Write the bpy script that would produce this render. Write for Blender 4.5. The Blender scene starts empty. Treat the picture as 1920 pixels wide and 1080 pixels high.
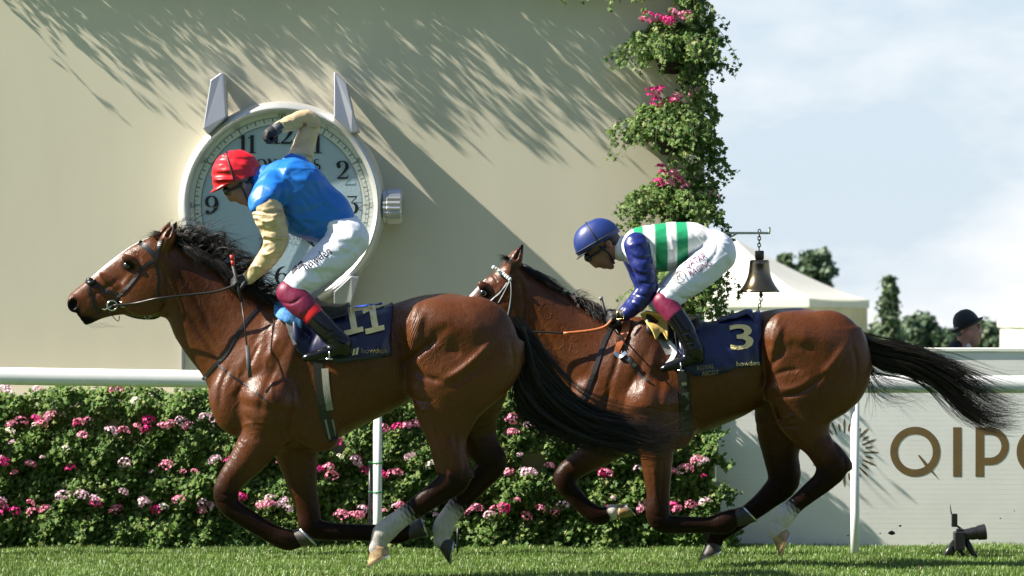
import bpy, math, random
import numpy as np
from mathutils import Vector, Matrix
R = math.radians
rng = np.random.default_rng(7)
random.seed(7)
sc = bpy.context.scene
COL = sc.collection

# ------------------------------------------------------------------ camera
CAM_D, CAM_H, HOR = 25.0, 1.533, 620.0           # metres to the track line, lens height, horizon row
cam = bpy.data.cameras.new('camera'); camo = bpy.data.objects.new('camera', cam); COL.objects.link(camo)
camo.location = (0, -CAM_D, CAM_H); camo.rotation_euler = (R(90), 0, 0)
cam.sensor_width = 36; cam.lens = 36 * CAM_D / 6.4; cam.shift_y = 80 / 1920
cam.clip_start = 0.5; cam.clip_end = 3000
cam.dof.use_dof = True; cam.dof.focus_distance = 25.0; cam.dof.aperture_fstop = 6.3
sc.camera = camo

# ------------------------------------------------------------------ light
SUN_L = Vector((1.0, 0.17, -0.90)).normalized()   # the way the light travels
sun_el = math.asin(-SUN_L.z); sun_az = math.atan2(-SUN_L.x, -SUN_L.y)
sun = bpy.data.lights.new('sun', 'SUN'); suno = bpy.data.objects.new('sun', sun); COL.objects.link(suno)
sun.energy = 5.0; sun.angle = R(0.55); sun.color = (1.0, 0.93, 0.82)
suno.rotation_euler = SUN_L.to_track_quat('-Z', 'Y').to_euler()
suno.location = (-20, -5, 20)
world = bpy.data.worlds.new('World'); sc.world = world; world.use_nodes = True
wn = world.node_tree; wn.nodes.clear()
def wnode(t): return wn.nodes.new(t)
wo = wnode('ShaderNodeOutputWorld'); bg = wnode('ShaderNodeBackground'); bg.inputs[1].default_value = 0.062
sky = wnode('ShaderNodeTexSky'); sky.sky_type = 'NISHITA'; sky.sun_disc = False
sky.sun_elevation = sun_el; sky.sun_rotation = sun_az; sky.air_density = 1.0; sky.dust_density = 0.4
tc = wnode('ShaderNodeTexCoord'); mp = wnode('ShaderNodeMapping'); mp.inputs['Scale'].default_value = (1, 1, 2.2)
mp.inputs['Location'].default_value = (3.1, 0.4, 0.13)
nz = wnode('ShaderNodeTexNoise'); nz.inputs['Scale'].default_value = 11.0; nz.inputs['Detail'].default_value = 9; nz.inputs['Roughness'].default_value = 0.55
rp = wnode('ShaderNodeValToRGB'); rp.color_ramp.elements[0].position = 0.42; rp.color_ramp.elements[1].position = 0.64
rp.color_ramp.elements[0].color = (0.0, 0.0, 0.0, 1); rp.color_ramp.elements[1].color = (0.95, 0.95, 0.95, 1)
mx = wnode('ShaderNodeMixRGB'); mx.inputs[2].default_value = (4.25, 5.0, 5.75, 1)      # bright summer haze low in the sky
mc = wnode('ShaderNodeMixRGB'); mc.inputs[2].default_value = (6.8, 6.8, 6.85, 1)       # soft white cloud
L = wn.links.new
L(tc.outputs['Generated'], mp.inputs[0]); L(mp.outputs[0], nz.inputs['Vector']); L(nz.outputs[0], rp.inputs[0])
sep = wnode('ShaderNodeSeparateXYZ'); L(tc.outputs['Generated'], sep.inputs[0])
fade = wnode('ShaderNodeMapRange'); fade.interpolation_type = 'SMOOTHSTEP'; fade.inputs['From Min'].default_value = 0.04; fade.inputs['From Max'].default_value = 0.34; fade.inputs['To Min'].default_value = 0.92; fade.inputs['To Max'].default_value = 0.04; L(sep.outputs['Z'], fade.inputs[0])
mul = wnode('ShaderNodeMath'); mul.operation = 'MULTIPLY'; L(rp.outputs[0], mul.inputs[0]); L(fade.outputs[0], mul.inputs[1])
L(fade.outputs[0], mx.inputs[0]); L(sky.outputs[0], mx.inputs[1]); L(mul.outputs[0], mc.inputs[0]); L(mx.outputs[0], mc.inputs[1]); L(mc.outputs[0], bg.inputs[0]); L(bg.outputs[0], wo.inputs[0])
sc.view_settings.view_transform = 'Standard'; sc.view_settings.look = 'None'
sc.view_settings.exposure = 1.36; sc.view_settings.gamma = 1.0; sc.view_settings.use_curve_mapping = False
sc.render.engine = 'CYCLES'
try:
    sc.cycles.use_denoising = True; sc.cycles.denoiser = 'OPENIMAGEDENOISE'
except Exception: pass
sc.cycles.max_bounces = 6; sc.cycles.diffuse_bounces = 3; sc.cycles.glossy_bounces = 3; sc.cycles.transparent_max_bounces = 6
sc.cycles.sample_clamp_indirect = 6

# ------------------------------------------------------------------ survey: photograph pixel at a known depth -> metres
def S(y): return 7500.0 / (25.0 + y)
def W(px, py, y): return (( px - 960.0) / S(y), y, CAM_H - (py - HOR) / S(y))
def X(px, y): return (px - 960.0) / S(y)
def Z(py, y): return CAM_H - (py - HOR) / S(y)

# ------------------------------------------------------------------ object helpers
def mesh_data(name, V, F, mats=(), smooth=True, midx=None, cols=None):
    V = np.asarray(V, np.float32).reshape(-1, 3)
    me = bpy.data.meshes.new(name)
    if isinstance(F, np.ndarray): FL = [F]
    elif len(F) and isinstance(F[0], np.ndarray) and F[0].ndim == 2: FL = F
    else: FL = None
    if FL is None:
        tot = np.array([len(f) for f in F], np.int32); idx = np.array([i for f in F for i in f], np.int32)
    else:
        tot = np.concatenate([np.full(len(f), f.shape[1], np.int32) for f in FL]) if len(FL) else np.zeros(0, np.int32)
        idx = np.concatenate([f.ravel() for f in FL]).astype(np.int32)
    me.vertices.add(len(V)); me.vertices.foreach_set('co', V.ravel())
    me.loops.add(len(idx)); me.loops.foreach_set('vertex_index', idx)
    me.polygons.add(len(tot)); st = np.concatenate([[0], np.cumsum(tot)[:-1]]).astype(np.int32) if len(tot) else np.zeros(0, np.int32)
    me.polygons.foreach_set('loop_start', st); me.polygons.foreach_set('loop_total', tot)
    me.polygons.foreach_set('use_smooth', np.full(len(tot), bool(smooth)))
    for m in (mats if isinstance(mats, (list, tuple)) else [mats]): me.materials.append(m)
    if midx is not None: me.polygons.foreach_set('material_index', np.asarray(midx, np.int32))
    if cols is not None:
        a = me.color_attributes.new('coat', 'FLOAT_COLOR', 'POINT')
        c = np.ones((len(V), 4), np.float32); c[:, :np.shape(cols)[1]] = cols; a.data.foreach_set('color', c.ravel())
    me.update(calc_edges=True)
    return me

def tag(o, label=None, cat=None, group=None, kind=None):
    if label: o['label'] = label
    if cat: o['category'] = cat
    if group: o['group'] = group
    if kind: o['kind'] = kind
    return o

def put(name, me, parent=None, loc=None, **kw):
    o = bpy.data.objects.new(name, me); COL.objects.link(o)
    if parent is not None:
        o.parent = parent
        if loc is None:      # mesh built in world metres: keep it there under its thing
            o.matrix_parent_inverse = Matrix.Translation(-world_loc(parent))
        else: o.location = loc
    elif loc is not None: o.location = loc
    return tag(o, **kw)
def world_loc(o):
    v = Vector((0, 0, 0)); p = o
    while p is not None:
        v = v + p.location + p.matrix_parent_inverse.to_translation(); p = p.parent
    return v
def thing(name, loc, label, cat, group=None):
    o = bpy.data.objects.new(name, None); COL.objects.link(o); o.location = loc; o.empty_display_size = 0.1
    return tag(o, label, cat, group)
def mk(name, V, F, mats, parent=None, smooth=True, midx=None, cols=None, loc=None, **kw):
    return put(name, mesh_data(name, V, F, mats, smooth, midx, cols), parent, loc, **kw)

class MB:
    """collects primitives of one part"""
    def __init__(s): s.V = []; s.F = []; s.M = []; s.n = 0
    def add(s, V, F, m=0):
        V = np.asarray(V, float).reshape(-1, 3)
        s.V.append(V); s.F += [tuple(int(i) + s.n for i in f) for f in F]; s.M += [m] * len(F); s.n += len(V); return s
    def box(s, lo, hi, m=0):
        (a, b, c), (d, e, f) = lo, hi
        V = [(a,b,c),(d,b,c),(d,e,c),(a,e,c),(a,b,f),(d,b,f),(d,e,f),(a,e,f)]
        return s.add(V, [(0,3,2,1),(4,5,6,7),(0,1,5,4),(1,2,6,5),(2,3,7,6),(3,0,4,7)], m)
    def bevbox(s, lo, hi, b=0.01, m=0):
        lo = np.array(lo, float); hi = np.array(hi, float); b = min(b, (hi - lo).min() * 0.45)
        V = []; idx = {}
        for sx in (0, 1):
            for sy in (0, 1):
                for sz in (0, 1):
                    c = np.where([sx, sy, sz], hi, lo); d = np.where([sx, sy, sz], -1.0, 1.0)
                    for ax in range(3):
                        p = c + d * b; p[ax] = c[ax]; idx[(sx, sy, sz, ax)] = len(V); V.append(p)
        F = []
        for ax in range(3):
            o1, o2 = [(1, 2), (2, 0), (0, 1)][ax]
            for sd in (0, 1):
                q = []
                for (u, v) in ((0, 0), (1, 0), (1, 1), (0, 1)):
                    k = [0, 0, 0]; k[ax] = sd; k[o1] = u; k[o2] = v; q.append(idx[(*k, ax)])
                F.append(tuple(q if sd else q[::-1]))
        for ax in range(3):
            o1, o2 = [(1, 2), (2, 0), (0, 1)][ax]
            for u in (0, 1):
                for v in (0, 1):
                    k0 = [0, 0, 0]; k0[o1] = u; k0[o2] = v; k1 = list(k0); k1[ax] = 1
                    q = (idx[(*k0, o1)], idx[(*k1, o1)], idx[(*k1, o2)], idx[(*k0, o2)])
                    F.append(q if (u + v) % 2 else q[::-1])
        for sx in (0, 1):
            for sy in (0, 1):
                for sz in (0, 1):
                    t = tuple(idx[(sx, sy, sz, a)] for a in range(3))
                    F.append(t if (sx + sy + sz) % 2 else t[::-1])
        return s.add(V, F, m)
    def tube(s, P, r, n=8, m=0, caps=True, flat=1.0, up=None):
        P = [Vector(p) for p in P]; r = list(r) if hasattr(r, '__len__') else [r] * len(P)
        V = []; F = []; last = None
        for i, p in enumerate(P):
            t = (P[min(i + 1, len(P) - 1)] - P[max(i - 1, 0)]).normalized()
            if last is None:
                u = Vector(up) if up is not None else (Vector((0, 1, 0)) if abs(t.y) < 0.9 else Vector((1, 0, 0)))
            else: u = last
            u = (u - t * u.dot(t)).normalized(); last = u; w = t.cross(u)
            for k in range(n):
                a = 2 * math.pi * k / n
                V.append(p + u * (math.cos(a) * r[i] * flat) + w * (math.sin(a) * r[i]))
        for i in range(len(P) - 1):
            for k in range(n):
                a = i * n + k; b = i * n + (k + 1) % n
                F.append((a, b, b + n, a + n))
        if caps:
            F.append(tuple(range(n))[::-1]); F.append(tuple(range((len(P) - 1) * n, len(P) * n)))
        return s.add(V, F, m)
    def lathe(s, prof, axis_o, axis='z', n=32, m=0, a0=0, a1=2 * math.pi):
        """prof: list of (radius, height) turned about an axis through axis_o"""
        V = []; F = []; o = np.array(axis_o, float); full = abs(a1 - a0 - 2 * math.pi) < 1e-6
        nn = n if full else n + 1
        for (r, h) in prof:
            for k in range(nn):
                a = a0 + (a1 - a0) * k / n; c, q = r * math.cos(a), r * math.sin(a)
                V.append(o + (np.array((c, q, h)) if axis == 'z' else np.array((c, h, -q)) if axis == 'y' else np.array((h, c, q))))
        for i in range(len(prof) - 1):
            for k in range(n):
                a = i * nn + k; b = i * nn + (k + 1) % nn
                F.append((a, b, b + nn, a + nn))
        return s.add(V, F, m)
    def prism(s, poly, y0, y1, m=0):
        """poly: (x, z) outline seen from -y, extruded in y"""
        n = len(poly); V = [(x, y0, z) for x, z in poly] + [(x, y1, z) for x, z in poly]
        ar = sum(poly[i][0] * poly[(i + 1) % n][1] - poly[(i + 1) % n][0] * poly[i][1] for i in range(n))
        f = tuple(range(n)) if ar > 0 else tuple(range(n))[::-1]
        F = [f, tuple(i + n for i in f[::-1])]
        for i in range(n):
            a, b = f[i], f[(i + 1) % n]; F.append((b, a, a + n, b + n))
        return s.add(V, F, m)
    def data(s, name, mats, smooth=True):
        return mesh_data(name, np.concatenate(s.V), s.F, mats, smooth, s.M)
    def build(s, name, mats, parent=None, smooth=True, loc=None, **kw):
        return put(name, s.data(name, mats, smooth), parent, loc, **kw)
def auto_sharp(o, deg=35):
    me = o.data; me.set_sharp_from_angle(angle=R(deg)); return o

# ------------------------------------------------------------------ materials
def mat(name, base=(0.5, 0.5, 0.5), rough=0.5, metal=0.0, spec=0.5, noise=None, bump=None, var=None, attr=None, coat=0.0, sheen=0.0, transl=0.0, coat_rough=0.2, island=None, crumple=None):
    """noise=(scale, dark factor, light factor) mottles the base; bump=(scale, strength, distance); island=[colours] varies per loose piece"""
    m = bpy.data.materials.new(name); m.use_nodes = True; nt = m.node_tree; N = nt.nodes; K = nt.links.new
    b = N['Principled BSDF']; out = N['Material Output']
    b.inputs['Base Color'].default_value = (*base, 1); b.inputs['Roughness'].default_value = rough; b.inputs['Metallic'].default_value = metal
    b.inputs['Specular IOR Level'].default_value = spec
    if coat: b.inputs['Coat Weight'].default_value = coat; b.inputs['Coat Roughness'].default_value = coat_rough
    if sheen: b.inputs['Sheen Weight'].default_value = sheen
    src = None
    if attr:
        a = N.new('ShaderNodeAttribute'); a.attribute_name = attr; src = a.outputs['Color']
    if island:
        g = N.new('ShaderNodeNewGeometry'); cr = N.new('ShaderNodeValToRGB'); e = cr.color_ramp.elements
        for i, c in enumerate(island):
            p = i / (len(island) - 1)
            el = e[0] if i == 0 else e[1] if i == len(island) - 1 else e.new(p)
            el.position = p; el.color = (*c, 1)
        if len(island) > 2:
            for i, c in enumerate(island):
                e[i].position = i / (len(island) - 1); e[i].color = (*c, 1)
        K(g.outputs['Random Per Island'], cr.inputs[0]); src = cr.outputs[0]
    tcn = N.new('ShaderNodeTexCoord')
    if noise:
        n = N.new('ShaderNodeTexNoise'); n.inputs['Scale'].default_value = noise[0]; n.inputs['Detail'].default_value = 5
        if len(noise) > 3:
            mpn = N.new('ShaderNodeMapping'); mpn.inputs['Scale'].default_value = noise[3]; K(tcn.outputs['Object'], mpn.inputs[0]); K(mpn.outputs[0], n.inputs['Vector'])
        else: K(tcn.outputs['Object'], n.inputs['Vector'])
        mr = N.new('ShaderNodeMapRange'); mr.inputs['From Min'].default_value = 0.3; mr.inputs['From Max'].default_value = 0.7
        mr.inputs['To Min'].default_value = noise[1]; mr.inputs['To Max'].default_value = noise[2]; K(n.outputs[0], mr.inputs[0])
        mu = N.new('ShaderNodeVectorMath'); mu.operation = 'SCALE'
        if src is not None: K(src, mu.inputs[0])
        else: mu.inputs[0].default_value = base
        K(mr.outputs[0], mu.inputs['Scale']); src = mu.outputs[0]
    if src is not None: K(src, b.inputs['Base Color'])
    if bump:
        n = N.new('ShaderNodeTexNoise'); n.inputs['Scale'].default_value = bump[0]; n.inputs['Detail'].default_value = 4
        if len(bump) > 3:
            mpn = N.new('ShaderNodeMapping'); mpn.inputs['Scale'].default_value = bump[3]; K(tcn.outputs['Object'], mpn.inputs[0]); K(mpn.outputs[0], n.inputs['Vector'])
        else: K(tcn.outputs['Object'], n.inputs['Vector'])
        bp = N.new('ShaderNodeBump'); bp.inputs['Strength'].default_value = bump[1]; bp.inputs['Distance'].default_value = bump[2]
        K(n.outputs[0], bp.inputs['Height']); K(bp.outputs[0], b.inputs['Normal'])
    if crumple:      # sharp pulled creases of thin cloth: (scale, distance, distortion, squash)
        n = N.new('ShaderNodeTexNoise'); n.noise_type = 'RIDGED_MULTIFRACTAL'; n.inputs['Scale'].default_value = crumple[0]; n.inputs['Detail'].default_value = 3; n.inputs['Roughness'].default_value = .42; n.inputs['Distortion'].default_value = crumple[2]
        mpn = N.new('ShaderNodeMapping'); mpn.inputs['Scale'].default_value = crumple[3]; mpn.inputs['Rotation'].default_value = (0, R(crumple[4]) if len(crumple) > 4 else 0, 0); K(tcn.outputs['Object'], mpn.inputs[0]); K(mpn.outputs[0], n.inputs['Vector'])
        bp = N.new('ShaderNodeBump'); bp.inputs['Strength'].default_value = .9; bp.inputs['Distance'].default_value = crumple[1]; K(n.outputs[0], bp.inputs['Height'])
        if b.inputs['Normal'].is_linked: K(b.inputs['Normal'].links[0].from_socket, bp.inputs['Normal'])
        K(bp.outputs[0], b.inputs['Normal'])
    if transl:
        t = N.new('ShaderNodeBsdfTranslucent'); ms = N.new('ShaderNodeMixShader'); ms.inputs[0].default_value = transl
        if src is not None: K(src, t.inputs['Color'])
        else: t.inputs['Color'].default_value = (*base, 1)
        K(b.outputs[0], ms.inputs[1]); K(t.outputs[0], ms.inputs[2]); K(ms.outputs[0], out.inputs['Surface'])
    return m

# ------------------------------------------------------------------ implicit modelling: smooth unions polygonised into one continuous skin
def pchip(x, y):
    x = np.asarray(x, float); y = np.asarray(y, float); o = np.argsort(x); x = x[o]; y = y[o]
    k = np.concatenate([[True], np.diff(x) > 1e-9]); x = x[k]; y = y[k]
    h = np.diff(x); d = np.diff(y) / h; m = np.zeros(len(x))
    if len(x) == 2: m[:] = d[0]
    else:
        for i in range(1, len(x) - 1):
            if d[i - 1] * d[i] > 0:
                w1 = 2 * h[i] + h[i - 1]; w2 = h[i] + 2 * h[i - 1]; m[i] = (w1 + w2) / (w1 / d[i - 1] + w2 / d[i])
        m[0], m[-1] = d[0], d[-1]
    def f(q):
        q = np.clip(q, x[0], x[-1]); i = np.clip(np.searchsorted(x, q) - 1, 0, len(h) - 1); t = (q - x[i]) / h[i]
        return ((2*t**3 - 3*t**2 + 1) * y[i] + (t**3 - 2*t**2 + t) * h[i] * m[i] + (-2*t**3 + 3*t**2) * y[i+1] + (t**3 - t**2) * h[i] * m[i+1])
    return f
def crom(st, sub=3):
    st = np.asarray(st, float)
    if len(st) < 3 or sub < 2: return st
    P = np.vstack([2 * st[0] - st[1], st, 2 * st[-1] - st[-2]]); out = []
    for i in range(1, len(P) - 2):
        p0, p1, p2, p3 = P[i-1:i+3]
        for k in range(sub):
            t = k / sub
            out.append(0.5 * (2*p1 + (p2 - p0)*t + (2*p0 - 5*p1 + 4*p2 - p3)*t*t + (3*p1 - p0 - 3*p2 + p3)*t**3))
    out.append(st[-1]); return np.array(out)

class Field:
    def __init__(s, lo, hi, h=0.011):
        s.h = h; s.lo = np.array(lo, float); n = np.ceil((np.array(hi) - s.lo) / h).astype(int) + 1; s.n = n
        s.ax = [(s.lo[i] + h * np.arange(n[i])).astype(np.float32) for i in range(3)]
        s.F = np.full(tuple(n), 0.5, np.float32); s.segs = []; s.tint = []
    def sl(s, lo, hi):
        a = np.clip(np.floor((np.array(lo) - s.lo) / s.h).astype(int), 0, s.n - 1); b = np.clip(np.ceil((np.array(hi) - s.lo) / s.h).astype(int) + 1, a + 1, s.n)
        return tuple(slice(i, j) for i, j in zip(a, b))
    def g(s, q):
        return s.ax[0][q[0]][:, None, None], s.ax[1][q[1]][None, :, None], s.ax[2][q[2]][None, None, :]
    def union(s, q, d, k):
        a = s.F[q]; d = d.astype(np.float32)
        if k <= 0: s.F[q] = np.minimum(a, d); return
        hh = np.clip(0.5 + 0.5 * (a - d) / k, 0, 1); s.F[q] = a + (d - a) * hh - k * hh * (1 - hh)
    def cut(s, q, d, k=0.01):
        a = s.F[q]; d = -d.astype(np.float32); hh = np.clip(0.5 - 0.5 * (a - d) / k, 0, 1)
        s.F[q] = a + (d - a) * hh + k * hh * (1 - hh)
    def chain(s, st, k=0.03, sub=3, pad=0.09, col=None):
        """st rows: x, y, z, in-plane radius, sideways radius"""
        st = crom(st, sub); r = st[:, 3:5].max(1)
        q = s.sl((st[:, :3] - r[:, None]).min(0) - pad, (st[:, :3] + r[:, None]).max(0) + pad)
        D = np.full(s.F[q].shape, 0.5, np.float32); off = np.array([i.start for i in q])
        for a, b in zip(st[:-1], st[1:]):
            rr = max(a[3], a[4], b[3], b[4]) + pad
            w = s.sl(np.minimum(a[:3], b[:3]) - rr, np.maximum(a[:3], b[:3]) + rr)
            w = tuple(slice(max(i.start, j.start), min(i.stop, j.stop)) for i, j in zip(w, q))
            x, y, z = s.g(w); ab = b[:3] - a[:3]; L2 = max((ab ** 2).sum(), 1e-9)
            t = np.clip(((x - a[0]) * ab[0] + (y - a[1]) * ab[1] + (z - a[2]) * ab[2]) / L2, 0, 1)
            ra = a[3] + (b[3] - a[3]) * t; rb = a[4] + (b[4] - a[4]) * t; kk = ra / rb
            dd = np.sqrt((x - a[0] - ab[0] * t) ** 2 + ((y - a[1] - ab[1] * t) * kk) ** 2 + (z - a[2] - ab[2] * t) ** 2) - ra
            dd = dd * np.minimum(1, 1 / kk)
            ww = tuple(slice(i.start - o, i.stop - o) for i, o in zip(w, off))
            D[ww] = np.minimum(D[ww], dd)
        s.union(q, D, k); return s
    def loft(s, A, B, top, bot, wid, yc, k=0.03, p=2.0, conv=None, wl=0.5):
        """outline between two profiles along the axis A->B in the x-z plane; wid rows: (position along axis in photo px, half width, [side offset])"""
        A = np.array(A, float); B = np.array(B, float); du = (B - A) / np.linalg.norm(B - A); dv = np.array((-du[1], du[0]))
        def uv(pts): P = np.array([conv(*pt) for pt in pts]) - A; return P @ du, P @ dv
        tu, tv = uv(top); bu, bv = uv(bot)
        u0 = max(tu.min(), bu.min()); u1 = min(tu.max(), bu.max())
        ft, fb = pchip(tu, tv), pchip(bu, bv); wu = [w[0] for w in wid]
        fw = pchip(wu, [w[1] for w in wid]); fo = pchip(wu, [(w[2] if len(w) > 2 else 0.0) for w in wid])
        allp = np.array([conv(*pt) for pt in list(top) + list(bot)]); mw = max(abs(w[1]) + abs(w[2] if len(w) > 2 else 0) for w in wid)
        q = s.sl((allp[:, 0].min() - 0.1, yc - mw - 0.1, allp[:, 1].min() - 0.1), (allp[:, 0].max() + 0.1, yc + mw + 0.1, allp[:, 1].max() + 0.1))
        x, y, z = s.g(q); x2, z2 = x[:, 0, :] - A[0], z[0] - A[1]
        u = x2 * du[0] + z2 * du[1]; v = x2 * dv[0] + z2 * dv[1]
        uc = np.clip(u, u0, u1); t, b = ft(uc), fb(uc); vc = (t + b) / 2; h = np.maximum(np.abs(t - b) / 2, 0.004); w = np.maximum(fw(uc), 0.004); o = fo(uc)
        if wl != 0.5:      # widest level away from mid height
            lo_, hi_ = np.minimum(t, b), np.maximum(t, b); vm = lo_ + wl * (hi_ - lo_); a = (np.abs(v - vm) / np.maximum(np.where(v > vm, hi_ - vm, vm - lo_), .004))[:, None, :] ** p
        else: a = (np.abs(v - vc) / h)[:, None, :] ** p
        c = (np.abs(y - yc - o[:, None, :]) / w[:, None, :]) ** p
        d = ((a + c) ** (1 / p) - 1) * np.minimum(h, w)[:, None, :]
        e = np.abs(u - uc)[:, None, :]
        d = np.where(e > 1e-6, np.sqrt(np.maximum(d, 0) ** 2 + e ** 2), d)
        s.union(q, d, k); return s
    def ell(s, c, r, ang=0.0, k=0.03, cutit=False, pad=0.1):
        """ellipsoid, radii (a, ry, b) with a turned by ang in the x-z plane"""
        m = max(r) + pad; c = np.array(c, float); q = s.sl(c - m, c + m); x, y, z = s.g(q)
        ca, sa = math.cos(ang), math.sin(ang); u = ((x - c[0]) * ca + (z - c[2]) * sa) / r[0]; v = (-(x - c[0]) * sa + (z - c[2]) * ca) / r[2]; w = (y - c[1]) / r[1]
        n = np.sqrt(u * u + v * v + w * w); d = (n - 1) * min(r) if min(r) > 0.6 * max(r) else n * (n - 1) / np.maximum(np.sqrt((u / r[0]) ** 2 + (v / r[2]) ** 2 + (w / r[1]) ** 2), 1e-6)
        d = np.maximum(d, -min(r))
        if cutit: s.cut(q, d, k)
        else: s.union(q, d, k)
        return s
    def crease(s, pts, depth, width, yc, side=-1, conv=None, fade=True):
        """valley (depth > 0) or ridge (depth < 0) drawn on the flank along a line in the x-z plane"""
        P = crom(np.array([conv(*p) for p in pts]), 4)
        q = s.sl((P[:, 0].min() - 3 * width, s.lo[1], P[:, 1].min() - 3 * width), (P[:, 0].max() + 3 * width, 1e3, P[:, 1].max() + 3 * width))
        x, y, z = s.g(q); x = x[:, 0, :]; z = z[0]; best = np.full((x.shape[0], z.shape[1]), 1e3); tt = np.zeros_like(best); n = len(P) - 1
        for i in range(n):
            a, b = P[i], P[i + 1]; ab = b - a; L2 = max((ab ** 2).sum(), 1e-9)
            t = np.clip(((x - a[0]) * ab[0] + (z - a[1]) * ab[1]) / L2, 0, 1); d = np.hypot(x - a[0] - ab[0] * t, z - a[1] - ab[1] * t)
            m = d < best; best = np.where(m, d, best); tt = np.where(m, (i + t) / n, tt)
        f = depth * np.exp(-(best / width) ** 2)
        if fade: f = f * np.clip(np.minimum(tt, 1 - tt) * 4, 0.15, 1)
        sd = np.clip((s.ax[1][q[1]] - yc) * side / 0.04, 0, 1) if side else np.ones(len(s.ax[1][q[1]]))
        s.F[q] += (f[:, None, :] * sd[None, :, None]).astype(np.float32); return s
    def folds(s, amp, freq, dirs=6, seed=0, q=None):
        r = np.random.default_rng(seed); x, y, z = [a.astype(np.float32) for a in (s.ax[0][:, None, None], s.ax[1][None, :, None], s.ax[2][None, None, :])]
        acc = 0
        wx = 0.012 * (np.sin(19 * z + 7 * x) + np.sin(23 * y - 11 * z)); 
        for i in range(dirs):
            d = r.normal(size=3); d /= np.linalg.norm(d); f = freq * r.uniform(0.6, 1.7)
            acc = acc + (1 - np.abs(np.sin(f * (d[0] * (x + wx) + d[1] * y + d[2] * (z - wx)) + r.uniform(0, 6.28)))) ** 2
        s.F -= (amp * (acc / dirs - 0.4)).astype(np.float32); return s
    def interp(s, P):
        u = (P - s.lo) / s.h; i = np.clip(np.floor(u).astype(int), 0, s.n - 2); t = (u - i).astype(np.float32); F = s.F; out = 0
        for a in (0, 1):
            for b in (0, 1):
                for c in (0, 1):
                    w = (t[:, 0] if a else 1 - t[:, 0]) * (t[:, 1] if b else 1 - t[:, 1]) * (t[:, 2] if c else 1 - t[:, 2])
                    out = out + w * F[i[:, 0] + a, i[:, 1] + b, i[:, 2] + c]
        return out
    def grad(s, P, e=None):
        e = e or s.h; g = np.zeros_like(P)
        for a in range(3):
            d = np.zeros(3); d[a] = e; g[:, a] = (s.interp(P + d) - s.interp(P - d)) / (2 * e)
        return g
    def mesh(s, keep=None):
        F = s.F.copy()
        for a in range(3):
            for e in (0, -1):
                ix = [slice(None)] * 3; ix[a] = e; F[tuple(ix)] = np.maximum(F[tuple(ix)], 0.01)
        sg = F < 0; c = np.zeros(tuple(s.n - 1), np.int8)
        for a in (0, 1):
            for b in (0, 1):
                for d in (0, 1): c += sg[a:s.n[0]-1+a, b:s.n[1]-1+b, d:s.n[2]-1+d]
        cells = np.argwhere((c > 0) & (c < 8)); idx = np.full(c.shape, -1, np.int32); idx[tuple(cells.T)] = np.arange(len(cells))
        acc = np.zeros((len(cells), 3)); cnt = np.zeros(len(cells))
        cor = [(a, b, d) for a in (0, 1) for b in (0, 1) for d in (0, 1)]
        for p in cor:
            for ax in range(3):
                if p[ax]: continue
                e = list(p); e[ax] = 1; fa = F[tuple((cells + p).T)]; fb = F[tuple((cells + e).T)]; m = (fa < 0) != (fb < 0)
                t = np.where(m, fa / np.where(m, fa - fb, 1), 0); pos = np.array(p, float)[None] + np.eye(3)[ax][None] * t[:, None]
                acc += pos * m[:, None]; cnt += m
        V = s.lo + (cells + acc / cnt[:, None]) * s.h; quads = []
        for ax in range(3):
            o1, o2 = (ax + 1) % 3, (ax + 2) % 3
            s0 = [slice(None)] * 3; s1 = [slice(None)] * 3; s0[ax] = slice(0, -1); s1[ax] = slice(1, None)
            ea, eb = sg[tuple(s0)], sg[tuple(s1)]; E = np.argwhere(ea != eb); E = E[(E[:, o1] > 0) & (E[:, o2] > 0) & (E[:, o1] < s.n[o1] - 1) & (E[:, o2] < s.n[o2] - 1)]
            d1 = np.zeros(3, int); d1[o1] = 1; d2 = np.zeros(3, int); d2[o2] = 1
            Q = np.stack([idx[tuple((E - d1 - d2).T)], idx[tuple((E - d2).T)], idx[tuple(E.T)], idx[tuple((E - d1).T)]], 1)
            ins = ea[tuple(E.T)]; Q[~ins] = Q[~ins][:, ::-1]; quads.append(Q)
        Q = np.concatenate(quads)
        for _ in range(2):
            g = s.grad(V); n2 = np.maximum((g ** 2).sum(1), 0.05); f = s.interp(V)
            V = V - np.clip((f / n2)[:, None] * g, -s.h * 0.6, s.h * 0.6)
        if keep is not None:
            k = keep(V); Q = Q[k[Q].all(1)]; u = np.unique(Q); m = np.full(len(V), -1); m[u] = np.arange(len(u)); V = V[u]; Q = m[Q]
        return V, Q
    def near(s, x, z, far=False):
        """y of the skin met first when coming from the camera side (or from the far side)"""
        x = np.atleast_1d(np.asarray(x, float)); z = np.atleast_1d(np.asarray(z, float))
        u = np.clip((x - s.lo[0]) / s.h, 0, s.n[0] - 1.001); w = np.clip((z - s.lo[2]) / s.h, 0, s.n[2] - 1.001)
        i = u.astype(int); k = w.astype(int); a = (u - i)[:, None]; b = (w - k)[:, None]; F = s.F
        col = F[i, :, k] * (1-a)*(1-b) + F[i+1, :, k] * a*(1-b) + F[i, :, k+1] * (1-a)*b + F[i+1, :, k+1] * a*b
        if far: col = col[:, ::-1]
        neg = col < 0; j = np.argmax(neg, 1); hit = neg.any(1); j = np.maximum(j, 1); r = np.arange(len(j))
        f0, f1 = col[r, j-1], col[r, j]; t = np.clip(f0 / np.where(np.abs(f0 - f1) < 1e-9, 1, f0 - f1), 0, 1)
        yy = s.lo[1] + (j - 1 + t) * s.h
        if far: yy = s.lo[1] + (s.n[1] - 1) * s.h - (j - 1 + t) * s.h
        return np.where(hit, yy, np.nan)
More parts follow.
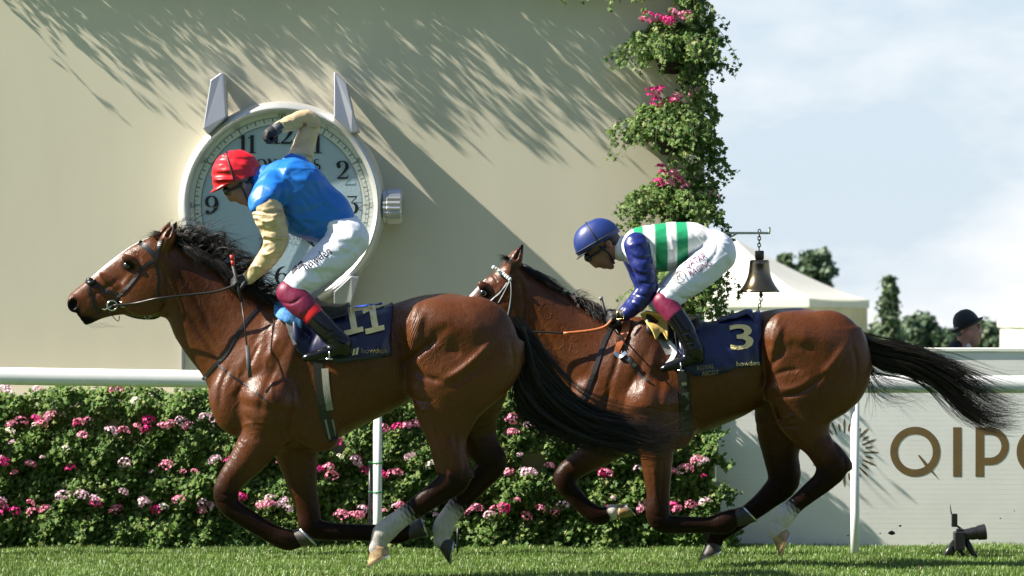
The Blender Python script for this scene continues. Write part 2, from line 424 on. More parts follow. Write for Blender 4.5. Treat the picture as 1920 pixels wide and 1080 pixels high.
# =================================================================== materials of the setting
M = {}
M['render'] = mat('cream_render', (0.63, 0.585, 0.45), 0.7, noise=(1.6, 0.94, 1.045, (1, 1, .22)), bump=(260, 0.12, 0.004))
M['panel'] = mat('pale_board', (0.80, 0.79, 0.755), 0.55, noise=(3.0, 0.95, 1.03))
M['boardtop'] = mat('board_cap', (0.78, 0.79, 0.72), 0.5)
M['gold'] = mat('bronze_letter', (0.155, 0.10, 0.04), 0.45, noise=(14, 0.9, 1.1))
M['white'] = mat('white_plastic', (0.80, 0.81, 0.82), 0.35, noise=(6, 0.95, 1.02))
M['steel'] = mat('brushed_steel', (0.50, 0.50, 0.52), 0.40, metal=0.85, noise=(3, 0.9, 1.05))
M['satin'] = mat('satin_case', (0.60, 0.60, 0.585), 0.42, metal=0.55, noise=(5, 0.95, 1.04))
M['dial'] = mat('dial', (0.36, 0.47, 0.53), 0.5, bump=(70, 0.5, 0.003))
M['track'] = mat('dial_track', (0.62, 0.66, 0.60), 0.5)
M['ink'] = mat('numeral_black', (0.010, 0.012, 0.02), 0.4)
M['greyink'] = mat('numeral_grey', (0.16, 0.19, 0.20), 0.5)
M['grey'] = mat('grey_frame', (0.22, 0.235, 0.25), 0.4, metal=0.4)
M['signpanel'] = mat('sign_face', (0.50, 0.52, 0.39), 0.6)
M['leaf'] = mat('ivy_leaf', rough=0.55, spec=0.22, island=[(0.04, 0.09, 0.022), (0.075, 0.15, 0.032), (0.11, 0.20, 0.042), (0.15, 0.235, 0.046), (0.09, 0.165, 0.036), (0.26, 0.30, 0.10)], transl=0.3)
M['leafb'] = mat('basket_leaf', rough=0.55, spec=0.25, island=[(0.035, 0.085, 0.02), (0.07, 0.145, 0.03), (0.11, 0.19, 0.04), (0.16, 0.24, 0.055), (0.08, 0.155, 0.034), (0.27, 0.31, 0.12)], transl=0.3)
M['stem'] = mat('stem', (0.06, 0.055, 0.02), 0.7)
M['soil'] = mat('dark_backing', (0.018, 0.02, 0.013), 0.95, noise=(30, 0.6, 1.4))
M['trough'] = mat('trough_cream', (0.46, 0.44, 0.33), 0.7, noise=(4, 0.85, 1.05))
M['basket'] = mat('dark_basket', (0.02, 0.015, 0.01), 0.8, bump=(90, 0.8, 0.01))
M['ground'] = mat('turf', (0.07, 0.13, 0.025), 0.9, noise=(1.2, 0.75, 1.2), bump=(120, 0.8, 0.02))
M['grass'] = mat('grass_blade', rough=0.45, noise=(1.7, .72, 1.28), island=[(0.075, 0.15, 0.022), (0.105, 0.20, 0.032), (0.14, 0.24, 0.04), (0.19, 0.28, 0.06), (0.115, 0.21, 0.034), (0.32, 0.33, 0.14)], transl=0.3)
for nm, cs in dict(magenta=[(0.66, 0.015, 0.19), (0.78, 0.04, 0.30), (0.72, 0.02, 0.22)], pink=[(0.80, 0.24, 0.44), (0.85, 0.38, 0.55), (0.78, 0.17, 0.38)],
                   pale=[(0.82, 0.52, 0.64), (0.86, 0.66, 0.73), (0.80, 0.45, 0.60)], coral=[(0.80, 0.22, 0.34), (0.84, 0.34, 0.44), (0.76, 0.13, 0.27)], white=[(0.82, 0.78, 0.62), (0.85, 0.82, 0.74), (0.75, 0.70, 0.45)]).items():
    M['petal_' + nm] = mat('petal_' + nm, rough=0.55, island=cs, transl=0.2)
M['canvas'] = mat('tent_canvas', (0.80, 0.78, 0.70), 0.75, noise=(0.7, 0.94, 1.03), transl=0.25)
M['canvasy'] = mat('tent_wall', (0.66, 0.585, 0.38), 0.8, noise=(0.9, 0.85, 1.08), transl=0.25)
M['bell'] = mat('bell_bronze', (0.20, 0.155, 0.095), 0.2, metal=0.95, noise=(9, 0.85, 1.1))
M['belldark'] = mat('bell_yoke', (0.06, 0.05, 0.035), 0.5, metal=0.5)
M['bracket'] = mat('bracket_paint', (0.36, 0.42, 0.33), 0.5)
M['tie'] = mat('green_tie', (0.02, 0.30, 0.08), 0.4)
M['black'] = mat('black_plastic', (0.012, 0.012, 0.014), 0.35, noise=(20, 0.8, 1.3))
M['glass'] = mat('lens_glass', (0.01, 0.01, 0.02), 0.05, coat=1.0)
M['clod'] = mat('earth_clod', (0.035, 0.028, 0.015), 0.95, bump=(60, 1, 0.02))
M['farleaf'] = mat('far_leaf', rough=0.6, island=[(0.07, 0.115, 0.06), (0.10, 0.15, 0.075), (0.13, 0.175, 0.09), (0.085, 0.125, 0.08)], transl=0.25)
M['farleafd'] = mat('far_leaf_dark', rough=0.6, island=[(0.055, 0.10, 0.06), (0.08, 0.13, 0.07), (0.11, 0.155, 0.08)], transl=0.2)
M['bark'] = mat('bark', (0.07, 0.05, 0.035), 0.9, bump=(20, 1, 0.02))

YW, YR, YH = 3.5, 2.0, 3.0
# =================================================================== ground
mk('ground', [(-1500, -400, 0), (1500, -400, 0), (1500, 2500, 0), (-1500, 2500, 0)], [(0, 1, 2, 3)], M['ground'], kind='structure')

def leaf_cards(P, Nn, size, shape='ivy', jit=0.6, r=rng, fold=0.25):
    """many small leaves: P centres, Nn mean normals"""
    n = len(P); Nv = Nn + r.normal(size=(n, 3)) * jit; Nv /= np.linalg.norm(Nv, axis=1)[:, None]
    up = np.tile(np.array([0, 0, -1.0]), (n, 1)) + r.normal(size=(n, 3)) * 0.5
    T = up - (up * Nv).sum(1)[:, None] * Nv; T /= np.linalg.norm(T, axis=1)[:, None] + 1e-9; B = np.cross(Nv, T)
    if shape == 'ivy':   # five lobed leaf round a midrib, folded a little along it
        o = np.array([(0, -0.35), (0.42, -0.42), (0.30, -0.05), (0.62, 0.12), (0.24, 0.28), (0, 0.78), (-0.24, 0.28), (-0.62, 0.12), (-0.30, -0.05), (-0.42, -0.42)]); c = [(0, 0.05)]
        tri = [(10, i, (i + 1) % 10) for i in range(10)]
    elif shape == 'oval':
        o = np.array([(0, -0.5), (0.36, -0.1), (0.26, 0.35), (0, 0.65), (-0.26, 0.35), (-0.36, -0.1)]); c = []
        tri = [(0, 1, 2), (0, 2, 3), (0, 3, 4), (0, 4, 5)]
    else:
        o = np.array([(-0.5, -0.5), (0.5, -0.4), (0.4, 0.5), (-0.45, 0.45)]); c = []; tri = [(0, 1, 2), (0, 2, 3)]
    o = np.vstack([o, np.array(c).reshape(-1, 2)]) if len(c) else o; k = len(o)
    s = (size * r.uniform(0.55, 1.25, n))[:, None, None]
    V = P[:, None, :] + s * (o[None, :, 0, None] * B[:, None, :] + o[None, :, 1, None] * T[:, None, :] - fold * np.abs(o[None, :, 0, None]) * Nv[:, None, :])
    F = (np.array(tri)[None] + (np.arange(n) * k)[:, None, None]).reshape(-1, 3)
    return V.reshape(-1, 3), F

def cat(parts):
    V = []; F = []; n = 0
    for v, f in parts: V.append(v); F.append(f + n); n += len(v)
    return np.concatenate(V), F if not F else [np.concatenate(F)] if all(f.shape[1] == F[0].shape[1] for f in F) else F

# grass: one blade = a bent strip
def grass(n, x0, x1, y0, y1, h, seed):
    r = np.random.default_rng(seed); P = np.stack([r.uniform(x0, x1, n), r.uniform(y0, y1, n), np.zeros(n)], 1)
    cl = 0.75 + 0.35 * np.sin(P[:, 0] * 5.1 + 2 * np.sin(P[:, 1] * 4)) * np.sin(P[:, 1] * 6.3 + P[:, 0]) 
    hh = h * r.uniform(0.5, 1.25, n) * cl; a = r.uniform(0, 6.28, n); d = np.stack([np.cos(a), np.sin(a), 0 * a], 1); w = np.stack([-np.sin(a), np.cos(a), 0 * a], 1) * (0.0022 * r.uniform(0.7, 1.4, n))[:, None]
    lean = r.uniform(0.1, 0.9, n)[:, None]; z = np.array([0, 0, 1.0])
    m = P + (z * 0.6 + d * 0.25 * lean) * hh[:, None]; t = P + (z * (1.0 - 0.35 * lean) + d * 0.8 * lean) * hh[:, None]
    V = np.stack([P - w, P + w, m - w * .8, m + w * .8, t], 1).reshape(-1, 3); o = (np.arange(n) * 5)[:, None]
    return V, [np.array([[0, 1, 3, 2]]) + o, np.array([[2, 3, 4]]) + o]
V, F = grass(170000, -4.3, 4.3, -0.25, 3.6, 0.052, 1)
V2, F2 = grass(26000, -4.3, 4.3, -1.6, -0.25, 0.06, 2)
mk('grass', np.concatenate([V, V2]), F + [f + len(V) for f in F2], M['grass'], kind='stuff')

# =================================================================== cream wall
xr = X(1321, YW); wall_top = Z(-55, YW)
b = MB(); b.bevbox((-7.5, YW, -0.2), (xr, YW + 1.2, wall_top), 0.012)
wall = b.build('rendered_wall', M['render'], smooth=False, label='tall cream rendered wall carrying a giant wristwatch', cat='wall')

# ---------- serif figures and letters drawn with a broad nib: strokes of changing width
def stroke(pts, wid, sub=5):
    P = crom(np.array([(x, z, w) for (x, z), w in zip(pts, wid)], float), sub); T = np.gradient(P[:, :2], axis=0); T /= np.linalg.norm(T, axis=1)[:, None] + 1e-9
    Nn = np.stack([-T[:, 1], T[:, 0]], 1) * P[:, 2:3] / 2; A = P[:, :2] + Nn; B = P[:, :2] - Nn; n = len(P)
    return np.concatenate([A, B]), [(i, i + 1, n + i + 1, n + i) for i in range(n - 1)]
def arc(cx, cz, rx, rz, a0, a1, n=14):
    return [(cx + rx * math.cos(R(a0 + (a1 - a0) * i / (n - 1))), cz + rz * math.sin(R(a0 + (a1 - a0) * i / (n - 1)))) for i in range(n)]
def bow(pts, thick=0.2, thin=0.045):       # thick where the stroke runs upright, thin where it runs level
    P = np.array(pts); T = np.gradient(P, axis=0); v = np.abs(T[:, 1]) / (np.linalg.norm(T, axis=1) + 1e-9)
    return list(thin + (thick - thin) * v ** 1.5)
def bar(x0, x1, z, w=0.05): return ([(x0, z), (x1, z)], [w, w])
def stem_(x, z0=0.0, z1=1.0, w=0.19): return ([(x, z0), (x, z1)], [w, w])
def bw(p, **k): return (p, bow(p, **k))
GL = {
 '1': [stem_(0.3), bar(0.08, 0.52, 0.025), ([(0.3, 0.97), (0.16, 0.86), (0.06, 0.82)], [0.06, 0.06, 0.03])],
 '2': [bw(arc(0.34, 0.70, 0.26, 0.28, 170, -35)), ([(0.55, 0.54), (0.36, 0.30), (0.10, 0.06)], [0.17, 0.10, 0.05]), bar(0.06, 0.62, 0.05, 0.11), ([(0.62, 0.05), (0.66, 0.22)], [0.09, 0.03]), bw(arc(0.15, 0.72, 0.06, 0.07, 0, 360), thick=.11, thin=.11)],
 '3': [([(0.08, 0.96), (0.62, 0.96)], [0.08, 0.08]), ([(0.62, 0.96), (0.30, 0.62)], [0.05, 0.05]), bw(arc(0.32, 0.32, 0.30, 0.30, 95, -160)), bw(arc(0.11, 0.22, 0.06, 0.06, 0, 360), thick=.11, thin=.11)],
 '4': [([(0.48, 0), (0.48, 1)], [0.19, 0.19]), ([(0.48, 0.98), (0.02, 0.28)], [0.05, 0.05]), bar(0.02, 0.70, 0.27, 0.07), bar(0.3, 0.66, 0.025)],
 '5': [bar(0.14, 0.6, 0.95, 0.10), ([(0.15, 0.98), (0.13, 0.55)], [0.05, 0.05]), bw(arc(0.32, 0.31, 0.29, 0.29, 130, -160)), bw(arc(0.1, 0.22, 0.06, 0.06, 0, 360), thick=.11, thin=.11)],
 '6': [bw(arc(0.35, 0.31, 0.27, 0.30, 0, 360, 22), thick=.17), bw(arc(0.56, 0.42, 0.50, 0.56, 95, 190))],
 '7': [bar(0.06, 0.64, 0.94, 0.12), ([(0.06, 0.96), (0.05, 0.78)], [0.06, 0.03]), ([(0.62, 0.93), (0.40, 0.5), (0.30, 0)], [0.05, 0.12, 0.19])],
 '8': [bw(arc(0.35, 0.75, 0.22, 0.23, 0, 360, 20), thick=.16), bw(arc(0.35, 0.27, 0.28, 0.26, 0, 360, 20), thick=.18)],
 '9': [bw(arc(0.35, 0.69, 0.27, 0.30, 0, 360, 22), thick=.17), bw(arc(0.14, 0.58, 0.50, 0.56, 10, -85)), bw(arc(0.13, 0.1, 0.06, 0.06, 0, 360), thick=.11, thin=.11)],
 '0': [bw(arc(0.35, 0.5, 0.28, 0.48, 0, 360, 24))],
 'L': [stem_(0.2), bar(0.05, 0.38, 0.98), bar(0.05, 0.6, 0.025), ([(0.6, 0), (0.64, 0.25)], [0.06, 0.03])],
 'O': [bw(arc(0.45, 0.5, 0.38, 0.48, 0, 360, 24))],
 'N': [stem_(0.16, w=.06), stem_(0.74, w=.06), ([(0.16, 1), (0.74, 0)], [0.2, 0.2]), bar(0.02, 0.3, 0.025), bar(0.02, 0.25, 0.98), bar(0.6, 0.88, 0.98)],
 'G': [bw(arc(0.46, 0.5, 0.38, 0.48, 50, 330, 20)), stem_(0.76, 0.08, 0.45), bar(0.55, 0.92, 0.45)],
 'I': [stem_(0.2), bar(0.05, 0.35, 0.025), bar(0.05, 0.35, 0.98)],
 'E': [stem_(0.2), bar(0.05, 0.62, 0.98), bar(0.05, 0.64, 0.025), bar(0.2, 0.5, 0.52), ([(0.6, 1), (0.62, 0.8)], [0.05, 0.02]), ([(0.63, 0), (0.65, 0.22)], [0.05, 0.02])],
 'S': [bw(arc(0.32, 0.74, 0.22, 0.24, 40, 250, 12), thick=.12), bw(arc(0.34, 0.27, 0.24, 0.25, 80, -150, 12), thick=.16), ([(0.2, 0.56), (0.34, 0.51), (0.46, 0.46)], [0.17, 0.19, 0.17])],
}
ADV = dict(zip('0123456789LONGIES', [.7, .5, .72, .7, .75, .7, .7, .68, .7, .7, .70, .95, .95, 1.0, .45, .72, .68]))
def serif(txt, cx, cz, h, y, mb, m=0, squeeze=1.0):
    w = sum(ADV[c] for c in txt) * h * squeeze; x = cx - w / 2
    for c in txt:
        for j, (p, wd) in enumerate(GL[c]):
            v, f = stroke(p, wd); q = np.stack([x + v[:, 0] * h * squeeze, np.full(len(v), y - 0.0006 * j), cz - h / 2 + v[:, 1] * h], 1)
            mb.add(q, f, m)
        x += ADV[c] * h * squeeze
_font_cache = {}
def sans(txt, size=1.0, bold=0.0):
    """outline letters as flat (x, z) triangles: vertices (n,2), faces, width"""
    key = (txt, bold)
    if key not in _font_cache:
        cu = bpy.data.curves.new('t', 'FONT'); cu.body = txt; cu.size = 1.0; cu.offset = bold; cu.resolution_u = 3
        o = bpy.data.objects.new('t', cu); COL.objects.link(o); dg = bpy.context.evaluated_depsgraph_get(); me = bpy.data.meshes.new_from_object(o.evaluated_get(dg))
        v = np.array([tuple(q.co) for q in me.vertices])[:, :2]; f = [tuple(p.vertices) for p in me.polygons]
        bpy.data.objects.remove(o); bpy.data.curves.remove(cu); bpy.data.meshes.remove(me); _font_cache[key] = (v, f)
    v, f = _font_cache[key]; return v * size, f

# =================================================================== the giant watch
wc = (X(531, YW), Z(386, YW)); wr = 194 / S(YW)
watch = thing('wristwatch', (wc[0], YW, wc[1]), 'giant steel wristwatch with black numerals mounted on the cream wall', 'clock')
b = MB(); D0 = YW - 0.17
prof = [(wr*.90, 0.0), (wr*.985, 0.0), (wr*1.0, -0.03), (wr*1.0, -0.13), (wr*.992, -0.19), (wr*.97, -0.235), (wr*.945, -0.262), (wr*.925, -0.265), (wr*.905, -0.25), (wr*.885, -0.215), (wr*.88, -0.155)]
b.lathe([(r, h) for r, h in prof], (wc[0], YW, wc[1]), 'y', 96)
auto_sharp(b.build('case', M['satin'], watch), 50)
b = MB(); b.lathe([(0.0, 0.0), (wr*.885, 0.0)], (wc[0], D0, wc[1]), 'y', 72); b.build('dial', M['dial'], watch, smooth=False)
b = MB(); b.lathe([(wr*.775, 0.0), (wr*.882, 0.0)], (wc[0], D0 - 0.004, wc[1]), 'y', 96); b.build('minute_track', M['track'], watch, smooth=False)
b = MB()
for i in range(240):
    a = 2 * math.pi * i / 240; r0 = wr * (.785 if i % 20 == 0 else .80 if i % 4 == 0 else .815); r1 = wr * .835; w = 0.0045 if i % 4 == 0 else 0.002
    if i % 4 and i % 2: continue
    d = np.array((math.sin(a), math.cos(a))); t = np.array((d[1], -d[0])) * w
    q = [d * r0 - t, d * r0 + t, d * r1 + t, d * r1 - t]; b.add([(wc[0] + p[0], D0 - 0.008, wc[1] + p[1]) for p in q], [(0, 1, 2, 3)])
for r_ in (.775, .84): b.lathe([(wr*(r_-.0035), 0.0), (wr*(r_+.0035), 0.0)], (wc[0], D0 - 0.0085, wc[1]), 'y', 96)
for k in range(1, 13):
    a = 2 * math.pi * k / 12; serif(str(5 * k), wc[0] + math.sin(a) * wr * .858, wc[1] + math.cos(a) * wr * .858, 0.036, D0 - 0.009, b)
b.build('minute_marks', M['greyink'], watch, smooth=False)
for k in range(1, 13):
    a = 2 * math.pi * k / 12; b = MB(); serif(str(k), wc[0] + math.sin(a) * wr * .675, wc[1] + math.cos(a) * wr * .675, 0.128, D0 - 0.008, b)
    b.build('numeral', M['ink'], watch, smooth=False)
b = MB(); serif('LONGINES', wc[0] + 0.02, Z(311, YW), 0.082, D0 - 0.008, b, squeeze=0.98); b.build('lettering', M['ink'], watch, smooth=False)
v, f = sans('AUTOMATIC', 0.055); b = MB(); b.add(np.stack([wc[0] + v[:, 0] - v[:, 0].mean(), np.full(len(v), D0 - 0.008), Z(452, YW) + v[:, 1]], 1), f); b.build('lettering', M['greyink'], watch, smooth=False)
for ang, ln, w0, yy in ((142, 0.42, 0.034, 0.02), (204, 0.54, 0.022, 0.032)):
    d = np.array((math.sin(R(ang)), math.cos(R(ang)))); t = np.array((d[1], -d[0])); b = MB()
    P = [-d*.08 + t*w0*.4, -d*.08 - t*w0*.4, d*ln*.55 - t*w0*.9, d*ln, d*ln*.55 + t*w0*.9]
    b.prism([(wc[0] + p[0], wc[1] + p[1]) for p in P], D0 - yy - 0.006, D0 - yy); b.build('hand', M['ink'], watch, smooth=False)
b = MB(); b.lathe([(0.0, -0.05), (0.03, -0.05), (0.034, -0.04), (0.034, 0)], (wc[0], D0, wc[1]), 'y', 20); b.build('hub', M['steel'], watch)
def lug(sx, sz):
    # horn seen from the front: foot on the case, tip away from it; curved back to the wall
    P = [(423, 139), (416, 138), (397, 152), (384, 243), (394, 256), (428, 222)] if sx < 0 else [(627, 137), (633, 139), (651, 158), (664, 212), (676, 250), (660, 252), (628, 222)]
    P = [(X(p[0], YW - .15) - wc[0], Z(p[1], YW - .15) - wc[1]) for p in P]
    P = [(wc[0] + p[0], wc[1] + sz * p[1]) for p in P]
    zz = [abs(p[1] - wc[1]) for p in P]; lo, hi = min(zz), max(zz)
    n = len(P); V = []; 
    for p, q in zip(P, zz): V.append((p[0], YW - (0.335 - 0.06 * ((q - lo) / (hi - lo)) ** 2), p[1]))
    for p, q in zip(P, zz): V.append((p[0], YW + 0.01 - 0.19 * (1 - (q - lo) / (hi - lo)) ** .8, p[1]))
    ar = sum(P[i][0] * P[(i+1) % n][1] - P[(i+1) % n][0] * P[i][1] for i in range(n)); f = list(range(n)) if ar > 0 else list(range(n))[::-1]
    F = [tuple(f)] + [(f[(i+1) % n], f[i], f[i] + n, f[(i+1) % n] + n) for i in range(n)]
    m = MB(); m.add(V, F); o = m.build('lug', M['steel'], watch, smooth=False)
    md = o.modifiers.new('b', 'BEVEL'); md.width = 0.008; md.segments = 2
for sx in (-1, 1):
    for sz in (1, -1): lug(sx, sz)
b = MB(); cx0, cx1, cz = wc[0] + wr * 1.0, wc[0] + wr * 1.155, Z(388, YW); n = 44
pr = [(0.118, cx0 - 0.02), (0.118, cx0 + .006), (0.128, cx0 + .012), (0.128, cx1 - .012), (0.118, cx1), (0.0, cx1)]
V = []; F = []
for (r_, h) in pr:
    for k in range(n): q = r_ * (1.0 if k % 2 else 0.93); a = 2 * math.pi * k / n; V.append((h, YW - 0.15 + q * math.cos(a), cz + q * math.sin(a)))
for i in range(len(pr) - 1):
    for k in range(n): a = i*n + k; c = i*n + (k+1) % n; F.append((a, c, c + n, a + n))
b.add(V, F); b.build('crown', M['steel'], watch, smooth=False)

# =================================================================== framed sign behind the rail
sg = thing('framed_sign', (X(520, YW - .1), YW - .06, Z(745, YW)), 'grey metal framed pale sign low on the cream wall behind the rail', 'sign')
x0, x1, z0, z1 = X(340, YW - .06), X(640, YW - .06), Z(746, YW - .06), Z(585, YW - .06); t = 0.022
b = MB(); b.box((x0 + t, YW - .05, z0 + t), (x1 - t, YW - .035, z1 - t)); b.build('sign_face', M['signpanel'], sg, smooth=False)
for lo, hi in (((x0, 0, z0), (x1, 0, z0 + t)), ((x0, 0, z1 - t), (x1, 0, z1)), ((x0, 0, z0 + t), (x0 + t, 0, z1 - t)), ((x1 - t, 0, z0 + t), (x1, 0, z1 - t))):
    b = MB(); b.bevbox((lo[0], YW - .075, lo[2]), (hi[0], YW - .002, hi[2]), 0.004); b.build('frame_bar', M['grey'], sg, smooth=False)

# =================================================================== flower heads (shared shapes)
def flower_mesh(name, mats, seed, n=34, rad=0.048):
    r = np.random.default_rng(seed); V = []; F = []; mi = []; k = 0
    for i in range(n):
        a = r.uniform(0, 6.28); e = math.acos(r.uniform(-0.25, 1)); d = np.array((math.sin(e) * math.cos(a), math.sin(e) * math.sin(a), math.cos(e)))
        c = d * np.array((rad * 1.15, rad, rad * 0.8)) * r.uniform(0.8, 1.05); u = np.cross(d, r.normal(size=3)); u /= np.linalg.norm(u); w = np.cross(d, u); s = r.uniform(0.011, 0.016); o = r.uniform(0, 6.28)
        mm = r.integers(len(mats))
        ring = [c + s * (math.cos(o + 1.2566 * j) * u + math.sin(o + 1.2566 * j) * w) + d * 0.005 for j in range(5)]
        for j in range(5):  # five petals
            p = ring[j]; q = c + s * .55 * (math.cos(o + 1.2566 * (j + .5)) * u + math.sin(o + 1.2566 * (j + .5)) * w); q2 = c + s * .55 * (math.cos(o + 1.2566 * (j - .5)) * u + math.sin(o + 1.2566 * (j - .5)) * w)
            V += [c, q2, p, q]; F.append((k, k + 1, k + 2, k + 3)); k += 4; mi.append(mm)
    return mesh_data(name, V, F, [M['petal_' + x] for x in mats], True, mi)
FLOW = {c: [flower_mesh('flower_' + c, m, 11 * i + j) for j in range(3)] for i, (c, m) in enumerate((('magenta', ['magenta']), ('pink', ['pink', 'coral']), ('pale', ['pale']), ('coral', ['coral', 'coral', 'pink']), ('white', ['white'])))}
def flower(parent, px, py, y, colour, s=1.0, i=0):
    o = put('flower_head', FLOW[colour][i % 3], parent, loc=Vector(W(px, py, y)) - world_loc(parent))
    o.rotation_euler = (R(rng.uniform(10, 40)), R(rng.uniform(-15, 15)), rng.uniform(0, 6.28)); q = s * rng.uniform(.85, 1.15); o.scale = (q, q, q); return o

# =================================================================== ivy clad planter wall under the rail
hedge = thing('flower_hedge', (X(680, YH), YH + .25, 0), 'long tiered ivy hedge with pink geraniums below the cream wall', 'hedge')
TIER = [(728, 812, 0.0, 1336), (812, 900, 0.04, 1342), (900, 968, 0.08, 1352), (968, 1036, 0.10, 1366)]   # top row, bottom row, step out, right end
xl = X(-420, YH)
for i, (t0, t1, so, xe) in enumerate(TIER):
    b = MB(); yf = YH + 0.19 - so
    b.bevbox((xl, yf, max(0.0, Z(t1, YH)) + 0.004), (X(xe, yf), (YW - 0.01) if xe < 1340 else 3.20, Z(t0 + (18 if i == 0 else 5), YH)), 0.008); b.build('trough', M['trough'], hedge, smooth=False)
def hfront(px, py):
    for (t0, t1, so, xe) in TIER:
        pass
    t = np.interp(py, [728, 760, 795, 812, 850, 885, 905, 940, 960, 985, 1036], [0.06, -.01, .04, -.03, -.05, 0.0, -.07, -.06, -.03, -.10, -.10])
    n = 0.045 * np.sin(px * .031 + 1.3 * np.sin(py * .027)) + 0.035 * np.sin(px * .083 + py * .061) + 0.03 * np.sin(px*.011 - py*.05 + 2)
    return YH + 0.045 + t + n * .8
def hedge_leaves(n, seed, deep):
    r = np.random.default_rng(seed); px = r.uniform(-420, 1392, n); py = r.uniform(722, 1038, n)
    edge = np.interp(py, [728, 812, 900, 968, 1036], [1338, 1346, 1356, 1374, 1392]) + 9 * np.sin(py * .11) + r.normal(size=n) * 7
    topl = 731 + 7 * np.sin(px * .045) + 8 * np.sin(px * .017 + 1) - 12 * (px > 1000)
    k = (px < edge) & (py > topl - r.exponential(4, n))
    for gx, gy, gw, gh in ((1000, 866, 26, 20), (212, 800, 12, 18), (634, 836, 14, 20), (1345, 890, 12, 22), (1357, 950, 8, 16), (560, 770, 20, 10), (1030, 925, 10, 9)):   # bare patches where the troughs show
        k &= ~(((px - gx) / gw) ** 2 + ((py - gy) / gh) ** 2 < 1)
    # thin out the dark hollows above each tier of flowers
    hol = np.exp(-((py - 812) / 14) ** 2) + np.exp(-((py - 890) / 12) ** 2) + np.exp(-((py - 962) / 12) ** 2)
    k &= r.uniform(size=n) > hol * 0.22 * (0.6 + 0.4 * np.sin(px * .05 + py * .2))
    px, py = px[k], py[k]; y = hfront(px, py) + r.uniform(0, deep, len(px)) - 0.02 * r.exponential(1, len(px))
    P = np.stack([(px - 960) / S(y), y, CAM_H - (py - HOR) / S(y)], 1); P[:, 2] = np.maximum(P[:, 2], 0.015)
    return P, leaf_cards(P, np.tile((-0.42, -0.80, 0.60), (len(P), 1)), 0.034, 'ivy', 0.5, r)
hp, lv = hedge_leaves(78000, 21, 0.075)
b = mk('ivy_foliage', lv[0], lv[1], M['leaf'], hedge, smooth=False, kind='stuff')
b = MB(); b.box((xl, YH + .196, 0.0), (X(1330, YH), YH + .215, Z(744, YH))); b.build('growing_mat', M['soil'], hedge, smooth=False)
FL = [(20,796,'coral'),(40,790,'coral'),(68,786,'magenta'),(78,796,'coral'),(95,780,'pink'),(70,731,'pale'),(10,729,'pale'),(148,792,'coral'),(155,816,'pink'),(162,790,'pink'),(218,730,'coral'),(208,808,'pale'),(232,808,'coral'),
 (258,800,'coral'),(278,788,'magenta'),(275,805,'magenta'),(305,798,'pink'),(318,796,'coral'),(340,790,'pale'),(352,798,'pink'),(383,782,'pale'),(403,784,'pale'),(5,866,'magenta'),(57,872,'coral'),(133,877,'magenta'),(234,868,'pale'),(312,872,'coral'),(402,862,'pale'),(432,864,'magenta'),
 (4,945,'pink'),(10,960,'magenta'),(28,958,'magenta'),(62,960,'coral'),(84,955,'coral'),(118,930,'pale'),(153,928,'pale'),(180,944,'magenta'),(178,938,'pale'),(218,956,'coral'),(232,922,'pale'),(268,938,'pale'),(272,945,'pale'),(292,956,'magenta'),(335,937,'coral'),(380,942,'pale'),(392,950,'pale'),(378,956,'pink'),
 (452,932,'magenta'),(490,950,'coral'),(505,945,'pink'),(506,935,'pale'),(530,942,'pale'),(540,955,'pale'),(598,880,'magenta'),(617,878,'pink'),(622,892,'coral'),(632,828,'magenta'),(666,864,'pale'),(684,882,'magenta'),(640,966,'coral'),(664,968,'coral'),(672,966,'pink'),(680,955,'pale'),(699,953,'magenta'),
 (735,888,'coral'),(745,886,'pink'),(769,856,'pale'),(745,800,'magenta'),(720,804,'pink'),(762,800,'coral'),(779,794,'pink'),(716,890,'magenta'),(750,948,'pink'),(752,955,'coral'),(808,872,'white'),(882,958,'coral'),(895,952,'pink'),(918,966,'pale'),(930,958,'pink'),(945,952,'magenta'),(912,808,'magenta'),(960,786,'pink'),(962,811,'pink'),(992,796,'pale'),(1003,796,'pink'),
 (955,886,'coral'),(985,886,'pale'),(998,884,'pale'),(1030,874,'pink'),(987,968,'pink'),(1012,955,'pink'),(1056,949,'pale'),(1040,960,'coral'),(1125,887,'magenta'),(1135,888,'coral'),(1196,880,'pale'),(1210,945,'pale'),(1204,955,'pink'),(1262,885,'coral'),(1280,880,'pale'),(1290,878,'pink'),(1308,862,'pink'),(1318,866,'pale'),(1262,950,'magenta'),(1270,955,'pink'),(1295,947,'coral'),(1322,941,'pale'),(1150,790,'pink'),(1200,800,'magenta')]
for i, (px, py, c) in enumerate(FL):
    flower(hedge, px, py, float(hfront(px, py)) - 0.10, c, 0.84, i)
r_ = np.random.default_rng(5)
for i in range(64):
    px = r_.uniform(0, 1330); py = r_.choice([792, 876, 950]) + r_.normal() * 17; flower(hedge, px, py, float(hfront(px, py)) - 0.095, str(r_.choice(['pale', 'pale', 'pink', 'coral', 'magenta', 'white'])), r_.uniform(.4, .7), i)
for i in range(14):
    px, py = -r_.uniform(10, 400), r_.choice([795, 872, 948]) + r_.normal() * 8; flower(hedge, px, py, float(hfront(px, py)) - 0.075, str(r_.choice(['magenta', 'pink', 'pale', 'coral'])), .9, i)

